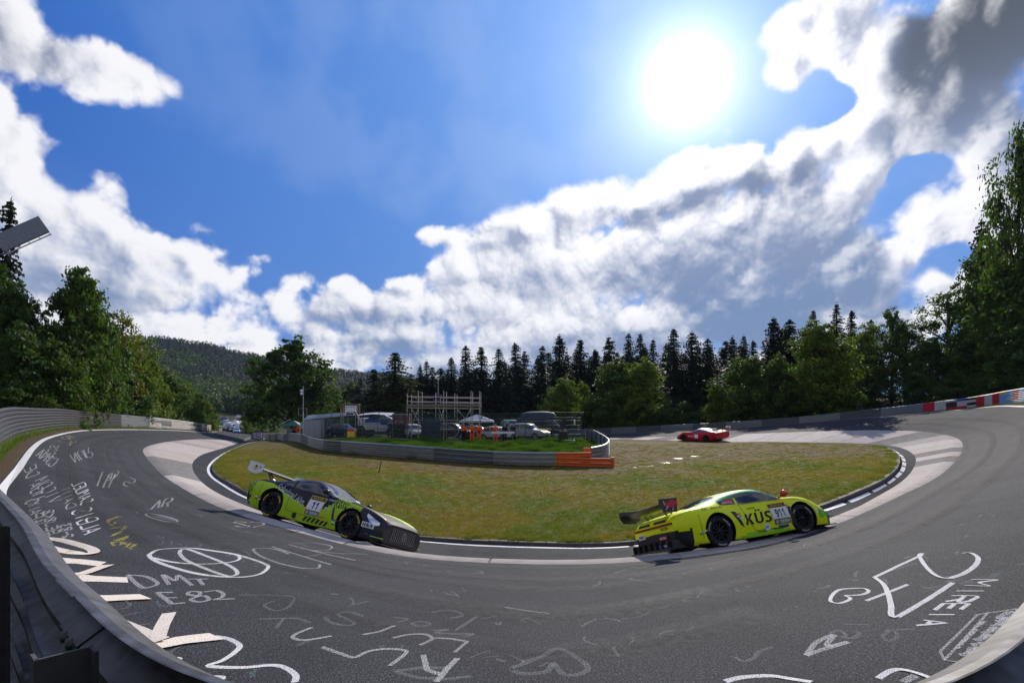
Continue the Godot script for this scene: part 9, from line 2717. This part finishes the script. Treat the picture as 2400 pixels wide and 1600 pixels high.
	for k in 4:
		m.lathe([Vector2(0.01, -0.22), Vector2(0.11, -0.16), Vector2(0.14, 0.0), Vector2(0.11, 0.16), Vector2(0.01, 0.22)], Vector3(-0.4 + 0.27 * k, 0.1, 0.05 * (k % 2)), Basis(Vector3.UP, PI / 2 + 0.3 * k), 10)
	part("bags", m, M.tarp_grey, t)
	t = thing("extinguisher_sign", "small white and red sign on the last fence post", "sign", stand(Vector3(6.28, 1.46, -54.80)))
	m = Mesher.new()
	m.box(Vector3(-0.1, 1.75, 0.06), Vector3(0.16, 0.55, 0.03))
	part("panel", m, M.tarp_white, t)
	m = Mesher.new()
	m.box(Vector3(-0.1, 1.68, 0.08), Vector3(0.1, 0.1, 0.02))
	part("print", m, M.print_red, t)

# ---------------------------------------------------------------- small things, grass, water, the valley
func scatter(called: String, label: String, m: Mesher, material: Material, spots: Array, tones: Array = []) -> void:
	var mm := MultiMesh.new()
	mm.transform_format = MultiMesh.TRANSFORM_3D
	mm.use_colors = not tones.is_empty()
	mm.mesh = m.mesh()
	mm.instance_count = spots.size()
	for i in spots.size():
		mm.set_instance_transform(i, spots[i])
		if tones:
			mm.set_instance_color(i, tones[i])
	var o := MultiMeshInstance3D.new()
	o.name = numbered(called)
	o.multimesh = mm
	o.material_override = material
	o.set_meta("kind", "stuff")
	tag(o, label, "grass")
	add_child(o)

func tuft(sd: int, blades: int, h: float, spread: float, width: float, col: Color) -> Mesher:
	var rng := RandomNumberGenerator.new()
	rng.seed = sd
	var m := Mesher.new()
	for i in blades:
		var a := rng.randf() * TAU
		var p := Vector3(cos(a), 0, sin(a)) * spread * sqrt(rng.randf())
		var d := Vector3(rng.randf_range(-1, 1), 0, rng.randf_range(-1, 1)) * 0.5
		var s := Vector3(-sin(a * 3), 0, cos(a * 3)) * width
		var hh := h * rng.randf_range(0.5, 1.15)
		var tone := rng.randf_range(0.7, 1.35)
		m.tri(p - s, p + Vector3.UP * hh + d * hh, p + s, Color(col.r * tone, col.g * tone, col.b * tone))
	return m

func blob(sd: int, at: Vector3, rx: float, rz: float, turn: float, lift: float) -> Mesher:     # flat patch with a ragged edge, laid on the infield
	var rng := RandomNumberGenerator.new()
	rng.seed = sd
	var f := FastNoiseLite.new()
	f.seed = sd
	f.frequency = 1.1
	var rows := []
	for j in 7:
		var row := PackedVector3Array()
		for i in 49:
			var a := TAU * i / 48.0
			var r := (0.62 + 0.75 * f.get_noise_2d(cos(a) * 1.6, sin(a) * 1.6) + 0.35 * f.get_noise_2d(cos(a) * 5.0, sin(a) * 5.0)) * j / 6.0
			var p := Vector2(cos(a) * rx * r, sin(a) * rz * r).rotated(turn)
			var x := at.x + p.x
			var z := at.z + p.y
			row.append(Vector3(x, infield_y(x, z) + lift * (1.0 - 1.5 * (j / 6.0) ** 6), z))
		rows.append(row)
	var m := Mesher.new()
	m.grid(rows)
	return m

func build_details() -> void:
	var gm := leaf_material("grass_blade", Color(0.9, 0.95, 0.5).linear_to_srgb())
	gm.roughness = 0.7
	var rng := RandomNumberGenerator.new()
	rng.seed = 31
	# mown grass of the infield
	var spots := []
	var tones := []
	for i in 90000:
		var d := 17.0 + 34.0 * pow(rng.randf(), 1.5)
		var x := rng.randf_range(-0.56, 0.72) * d
		var p := Vector2(x, -d)
		if not Geometry2D.is_point_in_polygon(p, infield_edge) or in_camp(x, -d):
			continue
		var c := lawn_tone(x, -d)
		if c.g < 0.72 and rng.randf() < 0.85:
			continue
		tones.append(c)
		spots.append(Transform3D(Basis(Vector3.UP, rng.randf() * TAU) * Basis.from_scale(Vector3.ONE * rng.randf_range(0.7, 1.4)), Vector3(x, infield_y(x, -d) - 0.005, -d)))
	scatter("grass", "short mown grass of the infield", tuft(1, 16, 0.05, 0.13, 0.006, Color(0.22, 0.2, 0.04)), gm, spots, tones)
	# rougher grass along the kerb and long lush grass on the camp bank
	spots = []
	for i in 5200:
		var s := rng.randf_range(14.0, 66.0)
		var g := at_station(cg, s)
		var c := at_station(cc, s)
		var o := (g - c) * Vector3(1, 0, 1)
		var p := g + o.normalized() * (absf(rng.randfn()) * 0.35 - 0.08)
		if lawn_noise.get_noise_2d(p.x * 8.0, p.z * 8.0) < -0.02:
			continue
		spots.append(Transform3D(Basis(Vector3.UP, rng.randf() * TAU) * Basis.from_scale(Vector3.ONE * rng.randf_range(0.6, 1.5)), Vector3(p.x, infield_y(p.x, p.z) - 0.01, p.z)))
	scatter("grass", "rougher grass growing along the kerb", tuft(2, 14, 0.11, 0.1, 0.006, Color(0.17, 0.18, 0.04)), gm, spots)
	spots = []
	for i in 60000:
		var d := 35.0 + 20.0 * rng.randf()
		var x := rng.randf_range(-0.34, 0.18) * d
		if not in_camp(x, -d) or d > 52.8 and rng.randf() < 0.8:
			continue
		var k := clampf(0.8 + 1.9 * lawn_noise.get_noise_2d(x * 6.0, d * 6.0), 0.25, 2.4)
		spots.append(Transform3D(Basis(Vector3.UP, rng.randf() * TAU) * Basis.from_scale(Vector3(1, k, 1) * rng.randf_range(0.8, 1.5)), Vector3(x, infield_y(x, -d) - 0.02, -d)))
	scatter("grass", "long lush grass on the bank below the camp", tuft(3, 14, 0.2, 0.16, 0.011, Color(0.06, 0.115, 0.018)), gm, spots)
	# weeds on the verge behind the outer line
	spots = []
	for i in 9000:
		var s := rng.randf_range(4.0, 32.0) if i % 3 else rng.randf_range(66.0, 80.0)
		var a := at_station(cr, s)
		var b := at_station(cl, s)
		var o := (a - b) * Vector3(1, 0, 1)
		var p := a + o.normalized() * rng.randf_range(-0.35, 2.5)
		p.y = a.y - 0.05 - maxf(0.0, (p - a).dot(o.normalized()) - 0.7) * 0.2
		spots.append(Transform3D(Basis(Vector3.UP, rng.randf() * TAU) * Basis.from_scale(Vector3.ONE * rng.randf_range(0.5, 1.6) * (0.45 if (p - a).dot(o) < 0 else 1.0)), p))
	scatter("grass", "weeds and grass on the verge at the guard rail", tuft(4, 14, 0.28, 0.16, 0.012, Color(0.13, 0.19, 0.035)), gm, spots)
	# wheel-churned mud with standing water
	var mud := structure("mud", Mesher.new(), M.mud)
	var n := 0
	for e in [[Vector3(6.28, 0.24, -34.00), 2.2, 0.7, 0.05], [Vector3(8.08, 0.36, -35.00), 2.6, 0.8, 0.1], [Vector3(10.11, 0.51, -36.50), 2.0, 0.9, 0.35], [Vector3(11.55, 0.65, -38.50), 1.6, 0.7, 0.2], [Vector3(13.37, 0.63, -39.50), 1.6, 0.5, 0.0], [Vector3(15.38, 0.60, -40.00), 1.3, 0.35, 0.0], [Vector3(4.64, 0.23, -33.50), 2.6, 0.6, 0.0], [Vector3(-5.15, 0.54, -33.50), 3.4, 0.45, -0.1], [Vector3(-1.29, 0.39, -33.50), 3.0, 0.4, 0.0], [Vector3(13.85, 0.98, -50.00), 2.0, 0.4, 0.2]]:
		part("mud_patch", blob(200 + n, e[0], e[1], e[2], e[3], 0.012), M.mud, mud)
		n += 1
	for e in [[Vector3(6.71, 0.27, -34.20), 0.9, 0.12, 0.05], [Vector3(7.50, 0.32, -34.80), 0.6, 0.1, 0.05], [Vector3(8.55, 0.39, -35.30), 1.0, 0.14, 0.12], [Vector3(9.97, 0.48, -36.50), 0.6, 0.16, 0.3], [Vector3(11.52, 0.64, -38.60), 0.6, 0.22, 0.2], [Vector3(13.04, 0.66, -39.60), 0.55, 0.16, 0.0], [Vector3(15.08, 0.60, -40.00), 0.5, 0.08, 0.0], [Vector3(5.20, 0.20, -33.80), 0.6, 0.09, 0.0]]:
		part("puddle", blob(230 + n, e[0], e[1], e[2], e[3], 0.02), M.water, mud)
		n += 1
	var stake := thing("stake", "thin dark leaning stake stuck in the infield grass", "stake", Vector3(-7.5, infield_y(-7.5, -31.0), -31.0))
	var sm := Mesher.new()
	sm.tube(Vector3(0, -0.15, 0), Vector3(0.2, 0.62, 0.05), 0.03, 0.02, 6)
	part("shaft", sm, M.car_black, stake)
	sm = Mesher.new()
	sm.tube(Vector3(0.2, 0.6, 0.05), Vector3(0.27, 0.66, 0.05), 0.035, 0.03, 6)
	part("tip", sm, M.post_steel, stake)
	# road sign seen from behind and the big board over the left wood
	var t := thing("road_sign", "grey back of a rectangular sign on two posts behind the left guard rail", "sign", Vector3(-40.2, terrain_y(-40.2, -60.0), -60.0))
	var m := Mesher.new()
	var base: float = EYE + (985 - 957) / 1300.0 * 60.0 - t.position.y
	m.box(Vector3(0, base + 0.6, 0), Vector3(1.3, 1.2, 0.05), Basis(Vector3.UP, 0.35))
	part("panel", m, M.post_steel, t)
	for x: float in [-0.42, 0.42]:
		m = Mesher.new()
		m.tube(Vector3(x, -0.3, -x * 0.36 - 0.06), Vector3(x, base + 1.0, -x * 0.36 - 0.06), 0.035, 0.035, 6)
		part("post", m, M.pole_grey, t)
	t = thing("video_board", "big grey tilted board on a lattice frame above the trees at the left", "board", Vector3(-32.3, terrain_y(-32.3, -36.5), -36.5))
	var top: float = EYE + (985 - 548) / 1300.0 * 36.5 - t.position.y
	var tilt := Basis(Vector3.BACK, 0.62) * Basis(Vector3.UP, 0.3)
	m = Mesher.new()
	m.box(Vector3(0, top, 0), Vector3(2.9, 1.25, 0.12), tilt)
	part("panel", m, M.galvanised_dull, t)
	for k in 5:
		m = Mesher.new()
		m.tube(Vector3(0, top, 0) + tilt * Vector3(-1.4 + 0.7 * k, -0.62, 0.0), Vector3(0, top, 0) + tilt * Vector3(-1.05 + 0.62 * k, -1.0, 0.25), 0.03, 0.03, 5)
		part("strut", m, M.pole_grey, t)
	m = Mesher.new()
	m.tube(Vector3(0, top, 0) + tilt * Vector3(-1.45, -1.0, 0.25), Vector3(0, top, 0) + tilt * Vector3(1.5, -1.0, 0.25), 0.04, 0.04, 5)
	part("chord", m, M.pole_grey, t)
	m = Mesher.new()
	m.tube(Vector3(-3.6, -0.5, -0.3), Vector3(-3.6, top - 1.6, -0.2), 0.14, 0.1, 8)
	m.tube(Vector3(-3.6, top - 1.7, -0.2), Vector3(0, top, 0) + tilt * Vector3(-1.2, -0.9, 0.1), 0.09, 0.06, 8)
	part("mast", m, M.post_steel, t)
	# down in the valley: parked cars, tents, sheds
	var proto := {}
	var styles := ["hatch", "van", "suv"]
	var shades := [[Color(0.6, 0.6, 0.62), "white"], [Color(0.03, 0.03, 0.035), "black"], [Color(0.3, 0.31, 0.33), "silver"], [Color(0.02, 0.06, 0.2), "blue"], [Color(0.3, 0.015, 0.015), "red"]]
	for k in 26:
		var z := 205.0 + 9.0 * (k % 5) + rng.randf() * 4.0
		var u := 516.0 + 84.0 * ((k * 7) % 26) / 26.0
		var x := (u - 1200.0) / 1300.0 * z
		var sh: Array = shades[[0, 2, 0, 1, 3, 0, 4, 2][k % 8]]
		var st: String = styles[k % 3]
		var word: String = {"hatch": "car", "van": "van", "suv": "off-road car"}[st]
		var key: String = st + sh[1]
		var o: Node3D
		if proto.has(key):
			o = copy_of(proto[key])
		else:
			o = far_car("parked_car", sh[1] + " " + word + " parked on the slope down in the valley", "car", st, sh[0], "cars parked in the valley")
			proto[key] = o
		o.transform = Transform3D(Basis(Vector3.UP, rng.randf_range(-0.6, 0.6) + (PI / 2 if k % 2 else 0.0)) * Basis.from_scale(Vector3.ONE * 1.15), Vector3(x, terrain_y(x, -z), -z))
	for k in 3:
		var z: float = [214.0, 226.0, 220.0][k]
		var x: float = ([568.0, 590.0, 552.0][k] - 1200.0) / 1300.0 * z
		t = thing("gazebo", ["white peaked tent among the cars parked in the valley", "white tent beside the sheds in the valley", "cream tent at the upper edge of the valley car park"][k], "tent", Vector3(x, terrain_y(x, -z), -z))
		posts_and_canopy(t, 5.0, 4.0, 2.1, 1.3, M.tarp_white, M.pole_grey)
	for k in 3:
		var z: float = [246.0, 240.0, 236.0][k]
		var x: float = ([575.0, 592.0, 601.0][k] - 1200.0) / 1300.0 * z
		t = thing("shed", ["long dark shed with a grey roof in the valley", "low shed with a pale roof beside the valley car park", "small shed at the foot of the wooded hill"][k], "shed", Vector3(x, terrain_y(x, -z), -z))
		m = Mesher.new()
		m.box(Vector3(0, 1.3, 0), Vector3(7.0 - k, 2.6, 4.0))
		part("wall", m, M.plank, t)
		m = Mesher.new()
		for s: float in [-1.0, 1.0]:
			m.quad(Vector3(-3.8 + k * 0.5, 2.5, 2.3 * s), Vector3(-3.8 + k * 0.5, 3.7, 0), Vector3(3.8 - k * 0.5, 3.7, 0), Vector3(3.8 - k * 0.5, 2.5, 2.3 * s))
			m.tri(Vector3((3.5 - k * 0.5) * s, 2.6, 2.0), Vector3((3.5 - k * 0.5) * s, 3.65, 0), Vector3((3.5 - k * 0.5) * s, 2.6, -2.0))
		part("roof", m, M.tarp_grey, t)
		m = Mesher.new()
		m.box(Vector3(0.8, 1.0, 2.02), Vector3(1.4, 2.0, 0.06))
		part("door", m, M.post_steel, t)
	t = thing("metal_fence", "grey corrugated fence beside the track below the oak", "fence", Vector3(-56.0, terrain_y(-56.0, -128.0), -128.0))
	for k in 9:
		m = Mesher.new()
		m.box(Vector3(k * 0.5, 0.9, k * 0.4), Vector3(0.46, 1.9, 0.06), Basis(Vector3.UP, -0.65))
		part("panel", m, M.tarp_grey, t)
	t = thing("gazebo", "small bright blue tent by the grey corrugated fence", "tent", Vector3(-59.5, terrain_y(-59.5, -130.0), -130.0))
	posts_and_canopy(t, 1.9, 1.6, 1.1, 0.7, M.tarp_blue, M.pole_grey)
	# red and white kerb far down the straight
	t = thing("rumble_strip", "red and white rumble strip beside the far straight", "kerb", Vector3.ZERO)
	for k in 26:
		var s := 1.0 + 0.22 * k
		var a := road_at(s, 0.1) + Vector3.UP * 0.04
		var b := road_at(s + 0.2, 0.1) + Vector3.UP * 0.04
		m = Mesher.new()
		bar(m, a, b, 0.9, 0.06)
		part("block", m, M.rail_red if k % 2 else M.rail_white, t)
	for k in 3:
		var z := 900.0 + 14.0 * k
		var x: float = ([532.0, 538.0, 545.0][k] - 1200.0) / 1300.0 * z
		t = thing("mast", "thin white mast standing on top of the wooded hill", "mast", Vector3(x, hill_y(x, -z), -z), "masts on the hill")
		m = Mesher.new()
		m.tube(Vector3.ZERO, Vector3(0, [26.0, 24.0, 20.0][k], 0), 0.5, 0.3, 6)
		part("pole", m, M.tarp_white, t)
		m = Mesher.new()
		m.box(Vector3(1.0, [26.0, 24.0, 20.0][k], 0), Vector3(3.0, 1.0, 0.5))
		part("head", m, M.tarp_white, t)
